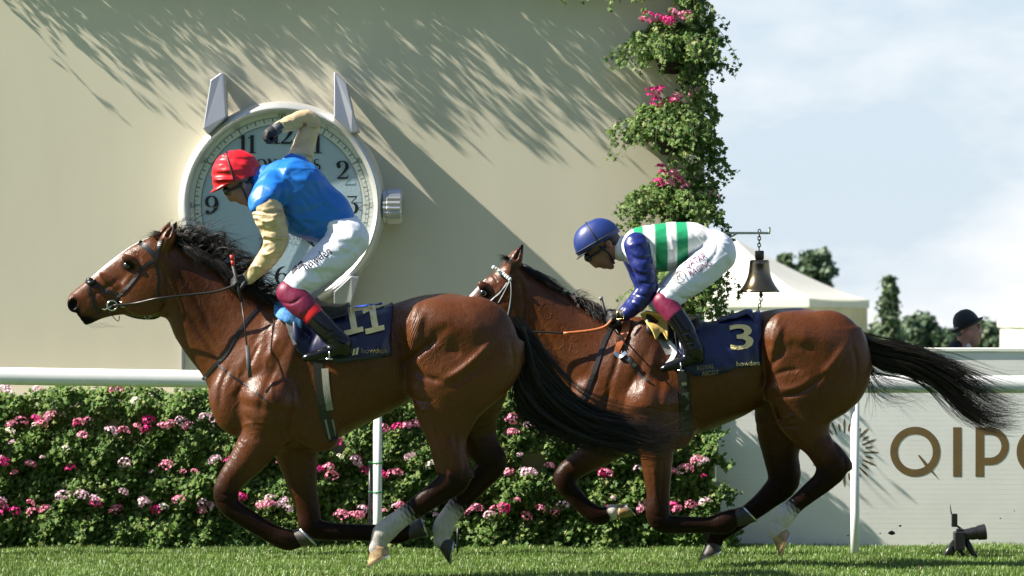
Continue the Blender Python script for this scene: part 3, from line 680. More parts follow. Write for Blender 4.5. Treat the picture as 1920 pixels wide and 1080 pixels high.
# =================================================================== ivy along the top of the wall: tendrils that reach out and throw the long shadows
def tendril(p, d, length, droop, nl, r, size, MBs):
    n = 9; P = []; q = np.array(p, float); d = np.array(d, float)
    for i in range(n):
        P.append(q.copy()); d = d / np.linalg.norm(d); q = q + d * length / (n - 1); d = d + np.array((r.normal() * .12, r.normal() * .12, -droop / n + r.normal() * .08))
    P = np.array(P); MBs.tube(P, np.linspace(0.0028, 0.0012, n), 4, caps=False); t = np.sort(r.uniform(0.05, 1, nl)) ** 0.8 * (n - 1.001); i = t.astype(int)
    return P[i] + (P[i+1] - P[i]) * (t - i)[:, None] + r.normal(size=(nl, 3)) * 0.018
topv = thing('trailing_ivy', (X(600, YW), YW - .05, wall_top), 'ivy trailing over the top edge of the cream wall', 'plant')
r_ = np.random.default_rng(31); st = MB(); pts = []
for i in range(900):
    px = r_.uniform(-60, 1300); dens = np.interp(px, [-60, 60, 400, 700, 1300], [.35, .55, .85, 1, 1])
    if r_.uniform() > dens: continue
    ln = (r_.uniform(.03, .095) if r_.uniform() < .55 else r_.uniform(.08, .27)) * np.interp(px, [-60, 300, 900, 1300], [.8, .95, 1.1, 1.1])
    pts.append(tendril((X(px, YW), YW - 0.01, wall_top + r_.uniform(-.02, .14)), (r_.normal() * .3, -1, r_.uniform(-.25, .5)), ln, r_.uniform(0.1, 1.0), int(5 + ln * 42), r_, .03, st))
for i in range(26):   # strands that hang into view at the right
    px = r_.choice([r_.uniform(990, 1150), r_.uniform(1140, 1320), r_.uniform(870, 900)], p=[.4, .57, .03])
    pts.append(tendril((X(px, YW), YW - 0.05 - r_.uniform(0, .12), wall_top), (r_.normal() * .2, -.4, -.5), r_.uniform(.2, .42) * (1.0 if px > 1140 else .75), 2.0, 16, r_, .03, st))
P = np.concatenate(pts); lv = leaf_cards(P, np.tile((-0.2, -0.8, 0.6), (len(P), 1)), 0.031, 'ivy', 0.6, r_)
mk('ivy_foliage', lv[0], lv[1], M['leafb'], topv, smooth=False, kind='stuff'); st.build('ivy_stems', M['stem'], topv, kind='stuff')
b = MB(); b.bevbox((X(-120, YW), YW + .06, wall_top + 0.003), (X(1315, YW), YW + .55, wall_top + .22), .02); b.build('roof_trough', M['trough'], topv, smooth=False)

# =================================================================== column of wall baskets
BK = [(1262, 92, 'topmost wall basket of ivy with red and pink blooms at the wall corner', [(1216,32,'magenta'),(1236,34,'magenta'),(1252,38,'magenta'),(1262,24,'pink'),(1272,30,'pink'),(1286,30,'pink'),(1208,38,'coral'),(1255,42,'magenta')]),
      (1258, 245, 'second wall basket from the top with three red blooms above its ivy', [(1224,174,'magenta'),(1238,168,'magenta'),(1262,188,'magenta'),(1232,192,'magenta'),(1270,184,'coral'),(1300,172,'pink'),(1244,242,'white'),(1298,300,'white')]),
      (1268, 385, 'third wall basket down, crimson blooms, just above the green striped jockey', [(1240,318,'magenta'),(1235,342,'magenta'),(1262,325,'coral'),(1272,338,'magenta'),(1285,350,'coral'),(1258,344,'coral'),(1338,368,'pink')]),
      (1278, 545, 'lowest wall basket of ivy seen behind the white breeches of the rear jockey', [(1225,470,'magenta'),(1250,468,'coral')])]
for bi, (cx, cy, lab, fls) in enumerate(BK):
    yb = YW - 0.16; t = thing('flower_basket', W(cx, cy + 40, YW - .01), lab, 'flower basket', 'wall baskets of ivy and flowers'); c = np.array(W(cx, cy, yb))
    m = MB(); m.lathe([(0.0, -.17), (.06, -.165), (.10, -.12), (.125, -.03), (.13, .03), (.12, .03), (0.0, .02)], (c[0], YW - .02, c[2]), 'z', 14, a0=math.pi, a1=2 * math.pi); m.build('basket', M['basket'], t)
    r_ = np.random.default_rng(60 + bi); n = 3000
    d = r_.normal(size=(n, 3)); d /= np.linalg.norm(d, axis=1)[:, None]; d[:, 1] = -np.abs(d[:, 1]); rad = np.array((.255, .17, .165)) * (r_.uniform(.45, 1.0, n) ** .5)[:, None] * (1 + .22 * np.sin(d[:, 0] * 5 + bi * 2) * np.sin(d[:, 2] * 6 + bi))[:, None]
    P = c + np.array((0.0, .13, .05)) + d * rad; k = (d[:, 2] > -.75) & ~((np.abs(d[:, 0] + .25) < .3) & (np.abs(d[:, 2] + .25) < .3) & (r_.uniform(size=n) < .75)); P = P[k]; Nn = d[k] * .6 + np.array((-.1, -.4, .4))
    sm = MB(); ex = []
    for j in range(46):
        a = r_.uniform(-1.2, .95); x0 = c[0] + .23 * math.sin(a)
        ex.append(tendril((x0, yb - .1 * math.cos(a), c[2] + r_.uniform(-.05, .08)), (.55 * math.sin(a), -.3 + r_.normal() * .2, .25), r_.uniform(.15, .40) * (.62 if a > .6 else 1), 3.0, 15, r_, .03, sm))
    for j in range(14):
        ex.append(tendril((c[0] + .22 + r_.normal() * .04, YW - .03, c[2] + r_.uniform(-.2, .25)), (.3, -.2, .1), r_.uniform(.12, .24), 3.2, 12, r_, .03, sm))
    E = np.concatenate(ex); lv = leaf_cards(np.concatenate([P, E]), np.concatenate([Nn, np.tile((-.2, -.8, .5), (len(E), 1))]), .033, 'ivy', .5, r_)
    mk('ivy_foliage', lv[0], lv[1], M['leafb'], t, smooth=False, kind='stuff'); sm.build('ivy_stems', M['stem'], t, kind='stuff')
    for i, (px, py, col) in enumerate(fls): flower(t, px, py, yb - (.07 if px < 1290 else .03), col, .9, i)

# ---------- ivy that climbs the corner of the wall between the baskets
r_ = np.random.default_rng(77); cl = thing('climbing_ivy', (X(1330, YW), YW, 0.9), 'curtain of ivy climbing the right corner of the cream wall behind the baskets', 'plant'); st = MB(); pts = []
for i in range(150):
    py = r_.uniform(-70, 560); px = 1322 + r_.normal() * 12 - abs(r_.normal()) * 22
    pts.append(tendril((X(px, YW), YW - .03, Z(py, YW)), (r_.normal() * .22, -.35, -.4 + r_.normal() * .3), r_.uniform(.15, .42), 1.6, 22, r_, .03, st))
P = np.concatenate(pts); lv = leaf_cards(P, np.tile((-.2, -.8, .5), (len(P), 1)), .033, 'ivy', .55, r_)
mk('ivy_foliage', lv[0], lv[1], M['leafb'], cl, smooth=False, kind='stuff'); st.build('ivy_stems', M['stem'], cl, kind='stuff')

# =================================================================== lettered board on the right
YB = 3.22; bd = thing('sponsor_board', (X(1700, YB), YB, 0), 'long pale ribbed board lettered QIPCO beside the hedge', 'sign board')
x0, x1 = X(1344, YB), X(2380, YB); zt = Z(652, YB); m = MB(); rows = []; zz = 0.0; k = 0; pitch = 0.0345
while zz < zt - .03:
    h = min(pitch, zt - .03 - zz); rows += [(YB, zz), (YB, zz + h - .002), (YB + .0007, zz + h - .0016), (YB + .0007, zz + h)]; zz += h
V = [(x0, y, z) for y, z in rows] + [(x1, y, z) for y, z in rows]; n = len(rows); m.add(V, [(i, n + i, n + i + 1, i + 1) for i in range(n - 1)]); m.box((x0, YB + .006, 0), (x1, YB + .07, zt - .03)); m.build('ribbed_face', M['panel'], bd, smooth=False)
m = MB(); m.bevbox((x0, YB - .012, zt - .029), (x1, YB + .08, zt), .005); m.build('top_cap', M['boardtop'], bd, smooth=False)
def ring(cx, cz, ro, ri, y, mb, a0=0, a1=360, n=40, w0=None):
    V = []; F = []
    for i in range(n + 1):
        a = R(a0 + (a1 - a0) * i / n); V += [(cx + ro * math.cos(a), y, cz + ro * math.sin(a)), (cx + ri * math.cos(a), y, cz + ri * math.sin(a))]
    for i in range(n): F.append((2*i, 2*i+1, 2*i+3, 2*i+2))
    mb.add(V, F)
u = 1 / S(YB); yl = YB - .0012
def PX(px, py): return (X(px, YB), Z(py, YB))
def flat(mb, pts, y=yl): mb.add([(PX(*p)[0], y, PX(*p)[1]) for p in pts], [tuple(range(len(pts)))])
m = MB(); c = PX(1716, 847); ring(*c, 47 * u, 33 * u, yl, m); flat(m, [(1721, 854), (1724, 853), (1741, 872), (1761, 900), (1736, 876)], yl - .0006); m.build('letter', M['gold'], bd, smooth=False)
m = MB(); flat(m, [(1787, 894), (1803, 894), (1803, 801), (1787, 801)]); m.build('letter', M['gold'], bd, smooth=False)
m = MB(); flat(m, [(1829, 894), (1845, 894), (1845, 801), (1829, 801)]); flat(m, [(1845, 815), (1856, 815), (1856, 801), (1845, 801)]); flat(m, [(1845, 872), (1856, 872), (1856, 858), (1845, 858)]); ring(*PX(1856, 836.5), 35.5 * u, 21.5 * u, yl, m, -90, 90, 20); m.build('letter', M['gold'], bd, smooth=False)
m = MB(); ring(*PX(1953, 847), 47 * u, 33 * u, yl, m, 42, 318); m.build('letter', M['gold'], bd, smooth=False)
m = MB(); ring(*PX(2062, 847), 47 * u, 33 * u, yl, m); m.build('letter', M['gold'], bd, smooth=False)
for i in range(32):
    a = R(360 * i / 32); c = np.array((1583, 848.0)); d = np.array((math.cos(a), -math.sin(a))); t = np.array((d[1], -d[0])); r0, r1 = (36, 66) if i % 2 == 0 else (40, 56)
    m = MB(); flat(m, [tuple(c + d * r0 - t), tuple(c + d * r0 + t), tuple(c + d * (r0 * .35 + r1 * .65) + t * 2), tuple(c + d * r1), tuple(c + d * (r0 * .35 + r1 * .65) - t * 2)][::1]); m.build('sun_ray', M['gold'], bd, smooth=False)

# =================================================================== running rail
def rail_y(px): return YR
rail = thing('running_rail', (X(960, YR), YR, 0), 'long white plastic running rail on slim posts beside the track', 'rail')
def railbar(xa, xb, za, zb, h=.118):
    V = []; F = []; n = 20
    for (x, z) in ((xa, za), (xb, zb)):
        for k in range(n):
            a = 2 * math.pi * k / n; c, s_ = math.cos(a), math.sin(a); V.append((x, YR + .062 * np.sign(c) * abs(c) ** .8, z - h / 2 + h / 2 * np.sign(s_) * abs(s_) ** .7))
    for k in range(n): F.append((k, (k + 1) % n, n + (k + 1) % n, n + k))
    F += [tuple(range(n))[::-1], tuple(range(n, 2 * n))]; m = MB(); m.add(V, F[:n]); m.add(V, F[n:]); return m
za, zm, zb = Z(688, YR), Z(699, YR), Z(704, YR)
railbar(X(-420, YR), X(708, YR), za + .02, zm).build('rail_bar', M['white'], rail); railbar(X(709, YR), X(1603, YR), zm, zb).build('rail_bar', M['white'], rail); railbar(X(1604, YR), X(2500, YR), zb, zb - .004).build('rail_bar', M['white'], rail)
for px in (708, 1603, -186, 2498):
    m = MB(); x = X(px, YR); m.tube([(x, YR, 0.0), (x, YR, .3), (x, YR, Z(716, YR))], .0305, 14); m.build('post', M['white'], rail)
m = MB(); m.bevbox((X(2492, YR), YR - .02, Z(722, YR)), (X(2504, YR), YR + .02, Z(714, YR)), .003)
for py in (868, 923):
    m = MB(); x, z = X(708, YR), Z(py, YR); m.lathe([(.031, -.005), (.036, -.004), (.036, .004), (.031, .005)], (x, YR, z), 'z', 14); m.tube([(x - .03, YR - .015, z), (x - .062, YR - .03, z + .008)], [.005, .003], 5); m.build('cable_tie', M['tie'], rail)
for px, p0, p1, lab in ((694, 862, 1000, 'thin black cable stake strapped beside the white rail post under the leading horse'), (858, 985, 1046, 'thin black stake in the turf beside the hind hoof of the leading horse')):
    yy = YR + (.06 if px < 700 else .3); m = MB(); m.tube([(X(px, yy), yy, 0), (X(px, yy), yy, Z(p0, yy) * .5), (X(px, yy), yy, Z(p0, yy))], [.014, .014, .009] if px < 700 else [.007, .007, .006], 7); m.build('ground_stake', M['black'], None, label=lab, cat='stake')

# =================================================================== bell on its bracket
ybl = YW - .25; bell = thing('finish_bell', W(1424, 440, ybl), 'bronze bell hanging by a chain from a wall bracket behind the rear jockey', 'bell')
br = thing('bell_bracket', W(1330, 437, YW), 'thin green painted iron bracket arm reaching out from the ivy column', 'bracket')
m = MB(); p = [W(1318, 437, ybl), W(1440, 437, ybl)]; m.tube([p[0], W(1380, 437, ybl), p[1]], .0085, 8); m.build('arm', M['bracket'], br)
m = MB(); m.tube([W(1441.5, 439, ybl), W(1443, 432, ybl), W(1443, 426, ybl)], [.0085, .008, .006], 8); m.build('hook', M['bracket'], br)
m = MB(); m.tube([W(1318, 480, ybl), W(1350, 456, ybl), W(1382, 438, ybl)], .007, 6); m.build('brace', M['bracket'], br)
m = MB(); m.bevbox((X(1316, ybl), ybl - .02, Z(486, ybl)), (X(1322, ybl), YW + .05, Z(430, ybl)), .004); m.build('wall_plate', M['bracket'], br)
def link(c, r_, turn, par, mat_=None):
    m = MB(); P = [(c[0] + (r_ * .62 * math.cos(a) if not turn else 0), c[1] + (r_ * .62 * math.cos(a) if turn else 0), c[2] + r_ * math.sin(a)) for a in np.linspace(0, 2 * math.pi, 11)]
    m.tube(P, r_ * .24, 5, caps=False); m.build('chain_link', M['belldark'], par)
for i in range(6): link(W(1424 - i * .15, 434 + i * 6.4, ybl), .0165, i % 2, bell)
c = W(1424, 548, ybl); u = 1 / S(ybl)
m = MB(); m.bevbox((X(1416, ybl), ybl - .035, Z(487, ybl)), (X(1432, ybl), ybl + .035, Z(470, ybl)), .006); m.build('yoke', M['belldark'], bell)
m = MB(); pr = [(38.5, 0), (38, 2.5), (35, 6), (30, 13), (25.5, 21), (22, 30), (20, 40), (18.8, 52), (18.4, 58), (17, 60.5), (0, 61)]
m.lathe([(r_ * u, h * u) for r_, h in [(35, 1.5), (36.5, 0)] + pr], (c[0], ybl, c[2]), 'z', 40); m.build('bell_body', M['bell'], bell)
m = MB(); m.tube([(c[0], ybl, c[2] + .1), (c[0] + .01, ybl, c[2]), (c[0] + .012, ybl, c[2] - .02), (c[0] + .008, ybl, c[2] - .035)], [.006, .009, .016, .007], 8); m.build('clapper', M['belldark'], bell)
for i in range(9): link((c[0] - .001 + .012 * math.cos(i * .7), ybl, c[2] - .05 - i * .022), .0145, i % 2, bell)

# =================================================================== tents, trees beyond
def tent(cx, cy, half, eave, peak, rot, label):
    t = thing('marquee', (cx, cy, 0), label, 'tent', 'pale marquees beyond the board'); t.rotation_euler = (0, 0, 0)
    ca, sa = math.cos(rot), math.sin(rot)
    def w(x, y, z): return (cx + x * ca - y * sa, cy + x * sa + y * ca, z)
    C = [(-half, -half), (half, -half), (half, half), (-half, half)]; V = []; F = []; n = 8; k = 0
    m = MB()
    for i in range(4):   # roof faces sweep up in a concave curve to the peak
        a, b_ = np.array(C[i]), np.array(C[(i + 1) % 4]); V = []; F = []
        for j in range(n + 1):
            s_ = j / n; f = 1 - s_; z = eave + (peak - eave) * (s_ ** 1.25)
            for q in range(5): p = (a + (b_ - a) * q / 4) * f; V.append(w(p[0], p[1], z - .06 * math.sin(math.pi * q / 4) * f))
        for j in range(n):
            for q in range(4): o = j * 5 + q; F.append((o, o + 1, o + 6, o + 5))
        m.add(V, F)
    m.build('roof', M['canvas'], t)
    for i in range(4):
        a, b_ = np.array(C[i]) * .985, np.array(C[(i + 1) % 4]) * .985; V = []; F = []; nn = 24
        for q in range(nn + 1):
            p = a + (b_ - a) * q / nn; nrm = np.array((b_[1] - a[1], a[0] - b_[0])); nrm = nrm / np.linalg.norm(nrm); o = nrm * .04 * math.sin(q * 1.9)
            V += [w(p[0] + o[0], p[1] + o[1], 0), w(p[0] + o[0] * .3, p[1] + o[1] * .3, eave - .02)]
        for q in range(nn): F.append((2*q, 2*q+2, 2*q+3, 2*q+1))
        m = MB(); m.add(V, F); m.build('side_wall', M['canvasy'] if i in (1, 0) else M['canvas'], t)
        a, b_ = np.array(C[i]) * 1.003, np.array(C[(i + 1) % 4]) * 1.003; m = MB(); m.add([w(*a, eave - .3), w(*b_, eave - .3), w(*b_, eave + .01), w(*a, eave + .01)], [(0, 1, 2, 3)]); m.build('valance', M['canvas'], t, smooth=False)
        m = MB(); m.tube([w(*(np.array(C[i]) * .97), 0), w(*(np.array(C[i]) * .97), 1), w(*(np.array(C[i]) * .97), eave - .03)], .05, 6); m.build('pole', M['white'], t)
yt = 115.0; sS = S(yt); px0 = 1489
half = 3.85; rot = R(69.7)
tent(X(1375, yt), yt, half, Z(561, yt), Z(446, yt), rot, 'large pale peaked marquee behind the bronze bell')
yt2 = 105.0; tent(X(1885, yt2) + half * 1.40, yt2 + 1.5, half, Z(596, yt2), Z(470, yt2), R(44), 'smaller white marquee at the right edge beside the man in the bowler hat')

def tree(px, ptop, width, y, kind, label, seed, base=0.0, lean=0.0, nleaf=2600, leaf=None, dark=False):
    r = np.random.default_rng(seed); x = X(px, y); h = Z(ptop, y); w = width / S(y) / 2; t = thing('background_tree' if kind != 'bush' else 'background_bush', (x, y, 0), label, 'tree' if kind != 'bush' else 'bush', 'trees beyond the board')
    m = MB(); th = h * (.75 if kind != 'bush' else .5); m.tube([(x, y, 0), (x + w * .05, y, th * .4), (x, y, th * .75), (x + w * .04, y, th)], [h * .03, h * .022, h * .014, h * .004], 8); m.build('trunk', M['bark'], t)
    m = MB()
    for i in range(7):
        a = r.uniform(0, 6.28); z0 = h * r.uniform(.25, .6); m.tube([(x, y, z0), (x + w * .4 * math.cos(a), y + w * .4 * math.sin(a), z0 + h * .1), (x + w * .75 * math.cos(a), y + w * .75 * math.sin(a), z0 + h * .22)], [h * .01, h * .006, h * .002], 5)
    m.build('limbs', M['bark'], t)
    P = []; Nn = []; nc = 84
    for i in range(nc):
        if kind == 'poplar': zz = .06 + .9 * (i + r.uniform()) / nc; rr = w * (1 - .6 * max(0, zz - .5) / .5) * r.uniform(.1, .75); cr = w * .40
        elif kind == 'bush': zz = r.uniform(.1, .86); rr = w * math.sqrt(max(0, 1 - (zz / .95) ** 2)) * r.uniform(.1, .95); cr = min(w, h) * .2
        else: zz = r.uniform(.35, .92); rr = w * math.sqrt(max(0, 1 - ((zz - .6) / .4) ** 2)) * r.uniform(.15, .85); cr = w * .24
        a = r.uniform(0, 6.28); c = np.array((x + rr * math.cos(a), y + rr * math.sin(a), zz * h)); n = int(nleaf * 1.7) // nc; d = r.normal(size=(n, 3)); d /= np.linalg.norm(d, axis=1)[:, None]
        P.append(c + d * cr * np.abs(r.normal(0, .72, n))[:, None] * np.array((1, 1, .85)) * r.uniform(.6, 1.35)); Nn.append(d + np.array((0, 0, .4)))
    lv = leaf_cards(np.concatenate(P), np.concatenate(Nn), (leaf or .5) * .72, 'quad', .8, r)
    mk('crown', lv[0], lv[1], M['farleafd' if dark else 'farleaf'], t, smooth=False)
tree(1532, 455, 82, 190, 'round', 'round dark tree rising behind the marquee roof', 1, nleaf=3200, leaf=.42, dark=True)
tree(1472, 462, 44, 205, 'round', 'slim tree rising behind the marquee, left of the round tree', 2, nleaf=1800, leaf=.4)
tree(1445, 490, 40, 215, 'round', 'small tree half hidden by the bell and marquee', 6, nleaf=1400, leaf=.4)
tree(1668, 516, 44, 170, 'poplar', 'tall narrow poplar standing right of the large marquee', 3, nleaf=2600, leaf=.34)
tree(1725, 585, 120, 185, 'bush', 'broad dark bush between the poplar and the bowler hat', 4, nleaf=3600, leaf=.36, dark=True)
tree(1655, 600, 80, 182, 'bush', 'low bush at the foot of the narrow poplar', 5, nleaf=2200, leaf=.36)
tree(1790, 608, 90, 195, 'bush', 'low green bush just left of the bowler hat', 8, nleaf=2200, leaf=.36, dark=True)
tree(1855, 598, 110, 190, 'bush', 'mid green bush right of the man, left of the small marquee', 7, nleaf=2800, leaf=.36)
tree(1930, 604, 110, 210, 'bush', 'green bush behind the marquee at the right edge', 9, nleaf=1800, leaf=.36)
tree(1600, 610, 90, 200, 'bush', 'low bush behind the right corner of the large marquee', 10, nleaf=1800, leaf=.36)

# =================================================================== guessed stand behind the camera, added unseen to deepen shade on the horses
M['concrete'] = mat('stand_concrete', (0.20, 0.20, 0.19), 0.8, noise=(.6, .85, 1.1)); M['standglass'] = mat('stand_glass', (0.03, 0.04, 0.05), 0.12); M['seat'] = mat('stand_seats', (0.05, 0.06, 0.10), 0.7)
gs = thing('shading_stand', (0, -88, 0), 'long tiered grandstand facing the winning post from across the track', 'building')
m = MB(); 
for i in range(14): m.box((-130, -92 - 1.1 * i, 0), (130, -91 - 1.1 * i + .09, 1.5 + .55 * i))
m.build('lower_terrace', M['concrete'], gs, smooth=False)
m = MB()
for i in range(12): m.box((-130, -100 - 1.1 * i, 13.5 + .6 * i), (130, -99 - 1.1 * i + .09, 14.2 + .6 * i))
m.build('upper_terrace', M['seat'], gs, smooth=False)
m = MB(); m.box((-130, -118, 0), (130, -114, 31)); m.build('glass_front', M['standglass'], gs, smooth=False)
m = MB(); m.prism([(-131, 30.5), (131, 30.5), (131, 32), (-131, 32)], -119, -90); m.build('roof', M['concrete'], gs, smooth=False)
for i in range(14): m = MB(); m.tube([(-123 + 19 * i, -97, 0), (-123 + 19 * i, -95, 16), (-123 + 19 * i, -92, 30.4)], .45, 8); m.build('column', M['concrete'], gs)

# =================================================================== remote camera on its low tripod
yc_ = 1.9; rc = thing('remote_camera', (X(1806, yc_), yc_, 0), 'black remote camera with long lens on a low tripod on the grass', 'camera')
def w2(px, py, dy=0.0): return W(px, py, yc_ + dy)
m = MB(); m.bevbox(tuple(np.array(w2(1788, 1032)) + (0, -.05, 0)), tuple(np.array(w2(1808, 996)) + (0, .05, 0)), .008); m.bevbox(tuple(np.array(w2(1793, 996)) + (0, -.025, 0)), tuple(np.array(w2(1806, 991)) + (0, .025, 0)), .004); auto_sharp(m.build('body', M['black'], rc))
ax = np.array(w2(1806, 1003)); en = np.array(w2(1848, 997)); d = (en - ax) / np.linalg.norm(en - ax); m = MB(); Ln = np.linalg.norm(en - ax)
m.tube([ax + d * Ln * t for t in (0, .35, .36, .6, .62, .64, .99, 1.0)], [.036, .040, .043, .043, .040, .049, .054, .052], 20, caps=True); auto_sharp(m.build('lens', M['black'], rc))
m = MB(); m.tube([en + d * .001, en + d * .003], [.047, .045], 20); m.build('lens_glass', M['glass'], rc)
for a, b_, dy in (((1790, 1016), (1772, 1043), -.06), ((1790, 1020), (1782, 1043), .07), ((1810, 1012), (1829, 1045), -.02)):
    m = MB(); m.tube([w2(*a), w2((a[0]+b_[0])/2, (a[1]+b_[1])/2, dy/2), w2(*b_, dy)], [.021, .022, .018], 8); m.build('leg', M['black'], rc)
m = MB(); m.tube([w2(1800, 1030), w2(1803, 1036), w2(1808, 1042)], [.02, .013, .017], 8); m.build('ball_head', M['black'], rc)
m = MB(); m.bevbox(tuple(np.array(w2(1784, 988)) + (0, -.015, 0)), tuple(np.array(w2(1795, 963)) + (0, .015, 0)), .004); m.build('radio_receiver', M['black'], rc, smooth=False)
m = MB(); m.tube([w2(1784, 964), w2(1782.5, 955), w2(1781.5, 946)], [.005, .004, .003], 6); m.build('antenna', M['black'], rc)
m = MB(); m.tube([w2(1794, 986), w2(1800, 990), w2(1804, 996)], .008, 6); m.build('cold_shoe', M['black'], rc)

# =================================================================== divots thrown up by the hooves
def clod(px, py, y, s_, label, seed, sx=1.0):
    r = np.random.default_rng(seed); m = MB(); c = np.array(W(px, py, y)); n = 7; V = [c + (0, 0, s_ * .7)]; F = []
    for j, (e, q) in enumerate(((.35, .8), (-.35, .9))):
        for k in range(n): a = 6.283 * k / n + j; V.append(c + s_ * np.array((math.cos(a) * q * sx * r.uniform(.5, 1.2), math.sin(a) * q * r.uniform(.6, 1.2), e * r.uniform(.5, 1.1))))
    V.append(c - (0, 0, s_ * .7))
    for k in range(n): F += [(0, 1 + k, 1 + (k + 1) % n), (1 + k, 1 + n + k, 1 + n + (k + 1) % n, 1 + (k + 1) % n), (2 * n + 1, 1 + n + (k + 1) % n, 1 + n + k)]
    m.add(V, F); m.build('turf_clod', M['clod'], None, smooth=False, label=label, cat='turf clod', group='clods of turf thrown up by the hooves')
for i, (px, py, s_, sx, lab) in enumerate(((1672, 999, .022, 1.4, 'largest flying clod of turf, in front of the board right of the post'), (1688, 986, .010, 1.2, 'small clod flying just right of the largest flying one'), (1725, 1068, .034, 1.5, 'dark clod of turf lying on the grass between the post and the camera'),
        (1650, 1000, .007, 1, 'tiny speck of turf flying close to the white rail post'), (1876, 972, .006, 1, 'tiny speck of turf flying above right of the camera lens'), (1890, 1036, .011, 1, 'small clod on the grass right of the remote camera'), (1748, 1018, .006, 1.6, 'thin speck of turf flying left of the remote camera'), (1902, 958, .005, 1, 'highest speck of turf flying at the right edge'), (1590, 1004, .006, 1.5, 'speck of turf flying just left of the white rail post'), (1862, 1022, .005, 1, 'speck of turf low in the air right of the camera lens'), (1500, 1052, .012, 1.4, 'clod of turf kicked up below the white hind hoof'), (1290, 1056, .010, 1.3, 'small clod of turf flying left of the lowest dark hoof'), (760, 1066, .011, 1.4, 'small clod of turf flying between the pale hind hooves'))):
    clod(px, py, .75 if py < 1050 else .5, s_, lab, 90 + i, sx)
# =================================================================== horses
def coat_material():
    """short sleek hair: mottled bay, sweat patches that shine, veins and fine wrinkles in relief (the wrinkles where the hide folds, from the mesh's own mask)"""
    m = bpy.data.materials.new('bay_coat'); m.use_nodes = True; nt = m.node_tree; N = nt.nodes; K = nt.links.new; b = N['Principled BSDF']
    def nd(t, **k):
        n = N.new('ShaderNode' + t)
        for q, v in k.items(): setattr(n, q, v)
        return n
    at = nd('Attribute', attribute_name='coat'); tc = nd('TexCoord')
    def noise(sc_, det=4, rough=.5, scale=None, dist=0.0):
        n = nd('TexNoise'); n.inputs['Scale'].default_value = sc_; n.inputs['Detail'].default_value = det; n.inputs['Roughness'].default_value = rough; n.inputs['Distortion'].default_value = dist
        if scale: mp_ = nd('Mapping'); mp_.inputs['Scale'].default_value = scale; K(tc.outputs['Object'], mp_.inputs[0]); K(mp_.outputs[0], n.inputs['Vector'])
        else: K(tc.outputs['Object'], n.inputs['Vector'])
        return n.outputs[0]
    def rng_(src, a, b_, c, d):
        r = nd('MapRange'); K(src, r.inputs[0])
        for i, v in enumerate((a, b_, c, d)): r.inputs[i + 1].default_value = v
        return r.outputs[0]
    def mth(op, x, y=None):
        q = nd('Math', operation=op)
        for i, v in enumerate((x, y)):
            if v is None: continue
            if isinstance(v, (int, float)): q.inputs[i].default_value = v
            else: K(v, q.inputs[i])
        return q.outputs[0]
    f1 = rng_(noise(3.2, 3), .3, .7, .80, 1.18); f2 = rng_(noise(60, 3, .6, (1, 1, .35)), .3, .7, .86, 1.12)
    mu = nd('VectorMath', operation='SCALE'); K(at.outputs['Color'], mu.inputs[0]); K(mth('MULTIPLY', f1, f2), mu.inputs['Scale']); K(mu.outputs[0], b.inputs['Base Color'])
    K(rng_(noise(5.5, 5, .65), .35, .68, .27, .50), b.inputs['Roughness']); sc_ = nd('SeparateColor'); K(at.outputs['Color'], sc_.inputs[0]); K(rng_(sc_.outputs[0], .006, .08, .07, .33), b.inputs['Specular IOR Level'])
    vo = nd('TexVoronoi', feature='DISTANCE_TO_EDGE'); vo.inputs['Scale'].default_value = 7.5
    wv = nd('VectorMath', operation='ADD'); sc2 = nd('VectorMath', operation='SCALE'); nn = nd('TexNoise'); nn.inputs['Scale'].default_value = 9; K(tc.outputs['Object'], nn.inputs['Vector']); K(nn.outputs['Color'], sc2.inputs[0]); sc2.inputs['Scale'].default_value = .16; K(sc2.outputs[0], wv.inputs[0])
    ms = nd('Mapping'); ms.inputs['Scale'].default_value = (1, 1, .5); K(tc.outputs['Object'], ms.inputs[0]); K(ms.outputs[0], wv.inputs[1]); K(wv.outputs[0], vo.inputs['Vector'])
    vein = mth('MULTIPLY', rng_(vo.outputs['Distance'], 0, .055, 1, 0), rng_(noise(2.6, 2), .52, .62, 0, 1))
    sep = nd('SeparateXYZ'); K(tc.outputs['Object'], sep.inputs[0]); ph = mth('ADD', mth('ADD', sep.outputs[0], mth('MULTIPLY', sep.outputs[2], -.30)), mth('MULTIPLY', noise(5, 2), .05)); wr = mth('SINE', mth('MULTIPLY', ph, 6.283 / .0125))
    h = mth('ADD', mth('ADD', mth('MULTIPLY', vein, .0016), mth('MULTIPLY', mth('MULTIPLY', wr, at.outputs['Alpha']), .0026)), mth('ADD', mth('MULTIPLY', noise(16, 4, .6), .006), mth('MULTIPLY', noise(150, 3, .6, (1, 1, .3)), .0022)))
    bp = nd('Bump'); bp.inputs['Strength'].default_value = .8; bp.inputs['Distance'].default_value = 1.0; K(h, bp.inputs['Height']); K(bp.outputs[0], b.inputs['Normal'])
    return m
M['coat'] = coat_material()
M['hair'] = mat('black_hair', (0.010, 0.008, 0.007), 0.42, spec=0.5, island=[(0.004, 0.0035, 0.0035), (0.016, 0.010, 0.007), (0.006, 0.005, 0.0045)])
M['eye'] = mat('eye', (0.008, 0.005, 0.004), 0.05, coat=1.0)
M['hoof'] = mat('hoof', (0.05, 0.042, 0.036), 0.5, noise=(40, 0.6, 1.35), bump=(60, 0.4, 0.004, (1, 1, 4)))
M['hoofpale'] = mat('hoof_pale', (0.38, 0.25, 0.12), 0.5, noise=(22, 0.45, 1.3), bump=(60, 0.4, 0.004, (1, 1, 4)))
M['shoe'] = mat('horseshoe', (0.55, 0.56, 0.58), 0.3, metal=0.9)
M['skindark'] = mat('nostril', (0.012, 0.009, 0.008), 0.6)
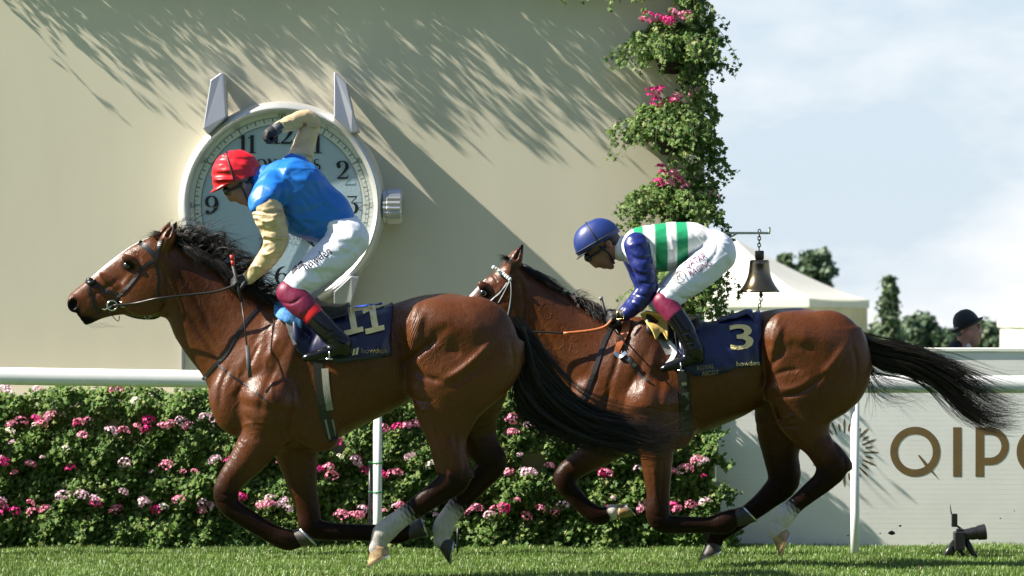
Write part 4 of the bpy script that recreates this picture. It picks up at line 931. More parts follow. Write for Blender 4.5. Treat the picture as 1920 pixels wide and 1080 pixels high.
BAY, DARK, WHITE, SMOKE = np.array((0.090, 0.0268, 0.0066)), np.array((0.0055, 0.0038, 0.0032)), np.array((0.62, 0.59, 0.54)), np.array((0.44, 0.42, 0.39))

def strands(guides, n, r0, seed, spread, npts=14, clump=6, wav=0.012, tip=0.15, lenj=0.35):
    """thin tapered hairs that follow weighted blends of guide curves (each guide: list of points)"""
    r = np.random.default_rng(seed); G = []
    for g in guides:
        g = crom(np.array(g, float), 5); s = np.concatenate([[0], np.cumsum(np.linalg.norm(np.diff(g, axis=0), axis=1))]); q = np.linspace(0, s[-1], npts); G.append(np.stack([np.interp(q, s, g[:, a]) for a in range(3)], 1))
    G = np.array(G); ng = len(G); t = np.linspace(0, 1, npts)
    nc = max(1, n // clump); w = r.uniform(0, ng - 1, nc); i = np.minimum(w.astype(int), ng - 2) if ng > 1 else np.zeros(nc, int); f = (w - i)[:, None, None]
    C = G[i] * (1 - f) + G[np.minimum(i + 1, ng - 1)] * f
    C = C + r.normal(size=(nc, 1, 3)) * spread[0] + (r.normal(size=(nc, 1, 3)) * spread[1]) * (t ** 1.3)[None, :, None]
    ph = r.uniform(0, 6.28, (nc, 1, 3)); C = C + wav * np.sin(ph + t[None, :, None] * r.uniform(3, 9, (nc, 1, 3))) * t[None, :, None]
    H = np.repeat(C, clump, 0); m = len(H)
    H = H + r.normal(size=(m, 1, 3)) * 0.005 * (1 - 0.3 * t)[None, :, None] + (r.normal(size=(m, 1, 3)) * 0.016) * (t ** 2)[None, :, None]
    L_ = np.clip(1 - r.exponential(lenj * .5, m), .35, 1); tt = t[None, :] * L_[:, None]
    idx = tt * (npts - 1); i0 = np.minimum(idx.astype(int), npts - 2); fr = (idx - i0)[..., None]; rr = np.arange(m)[:, None]; H = H[rr, i0] * (1 - fr) + H[rr, i0 + 1] * fr
    T = np.gradient(H, axis=1); T /= np.linalg.norm(T, axis=2)[..., None] + 1e-9; U = np.cross(T, np.array((0, 1.0, 0.15))); U /= np.linalg.norm(U, axis=2)[..., None] + 1e-9; Bn = np.cross(T, U)
    rad = (r0 * r.uniform(.6, 1.3, m))[:, None] * (1 - (1 - tip) * t ** 1.6)[None, :]
    V = np.stack([H + (U * math.cos(a) + Bn * math.sin(a)) * rad[..., None] for a in (0, 2.094, 4.189)], 2).reshape(-1, 3)
    k = np.arange(npts - 1); Fs = []
    for a in range(3):
        b_ = (a + 1) % 3; Fs.append(np.stack([k*3 + a, k*3 + b_, k*3 + 3 + b_, k*3 + 3 + a], 1))
    base = np.concatenate(Fs); F = (base[None] + (np.arange(m) * npts * 3)[:, None, None]).reshape(-1, 4)
    return V, F

def rows(lst, yc, side=0.0, lat=0.95):
    """photo rows (px, py, radius px, [y offset, lateral factor]) -> chain rows"""
    out = []
    for q in lst:
        dy = q[3] if len(q) > 3 and q[3] is not None else side; lf = q[4] if len(q) > 4 else lat; y = yc + dy; r = q[2] / S(y); out.append((*W(q[0], q[1], y), r, r * lf))
    return out

class Horse: pass
def build_horse(D):
    yc = D['yc']; h = 0.0086; s = S(yc); cv = lambda px, py: (X(px, yc), Z(py, yc)); H = Horse(); H.yc = yc; H.cv = cv
    x0, x1 = D['xr']; lo = (X(x0, yc) - .05, yc - .48, Z(D['zr'][1], yc) - .03); hi = (X(x1, yc) + .05, yc + .48, Z(D['zr'][0], yc) + .05)
    f = Field(lo, hi, h); H.f = f
    up = lambda l: [(q[0] / s, *q[1:]) for q in l]
    # trunk along x
    T = D['trunk']; A, B = cv(T['x0'], 700), cv(T['x1'], 700); xw = lambda l: [((q[0] - T['x0']) / s, *q[1:]) for q in l]
    f.loft(A, B, T['top'], T['bot'], xw(T['wid']), yc, k=0.02, p=1.95, conv=cv, wl=.60)
    N_ = D['neck']; f.loft(cv(*N_['A']), cv(*N_['B']), N_['top'], N_['bot'], up(N_['wid']), yc, k=0.05, p=2.0, conv=cv)
    Hd = D['head']; f.loft(cv(*Hd['A']), cv(*Hd['B']), Hd['top'], Hd['bot'], up(Hd['wid']), yc, k=0.03, p=2.3, conv=cv)
    for (px, py, a, b_, ang, dy, ry, k) in D['bulges']:
        for sgn in (-1, 1): f.ell((*np.array((X(px, yc), yc + sgn * dy, Z(py, yc))),), (a / s, ry, b_ / s), R(ang), k)
    # hindquarter lofts hang from the croup
    for L_ in D['thighs']:
        A, B = cv(*L_['A']), cv(*L_['B']); f.loft(A, B, L_['front'], L_['rear'], up(L_['wid']), yc, k=L_.get('k', 0.035), p=2.2, conv=cv)
    legs = []
    for lg in D['legs']:
        st = rows(lg['st'], yc, lg['side'], lg.get('lat', .85)); f.chain(st, k=lg.get('k', 0.03), sub=4)
        legs.append((np.array(st), lg))
    for e in D['ears']:
        f.chain(rows(e, yc), k=0.012, sub=4)
    for c in D['creases']: f.crease(c[0], c[1], c[2], yc, c[3] if len(c) > 3 else -1, cv)
    for c in D.get('cuts', []):
        for sgn in (-1, 1): f.ell((X(c[0], yc), yc + sgn * c[5], Z(c[1], yc)), (c[2] / s, c[6], c[3] / s), R(c[4]), .006, cutit=True)
    for e in D['ears']:      # hollow of the ear, open to the camera side
        (ax_, ay_, ar, ao), (bx_, by_, br, bo) = e[1][:4], e[-2][:4]
        f_h = Field(lo, lo + np.array((.01, .01, .01)), .01)  # noqa (keeps the interface simple)
        for t in (.35, .6, .85):
            cx, cy = ax_ + (bx_ - ax_) * t, ay_ + (by_ - ay_) * t; rr = (ar + (br - ar) * t) / s; yy = yc + ao + (bo - ao) * t
            f.ell((X(cx - 1, yc), yy - rr * 1.0, Z(cy, yc)), (rr * .6, rr * .55, rr * .34), R(60), .004, cutit=True)
    V, Q = f.mesh()
    # ---- coat markings: bay body, black points, white socks and blaze
    w0 = np.full(len(V), 1.0); C = np.tile(BAY, (len(V), 1)) * 1.0; px = V[:, 0] * s + 960; py = HOR + (CAM_H - V[:, 2]) * s
    dens = np.zeros(len(V)) ; acc = np.zeros((len(V), 3))
    for st, lg in legs:
        S3 = crom(st, 4); ks = np.array(lg['col'], float); kk = np.interp(np.linspace(0, len(ks) - 1, len(S3)), np.arange(len(ks)), ks)
        best = np.full(len(V), 1e3); bc = np.zeros(len(V))
        for i in range(len(S3) - 1):
            a, b_ = S3[i], S3[i + 1]; ab = b_[:3] - a[:3]; t = np.clip(((V - a[:3]) @ ab) / max(ab @ ab, 1e-9), 0, 1); dd = np.linalg.norm(V - a[:3] - t[:, None] * ab, axis=1) - (a[3] + (b_[3] - a[3]) * t)
            m = dd < best; best = np.where(m, dd, best); bc = np.where(m, kk[i] + (kk[i + 1] - kk[i]) * t, bc)
        w = np.exp(-np.maximum(best, 0) / 0.02) * (best < .06) * lg.get('w', 1.0); blk = np.clip(bc, 0, 1)[:, None]; wh = np.clip((bc - 1.5 + .16 * np.sin(V[:, 0] * 190 + V[:, 2] * 120) * np.sin(V[:, 1] * 150)) * 2.6 + .5, 0, 1)[:, None]
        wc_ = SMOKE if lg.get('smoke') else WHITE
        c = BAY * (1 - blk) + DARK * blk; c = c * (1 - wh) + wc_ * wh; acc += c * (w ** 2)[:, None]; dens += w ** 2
    wb = 0.12; C = (acc + C * wb) / (dens + wb)[:, None]
    def blend(col, k): 
        nonlocal C; k = np.clip(k, 0, 1)[:, None]; C = C * (1 - k) + col * k
    for kind, P in D['marks']:
        P = np.array(P, float); best = np.full(len(V), 1e3)
        for a, b_ in zip(P[:-1], P[1:]):
            ab = b_[:2] - a[:2]; t = np.clip(((px - a[0]) * ab[0] + (py - a[1]) * ab[1]) / max(ab @ ab, 1e-9), 0, 1); best = np.minimum(best, np.hypot(px - a[0] - ab[0] * t, py - a[1] - ab[1] * t) / (a[2] + (b_[2] - a[2]) * t))
        k = 1.6 - 1.2 * best + .12 * np.sin(px * .9) * np.sin(py * 1.1)
        if kind == 'white': blend(WHITE * 1.15, np.clip(k * 2.5, 0, 1) * (np.abs(V[:, 1] - yc) < .026))
        elif kind == 'dark': blend(DARK * 1.3, k)
        elif kind == 'brown': blend(BAY * .42, k * .8)
    # tone: deeper along the spine and lower legs, as a bay coat is
    H.thing = thing('horse', (X(D['base'], yc), yc, 0), D['label'], 'horse', 'racehorses galloping past the post')
    wm = np.zeros(len(V))
    for (wx, wy, rx, ry) in D.get('wrinkles', []): wm = np.maximum(wm, np.exp(-((px - wx) / rx) ** 2 - ((py - wy) / ry) ** 2) * (V[:, 1] < yc))
    H.body = mk('body', V, [Q], M['coat'], H.thing, cols=np.concatenate([C, wm[:, None]], 1))
    # ---- eyes
    for (ex, ey, er) in D['eyes']:
        for far in (False, True):
            yy = f.near(X(ex, yc), Z(ey, yc), far)[0]
            if np.isnan(yy): continue
            m = MB(); c = (X(ex, yc), yy + (.011 if not far else -.011), Z(ey, yc)); n = 8; pr = [(er / s * math.sin(math.pi * i / n), -er / s * math.cos(math.pi * i / n)) for i in range(n + 1)]; m.lathe(pr, c, 'y', 14); m.build('eye', M['eye'], H.thing)
    # ---- hooves with shoes
    for hf in D['hooves']:
        y = yc + hf['side']; F0, B0, T0, H0 = [np.array(cv2) for cv2 in [(X(p[0], y), Z(p[1], y)) for p in hf['p']]]
        V_ = []; F_ = []; n = 18; ns = 5; w0, w1 = hf.get('w', (.038, .056))
        for i in range(ns + 1):
            t = i / ns; a = F0 + (T0 - F0) * t; b_ = B0 + (H0 - B0) * t; c = (a + b_) / 2; d = (a - b_) / 2; w = w0 + (w1 - w0) * t ** .8
            for k in range(n): an = 2 * math.pi * k / n; p = c + d * math.cos(an); V_.append((p[0], y + w * math.sin(an) * (1 if math.cos(an) > -.6 else .8), p[1]))
        for i in range(ns):
            for k in range(n): a = i*n + k; b_ = i*n + (k+1) % n; F_.append((a, b_, b_ + n, a + n))
        F_ += [tuple(range(n))[::-1], tuple(range(ns*n, ns*n + n))]
        m = MB(); m.add(V_, F_); ho = m.build('hoof', M['hoofpale' if hf.get('pale') else 'hoof'], H.thing)
        nrm = np.array((-(T0 - H0)[1], (T0 - H0)[0])); nrm /= np.linalg.norm(nrm)
        mid0 = (F0 + B0) / 2; mid1 = (T0 + H0) / 2
        if nrm @ (mid1 - mid0) < 0: nrm = -nrm
        c = mid1; d = (T0 - H0) / 2; V_ = []; F_ = []; kk = 20
        for i in range(kk + 1):
            an = R(-150 + 300 * i / kk)
            for (q, o) in ((1.06, 0.0), (1.04, .009), (.66, .009), (.68, 0.0)): p = c + d * q * math.cos(an) + nrm * (o + .001); V_.append((p[0], y + w1 * q * math.sin(an), p[1]))
        for i in range(kk):
            for j in range(4): a = i*4 + j; b_ = i*4 + (j+1) % 4; F_.append((a, b_, b_ + 4, a + 4))
        m = MB(); m.add(V_, F_); m.build('horseshoe', M['shoe'], ho, smooth=False)
    return H

H1 = dict(yc=-0.6, xr=(110, 1000), zr=(405, 1070), base=600,
 label='leading bay racehorse with white blaze and number 11 cloth, stretched out at gallop',
 trunk=dict(x0=397, x1=987,
  top=[(397,738),(405,705),(420,668),(450,632),(480,602),(510,580),(540,568),(570,572),(600,580),(650,588),(700,583),(740,569),(800,553),(840,550),(880,556),(920,573),(950,597),(970,624),(982,655),(987,680)],
  bot=[(397,758),(410,790),(430,812),(460,828),(500,838),(540,843),(586,842),(614,833),(661,808),(717,780),(770,752),(800,735),(850,720),(900,712),(940,705),(970,695),(987,682)],
  wid=[(397,.07),(415,.14),(450,.175),(500,.205),(540,.235),(580,.235),(640,.275),(690,.26),(730,.215),(762,.20),(800,.235),(845,.28),(885,.275),(925,.225),(960,.155),(987,.03)]),
 neck=dict(A=(305,520), B=(520,700), top=[(298,438),(330,452),(370,476),(420,506),(460,532),(500,558),(545,574),(590,592)], bot=[(250,545),(285,575),(308,592),(330,635),(355,672),(381,706),(396,743),(412,792)],
  wid=[(-60,.07),(20,.085),(80,.092),(150,.115),(220,.165)]),
 head=dict(A=(140,580), B=(320,460), top=[(127,560),(134,549),(165,525),(200,495),(240,465),(270,449),(292,441),(314,440)], bot=[(133,590),(145,603),(163,609),(190,598),(230,590),(270,596),(300,588),(318,560),(335,510)],
  wid=[(-5,.035),(15,.052),(45,.05),(95,.055),(140,.085),(180,.092),(220,.07)]),
 bulges=[(272,552,44,40,0,.062,.030,.03),(244,488,16,9,-35,.085,.022,.02),(215,532,36,7,-36,.052,.018,.015),(140,570,13,16,0,.030,.026,.015),
   (520,735,60,90,20,.135,.09,.05),(548,660,34,75,8,.15,.075,.04),(440,760,42,60,20,.11,.08,.04),(590,790,40,60,30,.12,.08,.05),
   (820,610,55,45,-20,.15,.11,.06),(900,640,70,85,20,.145,.115,.06),(800,650,35,60,25,.15,.10,.05)],
 thighs=[dict(A=(880,600), B=(842,890), front=[(800,615),(776,660),(764,697),(764,722),(775,753),(780,776),(790,800),(805,832),(814,863),(822,893)], rear=[(975,615),(983,652),(977,691),(959,725),(931,753),(899,781),(884,805),(870,841),(878,868),(888,893)],
    wid=[(10,.13,-.10),(80,.165,-.112),(120,.145,-.124),(170,.108,-.13),(205,.075,-.135),(245,.05,-.14),(290,.042,-.14)])],
 legs=[ # near hind
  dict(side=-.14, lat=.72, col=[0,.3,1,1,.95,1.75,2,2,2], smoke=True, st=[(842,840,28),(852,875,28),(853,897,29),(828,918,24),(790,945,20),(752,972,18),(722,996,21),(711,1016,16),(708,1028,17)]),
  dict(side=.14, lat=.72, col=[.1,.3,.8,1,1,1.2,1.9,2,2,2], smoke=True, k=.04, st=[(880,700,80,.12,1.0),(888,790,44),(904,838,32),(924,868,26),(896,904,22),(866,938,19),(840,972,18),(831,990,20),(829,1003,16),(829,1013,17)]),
  dict(side=-.13, lat=.8, col=[0,0,.12,.65,1,1,1,1,1,1], st=[(510,755,62,-.13,.9),(497,810,44),(466,858,33),(432,902,25),(424,926,24),(432,950,20),(466,974,19),(505,998,18),(537,1012,20),(556,1012,16)]),
  dict(side=.13, lat=.8, col=[0,.2,.5,.8,1,1,1,1,1,1], st=[(545,790,56,.12,.9),(556,850,40),(568,915,27),(579,960,22),(583,986,22),(612,996,18),(665,998,16),(715,1000,17),(745,1000,20),(762,998,16)])],
 ears=[[(309,464,14,-.052),(314,450,14.5,-.058),(321,436,10.5,-.062),(328,423,4.5,-.06),(331,416,1.5,-.06)], [(297,455,12,.05),(303,444,11,.052),(311,431,8,.054),(317,420,3.5,.055),(318,416,1.5,.055)]],
 creases=[ # shoulder
  ([(500,600),(478,650),(462,700),(452,760)],0.0060,0.0225), ([(545,640),(520,690),(500,740),(490,790)],0.0066,0.0200), ([(440,680),(420,720),(415,770)],.008,.016), ([(575,640),(562,700),(556,760),(548,820)],0.0084,0.0275),
  ([(525,625),(505,680)],-.008,.02), ([(560,628),(545,690),(530,740)],-0.0072,0.0275),([(470,700),(430,745)],-.006,.018),([(455,770),(490,800),(520,840)],.008,.018),([(492,640),(470,690)],.008,.012),
  # veins
  ([(430,735),(448,712),(452,690)],-.004,.0075),([(500,655),(502,690),(490,705)],-.003,.007),([(450,800),(480,790),(520,795)],-.003,.007),([(520,700),(515,735),(522,770)],-.003,.007),
  # belly and flank
  ([(735,600),(752,640),(760,690),(758,730)],.018,.026), ([(789,560),(775,600),(772,640),(778,665)],-.012,.02), ([(745,690),(772,672),(800,650),(830,628)],.022,.02),
  # quarter
  ([(806,632),(828,620),(850,610)],.008,.028), ([(838,650),(852,658),(868,662)],.0065,.032), ([(826,714),(862,696),(900,664),(930,632)],-.016,.022), ([(838,726),(868,710),(905,682)],.010,.02), ([(955,630),(963,680),(955,720)],.006,.012), ([(778,690),(800,706),(836,716)],.012,.018), ([(796,580),(784,615),(780,650)],-.014,.026),
  ([(775,748),(800,752),(815,748)],.007,.010), ([(782,770),(800,766),(812,768)],-.006,.010),([(845,760),(852,800),(857,850)],.006,.014),([(812,790),(822,830),(832,870)],-.005,.012),
  # joints and tendons of the near legs
  ([(868,850),(872,880),(866,900)],.006,.010),([(838,886),(850,893),(862,890)],-.005,.012),([(850,912),(815,936),(775,966),(740,990)],.007,.008),([(835,922),(800,946),(765,970)],-.003,.008),([(708,1004),(722,1010),(732,1008)],.004,.008),([(700,1012),(712,1022),(726,1026)],.004,.006),
  ([(490,840),(466,876),(440,902)],.008,.010),([(520,850),(495,880),(470,898)],-.004,.012),([(412,918),(424,926),(440,924)],.005,.008),([(410,936),(424,942),(438,940)],.005,.008),([(432,962),(470,986),(510,1006)],.006,.007),([(528,1004),(540,1012),(552,1008)],.004,.007),
  # flank wrinkles
  # leg tendons
  ([(500,850),(470,880),(440,905)],.006,.010), ([(855,905),(815,932),(775,962)],.004,.008),
  # head: cheek, mouth, face bones
  ([(298,590),(312,560),(310,520),(300,490)],.014,.012,0), ([(150,598),(175,592),(202,580)],.008,.006,0), ([(165,560),(200,540),(230,520)],.006,.012,0), ([(225,545),(245,530),(258,512)],.006,.012,0), ([(250,470),(262,480),(268,492)],.006,.008,0),
  ([(330,500),(370,560),(410,640)],.006,.02,0), ([(345,575),(390,640),(425,690)],.008,.02,0)],
 cuts=[(139,571,8,11,-20,.052,.022)],
 wrinkles=[(758,650,26,52),(772,690,14,30)],
 marks=[('dark',[(128,575,14),(150,600,13),(185,606,9)]),('dark',[(140,568,9),(142,580,9)]),('white',[(272,446,7),(235,467,7),(196,497,5),(172,517,3)]),('dark',[(241,497,13),(248,500,9)]),('dark',[(326,430,5),(331,417,5)]),('brown',[(380,600,40),(350,520,36)])],
 eyes=[(241,498,8.5)],
 hooves=[dict(side=-.14, p=[(696,1020),(728,1027),(689,1062),(731,1038)], pale=True), dict(side=.14, p=[(813,1012),(845,1008),(842,1057),(850,1012)], pale=False, w=(.036,.05)),
  dict(side=-.13, p=[(558,1026),(548,994),(591,1022),(560,991)]), dict(side=.13, p=[(764,1014),(766,984),(800,1006),(788,970)])])
H2 = dict(yc=0.7, xr=(800, 1645), zr=(450, 1060), base=1350,
 label='following bay racehorse with plaited mane and number 3 cloth, in the air at gallop',
 trunk=dict(x0=1078, x1=1632,
  top=[(1078,755),(1088,715),(1108,672),(1135,628),(1160,604),(1190,595),(1220,598),(1260,605),(1320,607),(1380,599),(1410,589),(1461,579),(1500,577),(1542,588),(1581,608),(1605,628),(1622,652),(1632,690)],
  bot=[(1078,775),(1092,808),(1118,828),(1160,843),(1200,850),(1260,836),(1300,818),(1350,799),(1400,777),(1430,758),(1480,735),(1540,725),(1580,715),(1610,705),(1632,692)],
  wid=[(1078,.06),(1095,.14),(1130,.18),(1170,.21),(1210,.24),(1245,.235),(1310,.275),(1365,.26),(1402,.215),(1430,.20),(1462,.235),(1505,.28),(1540,.27),(1575,.225),(1606,.155),(1632,.03)]),
 neck=dict(A=(955,560), B=(1150,720), top=[(946,485),(975,499),(1008,518),(1050,543),(1097,573),(1132,588),(1165,601),(1200,612),(1240,632)], bot=[(900,590),(935,600),(960,620),(985,650),(1030,700),(1062,745),(1082,795)],
  wid=[(-60,.07),(20,.085),(80,.095),(150,.12),(215,.17)]),
 head=dict(A=(820,635), B=(970,495), top=[(806,628),(815,615),(850,582),(879,555),(909,524),(930,506),(950,491),(966,486)], bot=[(818,652),(832,660),(850,655),(880,655),(915,655),(945,648),(972,620),(988,575),(992,530)],
  wid=[(-5,.035),(15,.052),(45,.05),(95,.055),(140,.085),(180,.092),(220,.07)]),
 bulges=[(940,600,42,38,0,.062,.030,.03),(908,539,15,9,-45,.074,.020,.02),(826,634,12,15,0,.030,.026,.015),
   (1190,745,58,85,20,.135,.09,.05),(1215,670,34,72,8,.15,.075,.04),(1115,765,40,58,20,.11,.08,.04),(1255,790,40,55,30,.12,.08,.05),
   (1480,632,55,45,-20,.15,.11,.06),(1556,660,66,80,20,.14,.115,.06),(1462,675,34,55,25,.15,.10,.05)],
 thighs=[dict(A=(1535,610), B=(1562,890), front=[(1452,615),(1436,680),(1428,732),(1439,755),(1457,798),(1488,833),(1520,860),(1536,885)], rear=[(1612,615),(1630,676),(1627,711),(1611,747),(1585,772),(1553,795),(1553,815),(1571,845),(1594,870),(1594,888)],
    wid=[(10,.13,-.10),(80,.165,-.112),(125,.145,-.124),(165,.105,-.13),(205,.075,-.135),(245,.05,-.14),(280,.042,-.14)])],
 legs=[
  dict(side=-.14, lat=.72, col=[.4,.9,1,1,1,1.5,2,2,2], st=[(1545,845,26),(1563,872,28),(1548,898,22),(1518,924,18),(1492,946,16),(1472,966,19),(1462,984,15),(1457,996,17)]),
  dict(side=.14, lat=.72, col=[.2,.4,.8,1,1,1,1,1,1,1], k=.04, st=[(1482,700,75,.12,1.0),(1466,800,48),(1464,850,34),(1470,900,30),(1440,934,22),(1405,962,18),(1374,983,17),(1352,993,20),(1342,1005,16),(1340,1012,17)]),
  dict(side=-.13, lat=.8, col=[0,0,.15,.5,.9,1,1,1,1,1,1], st=[(1222,760,62,-.13,.9),(1228,825,38),(1232,878,28),(1234,928,22),(1234,965,23),(1248,982,19),(1290,984,16),(1330,984,16),(1358,980,21),(1375,970,16)]),
  dict(side=.13, lat=.8, col=[.1,.2,.5,.9,1,1,1,1,1.2,2], st=[(1180,790,52,.12,.9),(1128,840,33),(1096,864,25),(1066,885,22),(1060,902,22),(1072,924,17),(1096,950,16),(1121,967,18),(1138,964,15),(1148,960,15)])],
 ears=[[(960,506,13,-.052),(965,492,13.5,-.058),(971,478,10,-.062),(977,465,4.5,-.06),(980,458,1.5,-.06)], [(953,497,11,.05),(959,487,10,.052),(966,476,7,.054),(972,468,3.5,.055),(973,465,1.5,.055)]],
 creases=[([(1170,620),(1155,680),(1140,730),(1130,780)],.010,.018), ([(1215,650),(1192,700),(1172,745),(1165,800)],0.0066,0.0200), ([(1250,655),(1238,710),(1228,765),(1215,820)],0.0084,0.0275), ([(1190,640),(1175,700)],-0.0054,0.0275), ([(1232,640),(1215,700),(1200,745)],-0.0072,0.0275),([(1120,700),(1100,750)],.007,.016),
  ([(1120,745),(1140,728),(1150,700)],-.004,.0075),([(1185,690),(1190,720),(1180,745)],-.003,.007),
  ([(1408,612),(1424,650),(1432,700),(1428,740)],.018,.026), ([(1461,585),(1444,622),(1440,650)],-.012,.02), ([(1437,690),(1456,668),(1470,645)],.009,.02),
  ([(1470,642),(1492,650),(1526,656)],.007,.03), ([(1440,706),(1470,694),(1500,692)],.006,.014), ([(1455,744),(1490,737),(1520,718),(1540,700)],.013,.011), ([(1450,732),(1490,724),(1520,704)],-.006,.016), ([(1532,704),(1556,680),(1585,640)],-.012,.024),([(1464,600),(1448,640),(1440,670)],-.014,.022), ([(1432,735),(1440,726),(1452,728)],-.010,.016), ([(1448,752),(1456,775),(1460,790)],.012,.012), ([(1462,790),(1478,778),(1490,780)],-.008,.010),([(1462,799),(1480,798),(1495,796)],.007,.008),([(1560,800),(1560,830),(1575,862)],.005,.012),
  ([(1242,850),(1240,900),(1238,945)],.007,.009),([(1222,860),(1226,910),(1226,950)],-.004,.010),([(1222,962),(1234,966),(1246,960)],.005,.008),([(1222,978),(1234,980)],.004,.007),([(1255,992),(1290,992),(1335,990)],.005,.007),([(1575,850),(1580,872),(1572,890)],.006,.010),([(1555,905),(1525,928),(1490,956)],.006,.007),([(1458,972),(1468,976),(1478,970)],.004,.007),([(1448,990),(1460,994),(1474,986)],.004,.006),([(1590,640),(1600,680),(1598,720)],.007,.012),
  ([(972,622),(984,590),(982,555),(975,525)],.014,.012,0), ([(840,650),(862,645),(885,636)],.008,.006,0), ([(885,600),(905,585),(920,565)],.006,.012,0),([(918,508),(928,520),(934,532)],.006,.008,0), ([(985,560),(1020,620),(1060,690)],.006,.02,0), ([(1010,530),(1060,570),(1110,610)],.005,.016,0)],
 cuts=[(826,634,8,11,-20,.052,.022)],
 marks=[('dark',[(812,640,14),(832,658,13),(865,660,9)]),('dark',[(907,548,12),(913,551,9)]),('white',[(905,527,6),(885,550,5)]),('dark',[(975,470,5),(979,459,5)]),('dark',[(955,489,8),(948,486,6)])],
 eyes=[(907,549,8)],
 hooves=[dict(side=-.14, p=[(1446,1004),(1476,992),(1462,1042),(1481,998)], pale=True), dict(side=.14, p=[(1327,1014),(1352,1020),(1310,1050),(1353,1032)]),
  dict(side=-.13, p=[(1384,988),(1368,956),(1418,978),(1390,950)]), dict(side=.13, p=[(1156,972),(1160,947),(1190,967),(1168,945)], pale=True)])
import time as _t; _t0 = _t.time()
HA = build_horse(H1); HB = build_horse(H2)
print('horses', _t.time() - _t0, len(HA.body.data.vertices))

def WP(pts, yc): return [W(p[0], p[1], yc + (p[2] if len(p) > 2 else 0)) for p in pts]
def hair(name, guides, n, r0, seed, spread, parent, yc, **kw):
    V, F = strands([WP(g, yc) for g in guides], n, r0, seed, spread, **kw); return mk(name, V, [F], M['hair'], parent)
def multi_hair(name, sets, parent, yc):
    Vs = []; Fs = []; o = 0
    for (g, n, r0, seed, spread, kw) in sets:
        V, F = strands([WP(q, yc) for q in g], n, r0, seed, spread, **kw); Vs.append(V); Fs.append(F + o); o += len(V)
    return mk(name, np.concatenate(Vs), [np.concatenate(Fs)], M['hair'], parent)
# ---- tails
multi_hair('tail', [
 ([[(955,604,-.01),(985,628),(1012,665),(1045,705),(1090,748),(1160,780),(1240,792),(1290,800)], [(962,612),(985,650),(1005,700),(1040,745),(1100,785),(1180,805),(1250,815),(1288,806)], [(966,620),(980,670),(990,715),(1025,765),(1090,805),(1170,825),(1230,832),(1282,815)], [(968,630),(975,680),(982,730),(1010,775),(1070,812),(1150,832),(1215,838),(1262,832)]], 2000, .0019, 3, (.024, .045), dict(clump=14, wav=.03, lenj=.6)),
 ([[(975,690),(968,740),(985,775),(1040,808),(1110,826),(1180,835)], [(978,700),(972,745),(1000,790),(1060,818),(1120,832),(1200,842)]], 300, .0016, 4, (.016, .05), dict(clump=4, wav=.04)),
 ([[(962,608),(1000,638),(1030,668),(1070,690)], [(962,610),(1000,650),(1040,690),(1080,730)]], 160, .0016, 5, (.012, .02), dict(clump=3, wav=.012))], HA.thing, -.6)
multi_hair('tail', [
 ([[(1608,634,-.01),(1640,642),(1690,652),(1745,668),(1800,692),(1850,718),(1905,742)], [(1614,642),(1650,655),(1705,668),(1760,695),(1810,730),(1860,768),(1912,780)], [(1618,650),(1655,675),(1710,688),(1762,715),(1800,752),(1845,785),(1915,788)], [(1620,660),(1650,692),(1705,702),(1755,722),(1795,765),(1850,794),(1905,795)]], 1600, .0018, 13, (.018, .036), dict(clump=14, wav=.032, lenj=.6)),
 ([[(1616,645),(1660,660),(1720,672),(1790,690),(1860,722),(1915,760)], [(1616,645),(1660,650),(1730,660),(1800,690),(1870,735),(1930,730)], [(1618,650),(1680,668),(1760,690),(1830,735),(1880,752),(1935,742)]], 220, .0013, 14, (.014, .07), dict(clump=2, wav=.035)),
 ([[(1622,680),(1640,705),(1690,722),(1740,735),(1770,760),(1755,785)], [(1622,685),(1632,720),(1660,745),(1700,752),(1730,748)], [(1624,690),(1622,730),(1612,765),(1610,790)], [(1622,675),(1660,700),(1720,705),(1770,720),(1790,742)]], 110, .0013, 15, (.010, .035), dict(clump=2, wav=.03))], HB.thing, .7)
# ---- manes
cr = [(318,446),(345,460),(375,478),(405,497),(435,516),(465,535),(495,555)]
g1 = []
for i, (x, y) in enumerate(cr):
    L_ = [26, 62, 78, 84, 78, 60, 40][i]; lift = [8, 18, 22, 14, 6, 0, -4][i]
    g1.append([(x - 4, y + 6, -.02), (x + L_ * .3, y - lift * .9 - 4, -.05), (x + L_ * .7, y - lift * .7, -.06), (x + L_, y + 10 - lift * .2, -.05)])
g2 = [[(x - 4, y + 8, .01), (x + 12, y + 6, -.07), (x + 34, y + 20, -.10), (x + 56, y + 42, -.115)] for x, y in cr]
g3 = [[(x - 2, y + 6, 0), (x + 14, y - 16, -.01), (x + 40, y - 30, .0), (x + 70, y - 26, 0)] for x, y in cr[:4]]
multi_hair('mane', [(g1, 1500, .0019, 21, (.014, .045), dict(clump=9, wav=.034, lenj=.7)), (g2, 800, .0021, 22, (.012, .02), dict(clump=6, wav=.012)), (g3, 420, .0014, 23, (.012, .05), dict(clump=5, wav=.05, lenj=.8))], HA.thing, -.6)
hair('forelock', [[(306,440,-.01),(290,440,-.05),(276,448,-.07)], [(304,440,.01),(292,436,-.02),(282,440,-.03)]], 60, .0016, 24, (.008, .008), HA.thing, -.6, clump=4, wav=.006)
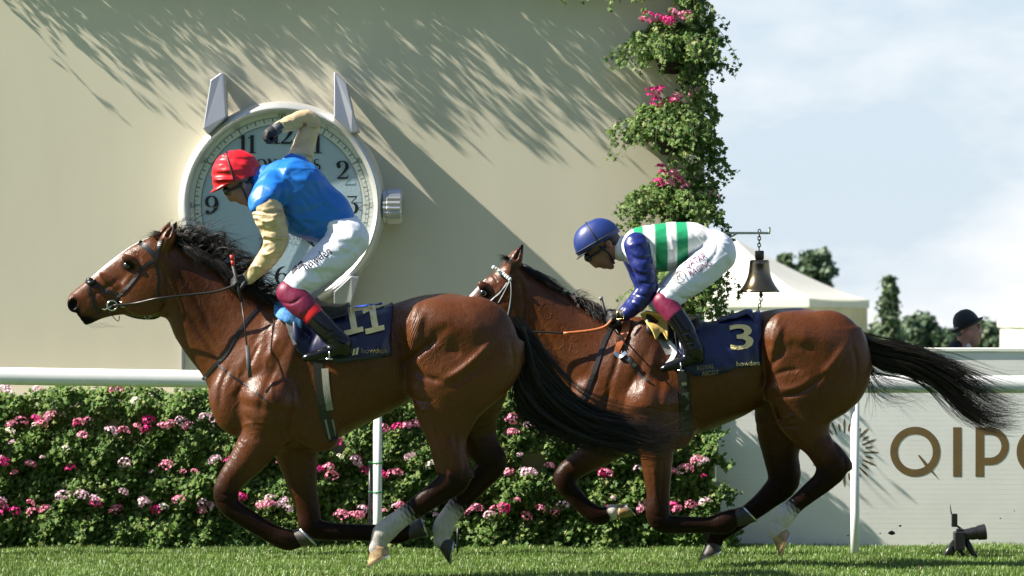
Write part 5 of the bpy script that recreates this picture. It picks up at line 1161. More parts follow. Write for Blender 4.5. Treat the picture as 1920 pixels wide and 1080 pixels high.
multi_hair('mane', [([[(1068,553,-.01),(1080,558,-.06),(1092,574,-.10)], [(1090,568,-.01),(1106,572,-.06),(1120,590,-.10)], [(1115,580,-.01),(1130,582,-.05),(1140,596,-.10)]], 420, .0020, 31, (.012, .015), dict(clump=5, wav=.01)),
 ([[(975,498,0),(1000,512,-.045),(1030,530,-.05)], [(1010,518,0),(1040,536,-.045),(1075,560,-.05)]], 260, .0018, 32, (.010, .008), dict(clump=4, wav=.006)), ([[(1075,552,0),(1084,545,0),(1098,549,0)], [(1098,568,0),(1108,560,0),(1124,566,0)]], 40, .0013, 33, (.01, .02), dict(clump=2, wav=.01))], HB.thing, .7)
for i, (x, y) in enumerate(((977,497),(990,505),(1003,513),(1015,521),(1028,527),(1040,535),(1052,543),(1064,550))):
    m = MB(); c = np.array(W(x, y, .69)); V = []; n = 9
    for j in range(6):
        e = math.pi * j / 5
        for k in range(n): a = 6.283 * k / n; q = .0165 * (1 + .18 * math.sin(3 * a + j)); V.append(c + np.array((q * math.sin(e) * math.cos(a), q * math.sin(e) * math.sin(a), .015 * math.cos(e))))
    m.add(V, [(j*n + k, (j+1)*n + k, (j+1)*n + (k+1) % n, j*n + (k+1) % n) for j in range(5) for k in range(n)]); m.build('mane_plait', M['hair'], HB.thing)
hair('forelock', [[(957,488,-.01),(943,484,-.05),(930,492,-.07)], [(956,487,.01),(946,480,-.02),(938,484,-.03)]], 50, .0016, 34, (.007, .006), HB.thing, .7, clump=4, wav=.005)
# whiskers of the leading horse
m = MB()
for i in range(7):
    r_ = np.random.default_rng(200 + i); a = W(160 + i * 6, 607 - i * .5, -.6 + r_.uniform(-.03, .03)); m.tube([a, (a[0] + .02 + r_.uniform(0, .03), a[1], a[2] - .02), (a[0] + .06 + r_.uniform(0, .05), a[1], a[2] - .03)], [.0008, .0007, .0004], 3, caps=False)
m.build('whiskers', M['hair'], HA.thing)
# =================================================================== tack
M['navy'] = mat('navy_silk', (0.008, 0.010, 0.042), 0.36, spec=0.5, crumple=(7, .02, .8, (1, 1, .7)))
M['goldprint'] = mat('gold_print', (0.85, 0.68, 0.36), 0.42, noise=(20, .88, 1.1))
M['dimgold'] = mat('dull_gold_print', (0.30, 0.22, 0.09), 0.5)
M['leather'] = mat('black_leather', (0.010, 0.009, 0.009), 0.38, bump=(120, .2, .003))
M['tan'] = mat('orange_leather', (0.42, 0.12, 0.035), 0.45, noise=(30, .85, 1.1), bump=(160, .3, .003))
M['metal'] = mat('bit_metal', (0.7, 0.69, 0.66), 0.2, metal=1.0)
M['brass'] = mat('brass', (0.7, 0.5, 0.2), 0.25, metal=1.0)
M['webbing'] = mat('cream_webbing', (0.20, 0.20, 0.165), 0.8, bump=(200, .5, .003, (1, 1, .05)))
M['bluemesh'] = mat('blue_mesh', (0.06, 0.22, 0.52), 0.7, noise=(110, .5, 1.5))
M['blueedge'] = mat('blue_lining', (0.03, 0.075, 0.42), 0.45)
M['pad'] = mat('grey_pad', (0.24, 0.24, 0.24), 0.6, bump=(60, .2, .004))
M['yellow'] = mat('yellow_chamois', (0.62, 0.44, 0.12), 0.75, bump=(30, .5, .012))
M['whitestr'] = mat('white_cord', (0.8, 0.8, 0.78), 0.5)
M['redgrip'] = mat('red_grip', (0.35, 0.02, 0.02), 0.5)

def ribbon(H, name, pts, width, off, material, parent, th=.004, sub=6, yfix=None, **kw):
    """strap laid on the near flank; pts in photo pixels, optional third value = own height above the hide"""
    yc = H.yc; P = crom(np.array([(X(p[0], yc), Z(p[1], yc), (p[2] if len(p) > 2 else 0.0)) for p in pts], float), sub); T = np.gradient(P[:, :2], axis=0); T /= np.linalg.norm(T, axis=1)[:, None] + 1e-9; Nn = np.stack([-T[:, 1], T[:, 0]], 1)
    w = width if hasattr(width, '__len__') else [width, width]; ww = np.interp(np.linspace(0, 1, len(P)), np.linspace(0, 1, len(w)), w)[:, None] / 2
    A = P[:, :2] + Nn * ww; B = P[:, :2] - Nn * ww; ya = H.f.near(A[:, 0], A[:, 1]); yb = H.f.near(B[:, 0], B[:, 1]); ym = np.fmin(ya, yb); ok = ~np.isnan(ym)
    ym = np.interp(np.arange(len(P)), np.arange(len(P))[ok], ym[ok]) if ok.any() else np.full(len(P), yc)
    ya = np.where(np.isnan(ya), ym, ya) - off - P[:, 2]; yb = np.where(np.isnan(yb), ym, yb) - off - P[:, 2]
    V = []; n = len(P)
    for i in range(n): V += [(A[i, 0], ya[i], A[i, 1]), (B[i, 0], yb[i], B[i, 1]), (B[i, 0], yb[i] + th, B[i, 1]), (A[i, 0], ya[i] + th, A[i, 1])]
    F = [(i*4 + j, i*4 + 4 + j, i*4 + 4 + (j+1) % 4, i*4 + (j+1) % 4) for i in range(n - 1) for j in range(4)] + [(0, 1, 2, 3), (n*4-1, n*4-2, n*4-3, n*4-4)]
    m = MB(); m.add(V, F); return m.build(name, material, parent, smooth=False, **kw)

def drape(H, name, cols, material, parent, off=.014, nu=22, nv=34, folds=.006, seed=0, raise_=None, far_extra=0.0):
    """cloth over the back: cols = (px, bottom py on the near side[, extra lift])"""
    yc = H.yc; px = np.linspace(cols[0][0], cols[-1][0], nu); bz = np.interp(px, [c[0] for c in cols], [Z(c[1], yc) for c in cols]); lift = np.interp(px, [c[0] for c in cols], [(c[2] if len(c) > 2 else 0) for c in cols])
    V = np.zeros((nu, nv, 3)); th = np.linspace(-R(125), R(125), 160); rr = np.arange(.05, .62, .004); r = np.random.default_rng(seed)
    for i, p in enumerate(px):
        x = X(p, yc); zc = Z(690, yc); D = np.stack([np.sin(th), np.cos(th)], 1); Q = np.zeros((160, len(rr), 3)); Q[..., 0] = x; Q[..., 1] = yc + D[:, None, 0] * rr; Q[..., 2] = zc + D[:, None, 1] * rr
        f = H.f.interp(Q.reshape(-1, 3)).reshape(160, -1); j = np.argmax(f > 0, 1); rad = rr[j] - .002 + off
        pts = np.stack([yc + D[:, 0] * rad, zc + D[:, 1] * rad], 1)
        pts[:, 1] += lift[i] * np.clip(np.cos(th), 0, 1) ** 2
        k = pts[:, 1] > (bz[i] - far_extra * (pts[:, 0] > yc)); k[76:84] = True; a = np.argmax(k); b_ = len(k) - np.argmax(k[::-1]); pts = pts[a:b_]
        s_ = np.concatenate([[0], np.cumsum(np.linalg.norm(np.diff(pts, axis=0), axis=1))]); q = np.linspace(0, s_[-1], nv); V[i, :, 0] = x; V[i, :, 1] = np.interp(q, s_, pts[:, 0]); V[i, :, 2] = np.interp(q, s_, pts[:, 1])
    u, v = np.meshgrid(np.linspace(0, 1, nu), np.linspace(0, 1, nv), indexing='ij'); c = V - np.array((0, yc, Z(690, yc)))
    dsp = folds * (np.sin(9 * u + 5 * v + seed) * np.sin(14 * v - 6 * u) + .7 * np.sin(21 * u - 9 * v + 2) * np.sin(5 * v)); nn = np.stack([0 * u, c[..., 1], c[..., 2]], -1); nn /= np.linalg.norm(nn, axis=-1)[..., None]; V = V + nn * np.maximum(dsp, -off * .45)[..., None]
    F = [(i*nv + j, i*nv + j + 1, (i+1)*nv + j + 1, (i+1)*nv + j) for i in range(nu - 1) for j in range(nv - 1)]
    o = mk(name, V.reshape(-1, 3), F, material, parent); md = o.modifiers.new('t', 'SOLIDIFY'); md.thickness = .004; md.offset = 0; return o, V
class Sheet:                     # height lookup on a built cloth, for print that lies on it
    def __init__(s, V): s.V = V[:, :, :].reshape(-1, 3)
    def y(s, x, z, yc):
        n = s.V[s.V[:, 1] < yc]; d = (n[None, :, 0] - x[:, None]) ** 2 + (n[None, :, 2] - z[:, None]) ** 2; k = np.argsort(d, 1)[:, :6]; w = 1 / (np.take_along_axis(d, k, 1) + 1e-6); return np.minimum((w * n[k, 1]).sum(1) / w.sum(1), n[k, 1].min(1) + .004)
def print_on(sheet, yc, polys, name, material, parent, off=.006, sub=True):
    """polys: list of photo pixel polygons (quads are cut finely so that the print follows the folds)"""
    V = []; F = []
    for P in polys:
        P = np.array([(X(a, yc), Z(b_, yc)) for a, b_ in P])
        if len(P) == 4 and sub:
            n1, n2 = 8, 3; k = len(V)
            for i in range(n1 + 1):
                for j in range(n2 + 1): t, q = i / n1, j / n2; p = (P[0] * (1-t) + P[3] * t) * (1-q) + (P[1] * (1-t) + P[2] * t) * q; V.append(p)
            F += [(k + i*(n2+1) + j, k + i*(n2+1) + j + 1, k + (i+1)*(n2+1) + j + 1, k + (i+1)*(n2+1) + j) for i in range(n1) for j in range(n2)]
        else: k = len(V); V += list(P); F.append(tuple(range(k, k + len(P))))
    V = np.array(V); y = sheet(V[:, 0], V[:, 1]) - off
    return mk(name, np.stack([V[:, 0], y, V[:, 1]], 1), F, material, parent, smooth=False)
def finer(v, f, step):
    """cut flat print into small pieces so that it follows the folds under it"""
    import bmesh
    bm = bmesh.new(); vs = [bm.verts.new((p[0], p[1], 0)) for p in v]
    for q in f:
        try: bm.faces.new([vs[i] for i in q])
        except ValueError: pass
    bmesh.ops.triangulate(bm, faces=bm.faces[:])
    for _ in range(3):
        e = [e for e in bm.edges if e.calc_length() > step]
        if not e: break
        bmesh.ops.subdivide_edges(bm, edges=e, cuts=1); bmesh.ops.triangulate(bm, faces=bm.faces[:])
    bm.verts.index_update(); V = np.array([tuple(q.co) for q in bm.verts])[:, :2]; F = [tuple(q.index for q in p.verts) for p in bm.faces]; bm.free(); return V, F
def text_on(sheet, yc, txt, px, py, hpx, ang, name, material, parent, off=.006, bold=0.0, wpx=None, shear=0.0):
    """px, py = left end of the base line in the photograph, hpx = letter size, ang = degrees up"""
    v, f = sans(txt, 1.0, bold); sx = hpx / S(yc); v, f = finer(v * sx, f, .010)
    if wpx: v[:, 0] *= (wpx / S(yc)) / max(v[:, 0].max() - v[:, 0].min(), 1e-6)
    v[:, 0] += shear * v[:, 1]; a = R(ang); q = np.stack([v[:, 0] * math.cos(a) - v[:, 1] * math.sin(a), v[:, 0] * math.sin(a) + v[:, 1] * math.cos(a)], 1); q = q + np.array((X(px, yc), Z(py, yc)))
    y = sheet(q[:, 0], q[:, 1]) - off; y = np.where(np.isnan(y), np.nanmedian(y) if np.isfinite(y).any() else yc - .2, y)
    return mk(name, np.stack([q[:, 0], y, q[:, 1]], 1), f, material, parent, smooth=False)
def rope(name, pts, r, material, parent, n=6, sub=6, **kw):
    P = crom(np.array(pts, float), sub); rad = np.interp(np.linspace(0, 1, len(P)), np.linspace(0, 1, len(r)), r) if hasattr(r, '__len__') else r
    m = MB(); m.tube([tuple(p) for p in P], rad, n); return m.build(name, material, parent, **kw)

# ---- leading horse
yc = HA.yc; c1 = thing('saddle_cloth', W(640, 600, yc), 'navy saddle cloth with gold number 11 on the leading horse', 'saddle cloth')
o, V1 = drape(HA, 'cloth', [(553, 640), (562, 660), (575, 672), (640, 681), (697, 674), (736, 668)], M['navy'], c1, off=.016, folds=.007, seed=1, raise_=None); SH1 = Sheet(V1); sh1 = lambda x, z: SH1.y(x, z, HA.yc)
one = lambda dx, dy: [[(653+dx,577+dy),(664.5+dx,574+dy),(673.5+dx,618+dy),(662+dx,620+dy)], [(641+dx,584+dy),(655+dx,575+dy),(657+dx,585+dy),(644+dx,592+dy)], [(648+dx,620+dy),(683+dx,612+dy),(684.5+dx,621+dy),(650+dx,630+dy)]]
print_on(sh1, yc, one(0, 0), 'number', M['goldprint'], c1); print_on(sh1, yc, one(39, -3), 'number', M['goldprint'], c1)
text_on(sh1, yc, 'howden', 680, 662, 14, 1, 'lettering', M['dimgold'], c1, wpx=46); print_on(sh1, yc, [[(666,654),(670,653),(668,665),(664,666)],[(672,652),(676,651),(674,664),(670,665)]], 'emblem', M['goldprint'], c1)
drape(HA, 'lining', [(600, 579, .012), (640, 574, .014), (690, 567, .016), (716, 560, .012)], M['blueedge'], c1, off=.024, nu=14, nv=16, folds=.003, seed=4)
s1 = thing('racing_saddle', W(585, 600, yc), 'small dark racing saddle under the leading jockey with a blue mesh pad in front', 'saddle')
drape(HA, 'mesh_pad', [(516, 590, .01), (530, 603, .01), (556, 612, .01), (570, 618, .01)], M['bluemesh'], s1, off=.022, nu=14, nv=20, folds=.003, seed=5)
drape(HA, 'saddle_seat', [(560, 590, .03), (590, 600, .02), (630, 600, .022), (655, 590, .04)], M['leather'], s1, off=.03, nu=14, nv=20, folds=.002, seed=6)
ribbon(HA, 'front_pad', [(545, 600), (556, 622), (562, 645)], [.05, .075, .05], .02, M['pad'], s1, th=.012)
rope('stirrup_leather', [W(600, 600, yc - .27), W(610, 630, yc - .31), W(618, 662, yc - .33)], .006, M['leather'], s1)
m = MB(); c = np.array(W(618, 668, yc - .33)); m.tube([c + (0, .04, -.012), c + (0, .045, .02), c + (0, .0, .055), c + (0, -.045, .02), c + (0, -.04, -.012)], .005, 6); m.box(tuple(c + (-.02, -.045, -.02)), tuple(c + (.02, .045, -.012))); m.build('stirrup', M['metal'], s1)
g = thing('girth', W(618, 760, yc), 'cream girth webbing with black edges round the belly of the leading horse', 'girth')
ribbon(HA, 'girth_sleeve', [(598, 660), (604, 720), (613, 780), (628, 825)], .062, .006, M['leather'], g); ribbon(HA, 'girth_strap', [(613, 690), (616, 730), (622, 768)], .042, .012, M['webbing'], g)
for dx in (-5, 8): ribbon(HA, 'girth_edge', [(618 + dx, 785), (626 + dx, 822)], .012, .012, M['webbing'], g)

b1 = thing('bridle', W(240, 530, yc), 'plain black bridle with a rolled noseband and steel ring bit on the leading horse', 'bridle')
ribbon(HA, 'browband', [(262, 454), (276, 464), (289, 476), (296, 486)], .032, .006, M['leather'], b1, th=.008)
ribbon(HA, 'headpiece', [(305, 446), (299, 466), (295, 487)], .022, .006, M['leather'], b1)
ribbon(HA, 'cheek_strap', [(295, 487), (272, 500), (250, 528), (228, 552), (212, 568)], .018, .006, M['leather'], b1)
ribbon(HA, 'throat_lash', [(295, 487), (300, 520), (300, 545), (306, 566)], .014, .006, M['leather'], b1)
ribbon(HA, 'noseband', [(166, 528), (182, 536), (202, 546), (222, 551)], .02, .006, M['leather'], b1)
m = MB(); ys = HA.f.near(X(178, yc), Z(534, yc))[0]; m.tube([W(170, 526, yc - .035), W(166, 526, yc), W(170, 526, yc + .035)], .018, 8); m.tube([W(163, 528, yc - .03), (X(172, yc), yc - .06, Z(531, yc)), (X(181, yc), ys - .004, Z(527, yc))], [.014, .016, .012], 8); m.build('nose_roll', M['leather'], b1)
ribbon(HA, 'noseband_drop', [(167, 532), (170, 552), (178, 572), (190, 590)], .014, .006, M['leather'], b1)
m = MB(); yb = HA.f.near(X(212, yc), Z(574, yc))[0] - .012; P = [(X(212, yc) + .030 * math.cos(a), yb, Z(573, yc) + .030 * math.sin(a)) for a in np.linspace(0, 6.283, 19)]; m.tube(P, .0055, 6, caps=False); m.build('bit_ring', M['metal'], b1)
m = MB(); m.tube([(X(212, yc), yb, Z(573, yc)), (X(198, yc), yb + .01, Z(581, yc)), (X(190, yc), yb + .02, Z(578, yc))], .005, 6); m.build('bit_mouth', M['metal'], b1)
m = MB(); yk = yb - .002; x_, z_ = X(236, yc), Z(571, yc); m.tube([(x_ + dx * .024, yk, z_ + dz * .015) for dx, dz in ((-1, -1), (1, -1), (1, 1), (-1, 1), (-1, -1))], .0035, 5); m.build('buckle', M['metal'], b1)
rope('rein', [(X(214, yc), yb - .005, Z(573, yc)), (X(255, yc), yb - .03, Z(569, yc)), (X(300, yc), yc - .165, Z(560, yc)), (X(360, yc), yc - .165, Z(553, yc)), (X(410, yc), yc - .18, Z(547, yc)), (X(448, yc), yc - .19, Z(534, yc))], .0075, M['leather'], b1)
rope('rein', [W(212, 578, yc + .06), W(250, 594, yc + .05), W(285, 597, yc + .03), W(303, 590, yc + .02), W(330, 575, yc + .1), W(420, 545, yc + .13), W(452, 528, yc + .05)], .0085, M['leather'], b1)
rope('strap_end', [W(206, 585, yc - .05), W(214, 596, yc - .045), W(222, 602, yc - .045), W(224, 592, yc - .045)], .003, M['leather'], b1)
m = MB(); m.tube([W(268, 590, yc - .02), W(277, 600, yc - .03), W(284, 588, yc - .03)], .003, 5); m.build('buckle', M['metal'], b1)
n1 = thing('breast_girth', W(420, 660, yc), 'thin black breast girth round the neck base of the leading horse', 'strap')
ribbon(HA, 'neck_strap', [(381, 712), (400, 690), (425, 665), (445, 630), (470, 595), (498, 566)], .020, .006, M['leather'], n1)
ribbon(HA, 'chest_strap', [(412, 684), (440, 705), (480, 730), (508, 752)], .012, .008, M['leather'], n1)
# ---- following horse
yc = HB.yc; c2 = thing('saddle_cloth', W(1360, 620, yc), 'royal blue saddle cloth with gold number 3 on the following horse', 'saddle cloth'); M['royal'] = mat('royal_silk', (0.009, 0.014, 0.072), 0.36, crumple=(6, .024, .8, (1, 1, .6)))
o, V2 = drape(HB, 'cloth', [(1268, 690), (1300, 706), (1340, 703), (1380, 690), (1424, 684)], M['royal'], c2, off=.016, folds=.008, seed=7); SH2 = Sheet(V2); sh2 = lambda x, z: SH2.y(x, z, HB.yc)
text_on(sh2, yc, '3', 1360, 656, 66, 4, 'number', M['goldprint'], c2, wpx=44, bold=.012); text_on(sh2, yc, 'howden', 1376, 686, 13, 3, 'lettering', M['goldprint'], c2, wpx=43); text_on(sh2, yc, 'ROYAL', 1303, 694, 12, 8, 'lettering', M['dimgold'], c2, wpx=32); text_on(sh2, yc, 'ASCOT', 1312, 704, 12, 6, 'lettering', M['dimgold'], c2, wpx=32)
drape(HB, 'cloth_ridge', [(1345, 604, .012), (1380, 597, .02), (1400, 590, .024), (1410, 600, .01)], M['royal'], c2, off=.022, nu=12, nv=14, folds=.004, seed=8)
s2 = thing('racing_saddle', W(1255, 605, yc), 'small black racing saddle with a pale pad under the striped jockey', 'saddle')
drape(HB, 'saddle_seat', [(1210, 625, .02), (1240, 640, .02), (1290, 630, .02), (1310, 615, .03)], M['leather'], s2, off=.03, nu=14, nv=20, folds=.002, seed=9)
ribbon(HB, 'pad', [(1236, 615), (1247, 640), (1252, 664)], [.075, .085, .04], .02, M['pad'], s2, th=.014)
ribbon(HB, 'pad_edge', [(1250, 640), (1262, 655), (1256, 672), (1247, 682)], [.025, .03, .02], .03, M['whitestr'], s2, th=.01)
rope('stirrup_leather', [W(1262, 600, yc - .27), W(1268, 640, yc - .31), W(1274, 680, yc - .33)], .006, M['leather'], s2)
m = MB(); c = np.array(W(1276, 690, yc - .32)); m.tube([c + (0, .04, -.012), c + (0, .045, .02), c + (0, .0, .055), c + (0, -.045, .02), c + (0, -.04, -.012)], .005, 6); m.box(tuple(c + (-.02, -.045, -.02)), tuple(c + (.02, .045, -.012))); m.build('stirrup', M['metal'], s2)
yl_ = thing('chamois_cloth', W(1225, 605, yc), 'yellow chamois cloth folded in front of the striped jockey knee', 'cloth')
P = [[(1196,588),(1208,584),(1226,584),(1246,592)], [(1204,597),(1216,598),(1232,602),(1250,606)], [(1212,610),(1222,614),(1236,604),(1250,624)], [(1222,624),(1226,626),(1240,612),(1250,640)], [(1226,640),(1228,634),(1238,618),(1246,636)]]
V = []; 
for i, row in enumerate(P):
    for j, (a, b_) in enumerate(row): y_ = HB.f.near(X(a, yc), Z(b_, yc))[0]; y_ = yc - .1 if np.isnan(y_) else y_; V.append((X(a, yc), y_ - .082 - .014 * ((i + j) % 2), Z(b_, yc)))
o = mk('chamois_sheet', V, [(i*4 + j, i*4 + j + 1, i*4 + j + 5, i*4 + j + 4) for i in range(4) for j in range(3)], M['yellow'], yl_); md = o.modifiers.new('s', 'SUBSURF'); md.levels = md.render_levels = 2; md = o.modifiers.new('t', 'SOLIDIFY'); md.thickness = .006
g = thing('girth', W(1284, 750, yc), 'dark girth with green webbing round the belly of the following horse', 'girth'); ribbon(HB, 'girth_sleeve', [(1276, 690), (1280, 730), (1283, 770), (1284, 815)], .075, .006, M['leather'], g); M['greenweb'] = mat('green_webbing', (.10, .12, .075), .8); ribbon(HB, 'girth_strap', [(1282, 735), (1284, 768)], [.04, .034], .012, M['greenweb'], g); ribbon(HB, 'girth_buckle', [(1279, 716), (1280, 722)], .03, .013, M['metal'], g)
b2 = thing('bridle', W(940, 520, yc), 'bridle with white beaded browband and white cords on the following horse', 'bridle')
for i in range(9):
    t = i / 8; a, q = 926 + 30 * t, 502 + 22 * t - 4 * math.sin(math.pi * t) * .3; y_ = HB.f.near(X(a, yc), Z(q, yc))[0]; y_ = yc - .08 if np.isnan(y_) else y_; c = (X(a, yc), y_ - .006, Z(q, yc)); m = MB(); m.lathe([(.0135 * math.sin(math.pi * j / 6), -.0135 * math.cos(math.pi * j / 6)) for j in range(7)], c, 'y', 10); m.build('browband_bead', M['whitestr'], b2)
ribbon(HB, 'headpiece', [(963, 492), (960, 508), (956, 524)], .022, .006, M['leather'], b2); ribbon(HB, 'cheek_strap', [(956, 524), (935, 550), (905, 582), (876, 612), (858, 632)], .018, .006, M['leather'], b2); ribbon(HB, 'throat_lash', [(957, 524), (960, 560), (955, 600)], .013, .006, M['leather'], b2)
for pts in ([(956,526),(940,545),(922,562),(904,578)], [(955,528),(944,550),(934,568)], [(957,526),(958,550),(955,575),(950,598)], [(950,530),(938,548),(930,556)]): ribbon(HB, 'white_cord', pts, [.005, .004, .006, .003], .011, M['whitestr'], b2, th=.003)
ribbon(HB, 'noseband', [(845, 590), (862, 612), (880, 640)], .02, .006, M['leather'], b2)
m = MB(); yb = HB.f.near(X(858, yc), Z(636, yc))[0] - .012; m.tube([(X(858, yc) + .03 * math.cos(a), yb, Z(636, yc) + .03 * math.sin(a)) for a in np.linspace(0, 6.283, 19)], .0055, 6, caps=False); m.build('bit_ring', M['metal'], b2)
rope('rein', [(X(860, yc), yb, Z(636, yc)), (X(920, yc), yc - .12, Z(630, yc)), (X(990, yc), yc - .14, Z(622, yc)), (X(1060, yc), yc - .17, Z(625, yc))], .007, M['leather'], b2)
rope('rein_grip', [(X(1056, yc), yc - .168, Z(625, yc)), (X(1105, yc), yc - .185, Z(620, yc)), (X(1132, yc), yc - .19, Z(613, yc)), (X(1146, yc), yc - .19, Z(600, yc))], [.010, .011, .011, .009], M['tan'], b2)
rope('rein', [W(860, 636, yc + .07), W(960, 628, yc + .1), W(1080, 600, yc + .13), W(1150, 592, yc + .05)], .007, M['leather'], b2)
n2 = thing('breast_girth', W(1120, 680, yc), 'plaited black breast strap with tan buckle end on the following horse shoulder', 'strap')
ribbon(HB, 'neck_strap', [(1146, 612), (1130, 645), (1115, 690), (1098, 735), (1088, 752)], .026, .008, M['leather'], n2); ribbon(HB, 'chest_strap', [(1098, 738), (1112, 750), (1122, 772), (1124, 790)], .010, .008, M['leather'], n2)
ribbon(HB, 'tan_loop', [(1176, 596), (1170, 622), (1160, 645), (1152, 664)], [.05, .045, .04, .03], .028, M['tan'], n2, th=.008); ribbon(HB, 'buckle', [(1151, 660), (1160, 668), (1172, 660)], .022, .03, M['metal'], n2); ribbon(HB, 'buckle_strap', [(1160, 664), (1178, 674), (1188, 690), (1202, 706), (1216, 715)], [.022, .03, .02, .014, .01], .016, M['leather'], n2); ribbon(HB, 'keeper', [(1184, 681), (1190, 686)], .024, .024, M['metal'], n2)
# =================================================================== people
M['skin'] = mat('skin', (0.27, 0.125, 0.08), 0.5, noise=(35, .9, 1.08), bump=(180, .15, .002))
M['skinpale'] = mat('skin_ruddy', (0.50, 0.24, 0.17), 0.55, noise=(30, .85, 1.1))
M['blue'] = mat('blue_silk', (0.010, 0.15, 0.54), 0.42, spec=.5, bump=(40, .2, .008), crumple=(6.0, .075, .7, (.38, .7, 1.25), -38))
M['goldsilk'] = mat('gold_silk', (0.55, 0.42, 0.245), 0.42, spec=.5, bump=(46, .2, .008), crumple=(8, .05, .7, (.5, .6, 1.7), -12))
M['breech'] = mat('white_breeches', (0.70, 0.725, 0.81), 0.6, bump=(60, .2, .006), crumple=(6, .04, .6, (.5, .8, 1.4), 40))
M['maroon'] = mat('maroon_legging', (0.17, 0.008, 0.045), 0.5, bump=(40, .2, .006))
M['redband'] = mat('red_boot_top', (0.62, 0.012, 0.018), 0.45)
M['boot'] = mat('black_boot', (0.004, 0.004, 0.005), 0.2, spec=.45, crumple=(6, .006, .5, (1, 1, 1)))
M['glove'] = mat('black_glove', (0.009, 0.009, 0.011), 0.6)
M['cuff'] = mat('glove_cuff', (0.06, 0.065, 0.08), 0.6)
M['redcap'] = mat('red_cap_silk', (0.60, 0.010, 0.018), 0.40, spec=.5, crumple=(7, .08, .5, (.45, .7, 1.9), 25))
M['bluecap'] = mat('blue_cap', (0.011, 0.030, 0.16), 0.42, spec=.6, bump=(40, .12, .006))
M['navysleeve'] = mat('navy_sleeve', (0.009, 0.017, 0.13), 0.34, spec=.5, crumple=(5.5, .045, .6, (.55, .6, 1.5), 20))
M['hoops'] = mat('striped_silk', rough=0.42, attr='coat', crumple=(5, 0.053, .9, (1, 1, 1)))
M['goggle'] = mat('goggle', (0.006, 0.006, 0.007), 0.12, coat=.6)
M['strap'] = mat('elastic', (0.012, 0.012, 0.016), 0.6)
M['print'] = mat('dark_print', (0.008, 0.010, 0.03), 0.6); M['printm'] = mat('maroon_print', (0.16, 0.03, 0.09), 0.6); M['printg'] = mat('grey_print', (0.16, 0.13, 0.12), .6)
M['felt'] = mat('black_felt', (0.008, 0.008, 0.009), 0.75, sheen=.2); M['suit'] = mat('navy_suit', (0.010, 0.011, 0.018), 0.8); M['shirt'] = mat('white_shirt', (.75, .75, .76), .7)
M['hairg'] = mat('grey_hair', (.2, .18, .16), .7, bump=(200, .5, .004)); M['hairb'] = mat('dark_hair', (.012, .009, .008), .6, bump=(200, .5, .004))

def cloth(name, yc, lofts, chains, box, material, parent, h=.0075, fold=(0.004, 46, 5, 1), k=.02, keep=None, colf=None, creases=(), ells=()):
    cv = lambda px, py: (X(px, yc), Z(py, yc)); lo = (X(box[0], yc), yc + box[4], Z(box[3], yc)); hi = (X(box[1], yc), yc + box[5], Z(box[2], yc)); f = Field(lo, hi, h); s = S(yc)
    for L_ in lofts: f.loft(cv(*L_['A']), cv(*L_['B']), L_['top'], L_['bot'], [(w[0] / s, *w[1:]) for w in L_['wid']], yc, k=L_.get('k', k), p=L_.get('p', 2.2), conv=cv)
    for c in chains: f.chain(rows(c, yc), k=k, sub=4, pad=.06)
    for e in ells: f.ell((X(e[0], yc), yc + e[5], Z(e[1], yc)), (e[2] / s, e[6], e[3] / s), R(e[4]), e[7] if len(e) > 7 else .02)
    for c in creases: f.crease(c[0], c[1], c[2], yc, c[3] if len(c) > 3 else -1, cv)
    if fold: f.folds(*fold[:2], fold[2], fold[3])
    V, Q = f.mesh(keep); o = mk(name, V, [Q], material, parent, cols=colf(V) if colf else None); return f, o
def fist(name, yc, wrist, knuckle, side_y, back, material, parent, cuffmat=None, s=1.0, curl=1.0):
    """closed gloved hand: wrist, knuckle = (px, py, dy); fingers curl away from `back`"""
    w = np.array(W(wrist[0], wrist[1], yc + wrist[2])); kn = np.array(W(knuckle[0], knuckle[1], yc + knuckle[2])); d = kn - w; Ln = np.linalg.norm(d); d /= Ln; b = np.array(back, float); b -= d * (b @ d); b /= np.linalg.norm(b); a = np.cross(d, b)   # a runs across the knuckles
    f = Field((w + kn) / 2 - .12, (w + kn) / 2 + .12, .0042)
    f.chain([(*w, .028*s, .028*s), (*(w + d*Ln*.5), .036*s, .036*s), (*kn, .034*s, .034*s)], k=.01, pad=.04)
    for i, (o, ln) in enumerate(((-.031, .95), (-.0105, 1.05), (.0105, 1.0), (.031, .82))):
        p0 = w + (kn - w) * .8 + a * o * s; p1 = kn + a * o * s + d * .012 + b * .012; p2 = p1 + d * .026 * ln * s - b * .028 * curl * s; p3 = p2 - b * .030 * ln * s - d * .014 * curl * s; p4 = p3 - d * .028 * ln * s + b * .004
        f.chain([(*p0, .0115*s, .0115*s), (*p1, .0118*s, .0118*s), (*p2, .0108*s, .0108*s), (*p3, .0100*s, .0100*s), (*p4, .0088*s, .0088*s)], k=.0035, sub=2, pad=.03)
    t0 = w + d * Ln * .35 + a * .034 * s * side_y; t1 = t0 + d * .03 + a * .016 * s * side_y - b * .018; t2 = t1 + d * .026 - b * .020 - a * .014 * side_y; t3 = t2 + d * .012 - b * .008 - a * .018 * side_y
    f.chain([(*t0, .015*s, .015*s), (*t1, .0135*s, .0135*s), (*t2, .0115*s, .0115*s), (*t3, .0095*s, .0095*s)], k=.006, sub=2, pad=.03)
    V, Q = f.mesh(); g = mk(name, V, [Q], material, parent)
    if cuffmat is not None:
        m = MB(); m.tube([w - d * .035, w - d * .005, w + d * .02], [.037*s, .036*s, .036*s], 14); m.build('glove_cuff', cuffmat, parent)
    return g, kn
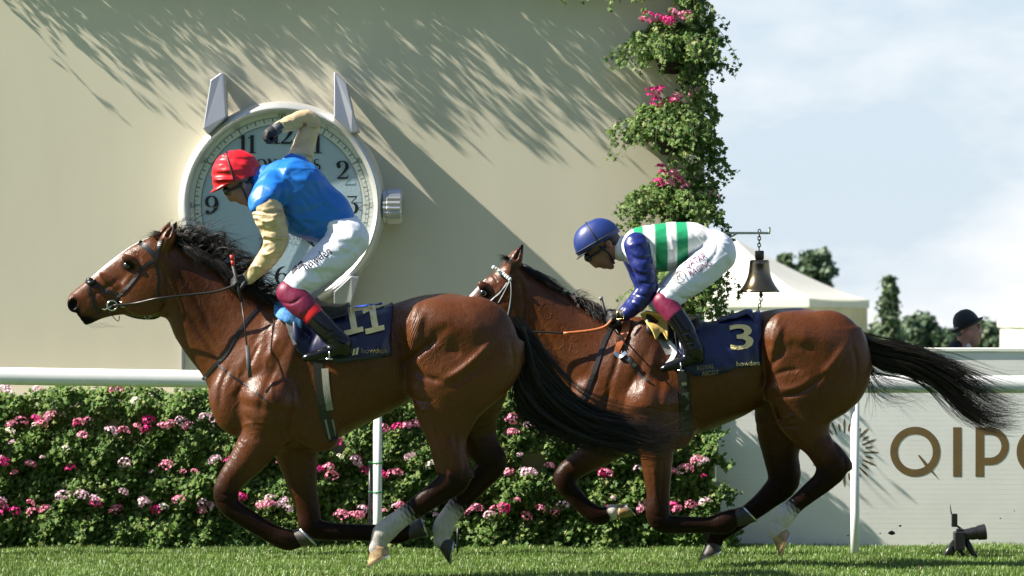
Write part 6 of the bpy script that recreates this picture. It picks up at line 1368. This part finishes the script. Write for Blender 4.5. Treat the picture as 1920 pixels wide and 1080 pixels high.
def dome(yc, c, e1, a, hgt, wy, n=40, nr=16, drop=.12, wrk=0.0, seed=0, front=1.0):
    """cap shell over the skull: c centre of the rim in px, e1 = px direction of the front"""
    e1 = np.array(e1, float); e1 /= np.linalg.norm(e1); e2 = np.array((-e1[1], e1[0])); e2 = e2 if e2[1] < 0 else -e2; s = S(yc); V = []; r = np.random.default_rng(seed); ph = r.uniform(0, 6, 8)
    for i in range(nr + 1):
        t = -drop + (1 + drop) * i / nr; el = math.asin(min(max(t, -1), 1)) if t >= 0 else t
        for k in range(n):
            an = 2 * math.pi * k / n; ca, sa = math.cos(an), math.sin(an); rad = math.cos(max(el, 0)) ** .86 if t >= 0 else 1 - .25 * t * t
            w = 1 + wrk * (math.sin(7*an + 3*t + ph[0]) * math.sin(4 * t * 3 + ph[1] + 2 * an) + .6 * math.sin(15*an + 6*t + ph[2])) * (1 - .3 * max(t, 0))
            p = np.array(c) + e1 * a * ca * rad * w * (front if ca > 0 else 1) + e2 * hgt * (math.sin(max(el, 0)) if t >= 0 else t * .9) * w
            V.append((X(p[0], yc), yc + wy * sa * rad * w, Z(p[1], yc)))
    F = [(i*n + k, i*n + (k+1) % n, (i+1)*n + (k+1) % n, (i+1)*n + k) for i in range(nr) for k in range(n)] + [tuple(range(nr*n, nr*n + n))]
    return V, F, e1, e2
def peak(yc, c, e1, e2, a, wy, length, droop, material, parent, name='peak', th=.004):
    V = []; n = 16
    for lay in (0, 1):
        for k in range(n + 1):
            an = R(-68 + 136 * k / n); ca, sa = math.cos(an), math.sin(an)
            for q in (0, .5, 1):
                p = np.array(c) + e1 * (a * (.94 * ca) + length * q * (ca ** 1.4)) - e2 * (droop * q * ca + lay * th * S(yc)); V.append((X(p[0], yc), yc + wy * sa * (.97 + .03 * q), Z(p[1], yc)))
    o = (n + 1) * 3; F = []
    for k in range(n):
        for q in range(2): a_ = k*3 + q; F += [(a_, a_ + 3, a_ + 4, a_ + 1), (o + a_ + 1, o + a_ + 4, o + a_ + 3, o + a_)]
        F += [(k*3 + 2, k*3 + 5, o + k*3 + 5, o + k*3 + 2), (o + k*3, o + k*3 + 3, k*3 + 3, k*3)]
    m = MB(); m.add(V, F); return m.build(name, material, parent)
def body(yc, chains, ells, box, material, parent, h=.007, creases=(), cuts=()):
    s = S(yc); f = Field((X(box[0], yc), yc + box[4], Z(box[3], yc)), (X(box[1], yc), yc + box[5], Z(box[2], yc)), h)
    for c in chains: f.chain(rows(c, yc), k=.025, sub=3, pad=.05)
    for e in ells: f.ell((X(e[0], yc), yc + e[5], Z(e[1], yc)), (e[2] / s, e[6], e[3] / s), R(e[4]), e[7] if len(e) > 7 else .012)
    for e in cuts: f.ell((X(e[0], yc), yc + e[5], Z(e[1], yc)), (e[2] / s, e[6], e[3] / s), R(e[4]), .004, cutit=True)
    V, Q = f.mesh(); return f, mk('body', V, [Q], material, parent)

# ------------------------------------------------------------------ leading jockey
yc = -0.6; J = thing('person', W(600, 480, yc), 'jockey in red cap and blue silks with gold sleeves, one arm raised, leading', 'person', 'jockeys riding')
fb, _ = body(yc, [
  [(500,338,22,0,1.0),(486,336,20,0,1.0),(472,338,20,0,1.0)],                                   # neck
  [(452,338,31,0,.80),(455,350,29,0,.76)],                                                       # skull
  [(436,350,17,0,1.05),(446,362,16,0,1.05),(458,372,12,0,1.15)],                                 # face
  [(505,352,18,0,2.2),(545,370,24,0,1.7),(595,392,26,0,1.6),(640,425,26,0,1.5)],                  # trunk
  [(505,365,20,-.16),(508,400,17,-.2),(514,440,14,-.21),(490,490,12,-.19),(467,521,10,-.15)], [(545,318,20,.16),(575,275,15,.23),(583,232,13,.24),(550,232,12,.18),(518,242,10,.13)],
  [(650,445,28,-.08),(600,498,25,-.18),(545,550,18,-.25),(590,592,12,-.3),(637,640,9,-.33),(612,662,6,-.33)], [(650,445,28,.08),(600,498,25,.18),(550,550,18,.25),(595,592,12,.3),(644,642,9,.33),(618,662,6,.33)]],
  [(428,366,9,5,-55,0,.013,.005),(433,374,6,4.5,-30,0,.014,.005),(450,377.5,5,3.5,-20,0,.022,.004),(464,382,7,5.5,0,0,.024,.006),(460,349,5,8,20,-.083,.012,.004),(460,349,5,8,20,.083,.012,.004),(440,362,8,6,-40,.035,.02,.01),(440,362,8,6,-40,-.035,.02,.01)],
  (385, 705, 205, 690, -.42, .42), M['skin'], J, cuts=[(442,382,5,4,-20,0,.03),(457,387,4,2.5,0,0,.03),(460,349,2.5,4,20,-.098,.01)])
# silks
bod = dict(A=(490,335), B=(650,430), top=[(484,330),(490,321),(503,309),(530,298),(561,297),(588,309),(622,346),(650,372),(663,398),(668,412)], bot=[(472,350),(471,372),(484,392),(503,405),(527,405),(541,437),(566,448),(595,455),(640,446),(664,420)], wid=[(-5,.085),(15,.14),(40,.195),(80,.19),(120,.165),(170,.15),(205,.13)])
cre = [([(500,330),(540,345),(575,380),(600,420)],.008,.014),([(530,310),(560,345),(600,380),(630,400)],.006,.012),([(545,400),(575,425),(600,440)],-.008,.012),([(535,420),(575,400),(630,380)],.007,.012),([(560,440),(600,420),(650,400)],-.007,.010),([(500,350),(520,365),(535,395)],-.006,.010),([(590,330),(610,370),(640,400)],-.006,.014),([(640,420),(610,430),(580,450)],.006,.010)]
f, _ = cloth('bodice', yc, [bod], [[(512,352,33,-.12,1.0),(503,368,33,-.165,.9),(493,380,29,-.195,.9)], [(545,318,26,.12),(560,302,22,.17)]], (440, 700, 270, 480, -.36, .36), M['blue'], J, fold=(.011, 34, 5, 3), creases=cre)
sl_near = [(500,382,28,-.185,.95),(503,400,30,-.205,.95),(511,422,27,-.215),(517,446,25,-.215),(513,466,22,-.21),(496,490,19,-.195),(480,508,15,-.17),(467,521,13,-.15)]
cloth('sleeve', yc, [], [sl_near], (430, 570, 350, 545, -.38, .05), M['goldsilk'], J, h=.006, fold=(.009, 52, 6, 5), creases=[([(478,396),(505,402),(530,396)],.010,.010),([(482,410),(505,418),(532,410)],-.008,.009),([(492,430),(515,436),(536,428)],.008,.009),([(494,452),(515,455),(536,448)],.009,.010),([(490,475),(510,478),(530,465)],-.008,.010),([(478,495),(496,500)],.006,.008)])
sl_far = [(552,312,22,.16),(562,296,23,.18),(571,270,21,.215),(579,246,19,.23),(584,228,17,.235),(572,222,17,.22),(552,228,16,.18),(534,235,14,.145),(522,240,12,.13)]
cloth('sleeve', yc, [], [sl_far], (495, 630, 195, 340, -.05, .38), M['goldsilk'], J, h=.006, fold=(.008, 52, 6, 8), creases=[([(560,215),(572,235),(596,240)],.010,.010,0),([(550,262),(572,262),(592,256)],.008,.009,0),([(545,285),(565,285),(588,290)],-.008,.010,0),([(540,225),(550,240)],.006,.008,0)])
# breeches
fbr, _ = cloth('breeches', yc, [], [[(632,425,33,0,1.55),(648,436,36,0,1.5),(655,450,36,0,1.45)], [(655,448,37,-.075,1.1),(630,473,37,-.13),(598,500,34,-.18),(568,526,30,-.225),(550,543,25,-.25)], [(655,448,37,.075,1.1),(635,473,37,.13),(608,502,33,.18),(582,530,29,.225),(566,547,24,.25)]], (490, 715, 380, 600, -.42, .42), M['breech'], J, fold=(.008, 44, 6, 11), creases=[([(690,440),(660,470),(620,510)],.006,.012),([(600,470),(640,480),(685,455)],.008,.012),([(560,510),(590,530),(620,525)],-.006,.010),([(545,520),(570,540),(590,548)],.008,.010),([(625,440),(645,465),(680,480)],-.006,.010),([(575,490),(600,515),(610,535)],.006,.010)], k=.03)
for sd, dx in ((-1, 0), (1, 9)):
    cloth('legging', yc, [], [[(543 + dx,549,25,.255 * sd),(557 + dx,563,26,.27 * sd),(572 + dx,577,24,.285 * sd),(580 + dx,584,21,.29 * sd)]], (490, 640, 510, 630, -.42, .42), M['maroon'], J, h=.006, fold=(.003, 40, 4, 2), creases=[([(530,565),(552,570),(575,556)],.006,.008,0)])
    cloth('boot_top', yc, [], [[(575 + dx,578,21.5,.287 * sd),(587 + dx,591,20.5,.297 * sd)]], (490, 640, 540, 640, -.44, .44), M['redband'], J, h=.006, fold=None)
    cloth('boot', yc, [], [[(588 + dx,592,19,.298 * sd),(607 + dx,612,20,.315 * sd),(625 + dx,630,19,.325 * sd),(638 + dx,643,19,.33 * sd,.8)], [(640 + dx,646,17,.33 * sd,.85),(628 + dx,656,13,.33 * sd,.95),(606 + dx,663,11,.33 * sd,1.1),(582 + dx,669,9,.33 * sd,1.2),(573 + dx,671,6.5,.33 * sd,1.2)], [(645 + dx,650,14,.33 * sd,.85),(650 + dx,660,9,.33 * sd,1)]], (550, 690, 560, 695, -.46, .46), M['boot'], J, h=.0055, fold=None, k=.02, creases=[([(615,640),(635,632),(655,638)],.005,.006,0),([(612,630),(630,622),(650,628)],.004,.006,0),([(592,668),(610,660),(628,658)],-.003,.006,0)])
# print on the breeches
sb = lambda x, z: fbr.near(x, z)
text_on(sb, yc, 'howden', 577, 509, 25, 33, 'lettering', M['print'], J, off=.006, wpx=58, bold=.004); print_on(sb, yc, [[(551,505),(559,497),(563,504),(552,516)],[(562,496),(569,489),(573,496),(564,506)]], 'emblem', M['print'], J, off=.006)
# cap, goggles, gloves
V, F, e1, e2 = dome(yc, (446, 334), (-.954, .298), 48, 53, .112, wrk=.022, seed=2, front=1.0); m = MB(); m.add(V, F); cap = m.build('cap', M['redcap'], J); peak(yc, (446, 336), e1, e2, 47, .105, 13, 9, M['redcap'], J)
def over_cap(c, e1, e2, a, hgt, wy, tilt, q=1.015):
    P = []
    for i in range(17):
        an = R(-100 + 200 * i / 16); p = np.array(c) + e2 * hgt * q * max(math.cos(an), -.1) + e1 * (tilt * math.cos(an) * 0 + tilt); rad = math.sqrt(max(0, 1 - (tilt / a) ** 2)); P.append((X(p[0], yc), yc + wy * q * math.sin(an) * 1.0, Z(p[1], yc)))
    return P
m = MB(); m.tube(over_cap((446, 334), e1, e2, 48, 53, .113, 6), .0055, 5); m.build('cap_elastic', M['strap'], J)
def goggles(yc, pts, r_, parent):
    m = MB(); 
    for sd in (-1, 1):
        a = np.array(W(pts[0][0], pts[0][1], yc + sd * .036)); m.lathe([(r_ * 1.0 * math.sin(math.pi * j / 8), -r_ * .8 * math.cos(math.pi * j / 8)) for j in range(9)], a, 'y', 14)
    m.build('goggle_lens', M['goggle'], parent); m = MB()
    for sd in (-1, 1): m.tube([W(pts[0][0], pts[0][1], yc + sd * .055), W(pts[1][0], pts[1][1], yc + sd * .086), W(pts[2][0], pts[2][1], yc + sd * .075)], .009, 6)
    m.build('goggle_strap', M['strap'], parent)
goggles(yc, [(427, 358), (446, 350), (474, 338)], .031, J)
m = MB()
for sd in (-1, 1): m.tube([W(449, 342, yc + sd * .09), W(458, 360, yc + sd * .078), W(466, 380, yc + sd * .03)], .006, 6)
m.build('chin_strap', M['strap'], J)
cloth('collar', yc, [], [[(496,333,24,0,1.05),(486,335,23,0,1.05)]], (455, 540, 290, 385, -.2, .2), M['blue'], J, h=.006, fold=None)
mk_h = cloth('hair', yc, [], [[(470,338,20,0,1.15),(476,347,15,0,1.3)]], (440, 510, 305, 380, -.15, .15), M['hairb'], J, h=.006, fold=None)
gh, kn1 = fist('glove', yc, (464, 523, -.145), (446, 528, -.155), -1, (0, -.5, 1), M['glove'], J, M['glove'], 1.0)
gh2, kn2 = fist('glove', yc, (519, 242, .125), (505, 250, .11), 1, (-.5, -.25, .9), M['glove'], J, M['cuff'], 1.05)
wp = thing('whip', W(452, 560, yc), 'black racing whip with red topped grip held down by the leading jockey', 'whip'); yw_ = yc - .185
m = MB(); m.tube([W(434.5, 478, yw_), W(436, 488, yw_)], [.014, .013], 10); m.tube([W(436, 488.5, yw_), W(437, 498, yw_)], .012, 10); m.build('grip_cap', M['redgrip'], wp)
m = MB(); m.tube([W(437, 498, yw_), W(446, 535, yw_), W(453, 565, yw_ - .02)], [.0115, .011, .009], 8); m.build('grip', M['strap'], wp)
m = MB(); m.tube([W(453, 565, yw_ - .02), W(459, 610, yw_ - .05), W(463, 650, yw_ - .09)], [.006, .0055, .005], 6); m.build('shaft', M['leather'], wp)
m = MB(); m.tube([W(463, 648, yw_ - .09), W(466, 680, yw_ - .11), W(469, 708, yw_ - .12)], [.011, .014, .012], 8, flat=.4); m.build('flap', mat('whip_flap', (.05, .05, .055), .6), wp)

# ------------------------------------------------------------------ following jockey
yc = 0.7; J2 = thing('person', W(1300, 520, yc), 'crouching jockey in blue cap and green and white striped silks on the following horse', 'person', 'jockeys riding')
fb2, _ = body(yc, [
  [(1172,466,20,0,1.0),(1160,466,19,0,1.0),(1146,464,20,0,1.0)], [(1124,456,31,0,.78),(1128,468,28,0,.76)], [(1112,478,16,0,1.05),(1124,487,16,0,1.05),(1138,492,12,0,1.15)],
  [(1180,464,17,0,2.4),(1220,465,25,0,1.7),(1280,460,26,0,1.6),(1330,460,24,0,1.5)],
  [(1196,465,18,-.16),(1205,500,15,-.2),(1216,535,13,-.2),(1195,570,11,-.17),(1168,590,10,-.13)], [(1187,468,16,.17),(1195,500,13,.21),(1206,540,11,.215),(1195,563,10,.195),(1164,593,9,.14)],
  [(1345,475,28,-.08),(1292,520,25,-.17),(1246,565,17,-.25),(1275,605,11,-.285),(1298,652,9,-.31),(1280,678,6,-.31)], [(1345,475,28,.08),(1292,520,25,.17),(1246,565,17,.25),(1275,605,11,.285),(1298,652,9,.31),(1280,678,6,.31)]],
  [(1110,490,9,5,-50,0,.013,.005),(1117,498,6,4.5,-25,0,.014,.005),(1132,501,5,3.5,-10,0,.022,.004),(1145,500,7,5.5,0,0,.024,.006),(1140,457,6,9,30,-.083,.012,.004),(1140,457,6,9,30,.083,.012,.004),(1121,488,8,6,-30,.035,.02,.01),(1121,488,8,6,-30,-.035,.02,.01)],
  (1070, 1400, 405, 710, -.40, .40), M['skin'], J2, cuts=[(1140,457,3,5,30,-.1,.01),(1125,505,5,4,-10,0,.03),(1138.5,508,4,2.5,0,0,.03)])
WHT, GRN = np.array((.78, .78, .80)), np.array((.015, .30, .125))
def hoops(V):
    s = S(.7); px = V[:, 0] * s + 960 + (V[:, 2] - Z(450, .7)) * 8; C = np.tile(WHT, (len(V), 1))
    for a, b_ in ((1187, 1205), (1227, 1249), (1267, 1288)): k = np.clip(np.minimum(px - a, b_ - px) / 1.2 + .5, 0, 1)[:, None]; C = C * (1 - k) + GRN * k
    return C
bod = dict(A=(1160,460), B=(1345,460), top=[(1164,448),(1176,436),(1190,427),(1223,421),(1266,416),(1300,417),(1333,431),(1352,446)], bot=[(1164,480),(1177,494),(1200,506),(1229,511),(1250,509),(1270,503),(1288,492),(1318,478),(1352,464)], wid=[(2,.085),(18,.15),(45,.19),(90,.185),(130,.165),(190,.14)])
f2, _ = cloth('bodice', yc, [bod], [[(1190,448,24,-.12,1.0)], [(1190,448,24,.12,1.0)]], (1145, 1370, 400, 530, -.32, .32), M['hoops'], J2, h=.0062, fold=(.009, 34, 5, 21), colf=hoops, creases=[([(1215,440),(1225,475),(1235,505)],.006,.010),([(1250,430),(1262,470),(1268,500)],-.005,.012),([(1290,430),(1310,455),(1330,480)],.006,.010),([(1300,490),(1320,460),(1345,445)],-.006,.010),([(1210,490),(1245,498),(1280,488)],.005,.010)])
cloth('collar', yc, [], [[(1173,466,25,0,1.0),(1167,466,24,0,1.0)]], (1130, 1210, 425, 510, -.2, .2), M['shirt'], J2, h=.006, fold=None)
for sd, dx, dy in ((-1, 0, 0), (1, -9, 3)):
    cloth('sleeve', yc, [], [[(1194 + dx,460 + dy,25,.165 * sd,.9),(1197 + dx,474 + dy,24,.195 * sd,.9),(1204 + dx,496 + dy,21,.215 * sd),(1213 + dx,522 + dy,19,.22 * sd),(1216 + dx,541 + dy,18,.215 * sd),(1204 + dx,560 + dy,17,.195 * sd),(1188 + dx,577 + dy,15,.165 * sd),(1173 + dx,590 + dy,12,.14 * sd)]], (1120, 1260, 420, 620, -.38, .38), M['navysleeve'], J2, h=.006, fold=(.006, 50, 6, 14 + sd), creases=[([(1180,480),(1200,488),(1222,478)],.007,.009,0),([(1188,505),(1208,512),(1228,504)],-.006,.009,0),([(1196,530),(1214,532),(1232,526)],.008,.009,0),([(1190,552),(1210,558)],.006,.008,0),([(1180,565),(1200,575)],-.006,.008,0)])
fbr2, _ = cloth('breeches', yc, [], [[(1333,457,28,0,1.55),(1345,468,33,0,1.5),(1347,480,32,0,1.45)], [(1345,478,34,-.075,1.1),(1322,500,34,-.12),(1290,526,31,-.17),(1262,551,26,-.215),(1246,566,21,-.24)], [(1345,478,34,.075,1.1),(1318,500,34,.12),(1282,526,31,.17),(1252,551,26,.215),(1236,566,21,.24)]], (1200, 1400, 410, 610, -.42, .42), M['breech'], J2, fold=(.004, 50, 6, 31), creases=[([(1345,445),(1340,475),(1320,500)],.005,.010),([(1375,470),(1345,490),(1300,530)],-.005,.012),([(1250,540),(1275,560),(1300,560)],.007,.010),([(1265,525),(1290,545),(1320,545)],-.005,.010),([(1335,440),(1352,455),(1376,462)],-.005,.008),([(1330,445),(1345,465),(1372,480)],.005,.008)], k=.03)
sb2 = lambda x, z: fbr2.near(x, z)
text_on(sb2, yc, 'QATAR', 1283, 505, 17, 28, 'lettering', M['printm'], J2, off=.005, wpx=44); text_on(sb2, yc, 'RACING', 1291, 520, 17, 28, 'lettering', M['printm'], J2, off=.005, wpx=46)
cx, cz = 1271, 520
def ringpx(cx, cy, ro, ri, n=26): return [[(cx + ro * math.cos(6.283*i/n), cy + ro * math.sin(6.283*i/n)), (cx + ri * math.cos(6.283*i/n), cy + ri * math.sin(6.283*i/n)), (cx + ri * math.cos(6.283*(i+1)/n), cy + ri * math.sin(6.283*(i+1)/n)), (cx + ro * math.cos(6.283*(i+1)/n), cy + ro * math.sin(6.283*(i+1)/n))] for i in range(n)]
print_on(sb2, yc, ringpx(cx, cz, 11.5, 9.8), 'emblem', M['printg'], J2, off=.005, sub=False); text_on(sb2, yc, 'R', 1265, 527, 20, 20, 'lettering', M['printg'], J2, off=.005, shear=.15)
for sd in (-1, 1):
    cloth('legging', yc, [], [[(1244,565,20,.245 * sd),(1252,575,21,.255 * sd),(1264,590,20,.275 * sd)]], (1200, 1310, 530, 625, -.42, .42), M['maroon'], J2, h=.006, fold=(.003, 40, 4, 2))
    cloth('boot', yc, [], [[(1267,593,19,.28 * sd),(1282,616,18.5,.295 * sd),(1294,640,18.5,.305 * sd),(1300,655,19,.31 * sd,.85)], [(1302,660,17,.31 * sd,.85),(1290,673,13,.31 * sd,.95),(1268,683,10,.31 * sd,1.1),(1250,689,8,.31 * sd,1.2),(1243,692,6,.31 * sd,1.2)], [(1307,664,14,.31 * sd,.85),(1312,672,9,.31 * sd,1)]], (1220, 1350, 560, 715, -.46, .46), M['boot'], J2, h=.0055, fold=None, k=.02, creases=[([(1270,628),(1288,622),(1306,630)],.005,.006,0),([(1276,645),(1296,640),(1314,648)],.005,.006,0),([(1280,658),(1300,652),(1318,660)],-.004,.005,0)])
V, F, e1, e2 = dome(yc, (1121, 453), (-.866, .50), 46, 42, .112, wrk=.006, seed=5); m = MB(); m.add(V, F); m.build('cap', M['bluecap'], J2); peak(yc, (1122, 457), e1, e2, 44, .105, 9, 5, M['strap'], J2)
m = MB(); m.tube(over_cap((1121, 453), e1, e2, 46, 42, .113, 2), .005, 5); m.build('cap_elastic', M['strap'], J2)
m = MB(); m.tube([tuple(np.array((X(p[0], yc), yc + .114 * math.sin(an), Z(p[1], yc)))) for an in np.linspace(0, 6.283, 33) for p in [np.array((1121, 453)) + e1 * 46.5 * math.cos(an) + e2 * 1.0]], .0045, 5, caps=False); m.build('cap_rim', M['strap'], J2)
goggles(yc, [(1104, 483), (1122, 472), (1148, 452)], .031, J2)
m = MB()
for sd in (-1, 1): m.tube([W(1124, 462, yc + sd * .092), W(1141, 474, yc + sd * .084), W(1152, 494, yc + sd * .03)], .007, 6)
m.build('chin_strap', M['strap'], J2)
cloth('hair', yc, [], [[(1142,446,19,0,1.2),(1151,455,16,0,1.3)]], (1110, 1180, 415, 490, -.15, .15), M['hairb'], J2, h=.006, fold=None)
fist('glove', yc, (1167, 591, -.135), (1150, 594, -.14), -1, (0, -.75, .8), M['glove'], J2, M['glove'], 1.05)
fist('glove', yc, (1160, 592, .12), (1141, 590, .06), 1, (0, .6, .8), M['glove'], J2, M['glove'], 1.05)
m = MB(); yk = yc - .205; m.tube([(X(1161, yc) + dx * .023, yk, Z(591, yc) + dz * .026) for dx, dz in ((-1, -1), (1, -.9), (.9, 1), (-.9, .9), (-1, -1))], .004, 5); m.build('glove_buckle', M['brass'], J2)
w2_ = thing('whip', W(1130, 580, yc), 'black whip handle with pale tip standing up from the hands of the striped jockey', 'whip')
m = MB(); m.tube([W(1128, 562, yc - .1), W(1134, 585, yc - .12), W(1142, 600, yc - .13)], [.010, .010, .009], 8); m.build('grip', M['strap'], w2_); m = MB(); m.tube([W(1126, 556, yc - .1), W(1128, 562, yc - .1)], [.014, .011], 10); m.build('grip_cap', M['pad'], w2_); m = MB(); m.tube([W(1142, 600, yc - .13), W(1160, 625, yc - .17), W(1178, 655, yc - .30)], [.006, .005, .005], 6); m.build('shaft', M['leather'], w2_)

# ------------------------------------------------------------------ steward behind the board
yc = 4.6; G = thing('person', (X(1810, yc), yc, 0), 'older man in black bowler hat and dark suit looking over the board to the right', 'person'); s = S(yc)
def gp(l): return l
body(yc, [[(1803,655,12,0,1.1),(1807,642,12,0,1.1),(1810,628,15,0,1.1)], [(1812,612,22,0,.78),(1814,620,21,0,.76)], [(1828,625,13,0,1.1),(1826,634,12,0,1.15),(1826,640,10,0,1.2)], [(1800,670,18,0,2.8),(1800,740,30,0,1.6),(1800,830,26,0,1.6)],
  [(1800,672,15,-.2),(1796,740,13,-.24),(1802,810,11,-.24),(1806,855,9,-.22)], [(1800,672,15,.2),(1796,740,13,.24),(1802,810,11,.24),(1806,855,9,.22)], [(1800,820,22,-.09),(1800,910,17,-.1),(1798,985,12,-.1),(1810,990,9,-.1)], [(1800,820,22,.09),(1800,910,17,.1),(1798,985,12,.1),(1810,990,9,.1)]],
  [(1838,620,5,6,10,0,.014,.006),(1840,623,4,3,0,0,.014,.005),(1836,632,5,3,0,0,.024,.006),(1832,641,6,5,0,0,.025,.008),(1802,618,4,8,-10,-.083,.012,.004),(1802,618,4,8,-10,.083,.012,.004),(1836,611,4,4,0,-.03,.025,.008),(1836,611,4,4,0,.03,.025,.008)], (1740, 1880, 570, 1005, -.40, .40), M['skinpale'], G, h=.009, cuts=[(1838,615,2.5,2.5,0,-.034,.012),(1838,615,2.5,2.5,0,.034,.012)])
for sd in (-1, 1): m = MB(); m.lathe([(.008 * math.sin(math.pi * j / 6), -.008 * math.cos(math.pi * j / 6)) for j in range(7)], W(1836, 615, yc + sd * .034), 'y', 8); m.build('eye', M['eye'], G)
cloth('jacket', yc, [], [[(1798,648,11,0,1.3),(1790,656,15,0,1.7),(1794,666,19,0,1.8),(1800,680,24,0,2.4),(1800,740,34,0,1.7),(1800,830,33,0,1.7)], [(1800,668,18,-.19),(1796,740,16,-.24),(1802,810,14,-.24),(1806,845,12,-.23)], [(1800,668,18,.19),(1796,740,16,.24),(1802,810,14,.24),(1806,845,12,.23)]], (1735, 1880, 635, 880, -.42, .42), M['suit'], G, h=.011, fold=(.003, 30, 4, 2))
cloth('trousers', yc, [], [[(1800,830,30,-.08),(1800,910,21,-.1),(1798,985,16,-.1)], [(1800,830,30,.08),(1800,910,21,.1),(1798,985,16,.1)]], (1735, 1880, 780, 1010, -.3, .3), M['suit'], G, h=.012, fold=(.003, 30, 4, 4))
cloth('shirt_collar', yc, [], [[(1811,650,10,0,1.2),(1813,642,9,0,1.2)]], (1770, 1840, 610, 675, -.2, .2), M['shirt'], G, h=.007, fold=None)
cloth('hair', yc, [], [[(1798,616,10,0,1.8),(1800,624,9,0,1.9)]], (1770, 1830, 590, 645, -.15, .15), M['hairg'], G, h=.007, fold=None)
V, F, e1, e2 = dome(yc, (1813, 609), (.90, -.42), 25, 30, .098, drop=.05, seed=1); m = MB(); m.add(V, F); hat = m.build('bowler_hat', M['felt'], G)
V = []; n = 36
for q, l in ((.92, 0), (1.12, 1.5), (1.30, 1.0), (1.36, -2.5), (1.30, -1.5), (1.12, 3.2), (.92, 2.5)):
    for k in range(n):
        an = 6.283 * k / n; p = np.array((1813, 610.5)) + e1 * 25 * q * math.cos(an) - e2 * (l - (2.2 * math.sin(an) ** 2 if q > 1.2 else 0) * 1.0); V.append((X(p[0], yc), yc + .096 * q * math.sin(an), Z(p[1], yc)))
m = MB(); m.add(V, [(i*n + k, i*n + (k+1) % n, ((i+1) % 7)*n + (k+1) % n, ((i+1) % 7)*n + k) for i in range(7) for k in range(n)]); m.build('brim', M['felt'], hat)
# =================================================================== the horses run a little towards the lens: heads nearer, tails farther
def veer(things, px_mid, yc, k):
    xm = X(px_mid, yc); seen = set()
    for t in things:
        for o in [t] + list(t.children_recursive):
            if o.type != 'MESH' or o.data.name in seen: continue
            seen.add(o.data.name); n = len(o.data.vertices); v = np.zeros(n * 3, np.float32); o.data.vertices.foreach_get('co', v); v = v.reshape(-1, 3)
            y1 = v[:, 1] + (v[:, 0] - xm) * k; q = (25.0 + y1) / (25.0 + v[:, 1]); v[:, 0] *= q; v[:, 2] = CAM_H + (v[:, 2] - CAM_H) * q; v[:, 1] = y1   # same survey rays, true depths
            o.data.vertices.foreach_set('co', v.ravel()); o.data.update()
lead = [HA.thing, J, c1, s1, bpy.data.objects['girth'], b1, n1, wp]; foll = [HB.thing, J2, c2, s2, bpy.data.objects['girth.001'], b2, n2, yl_, w2_]
veer(lead, 600, -.6, .06); veer(foll, 1320, .7, .06)
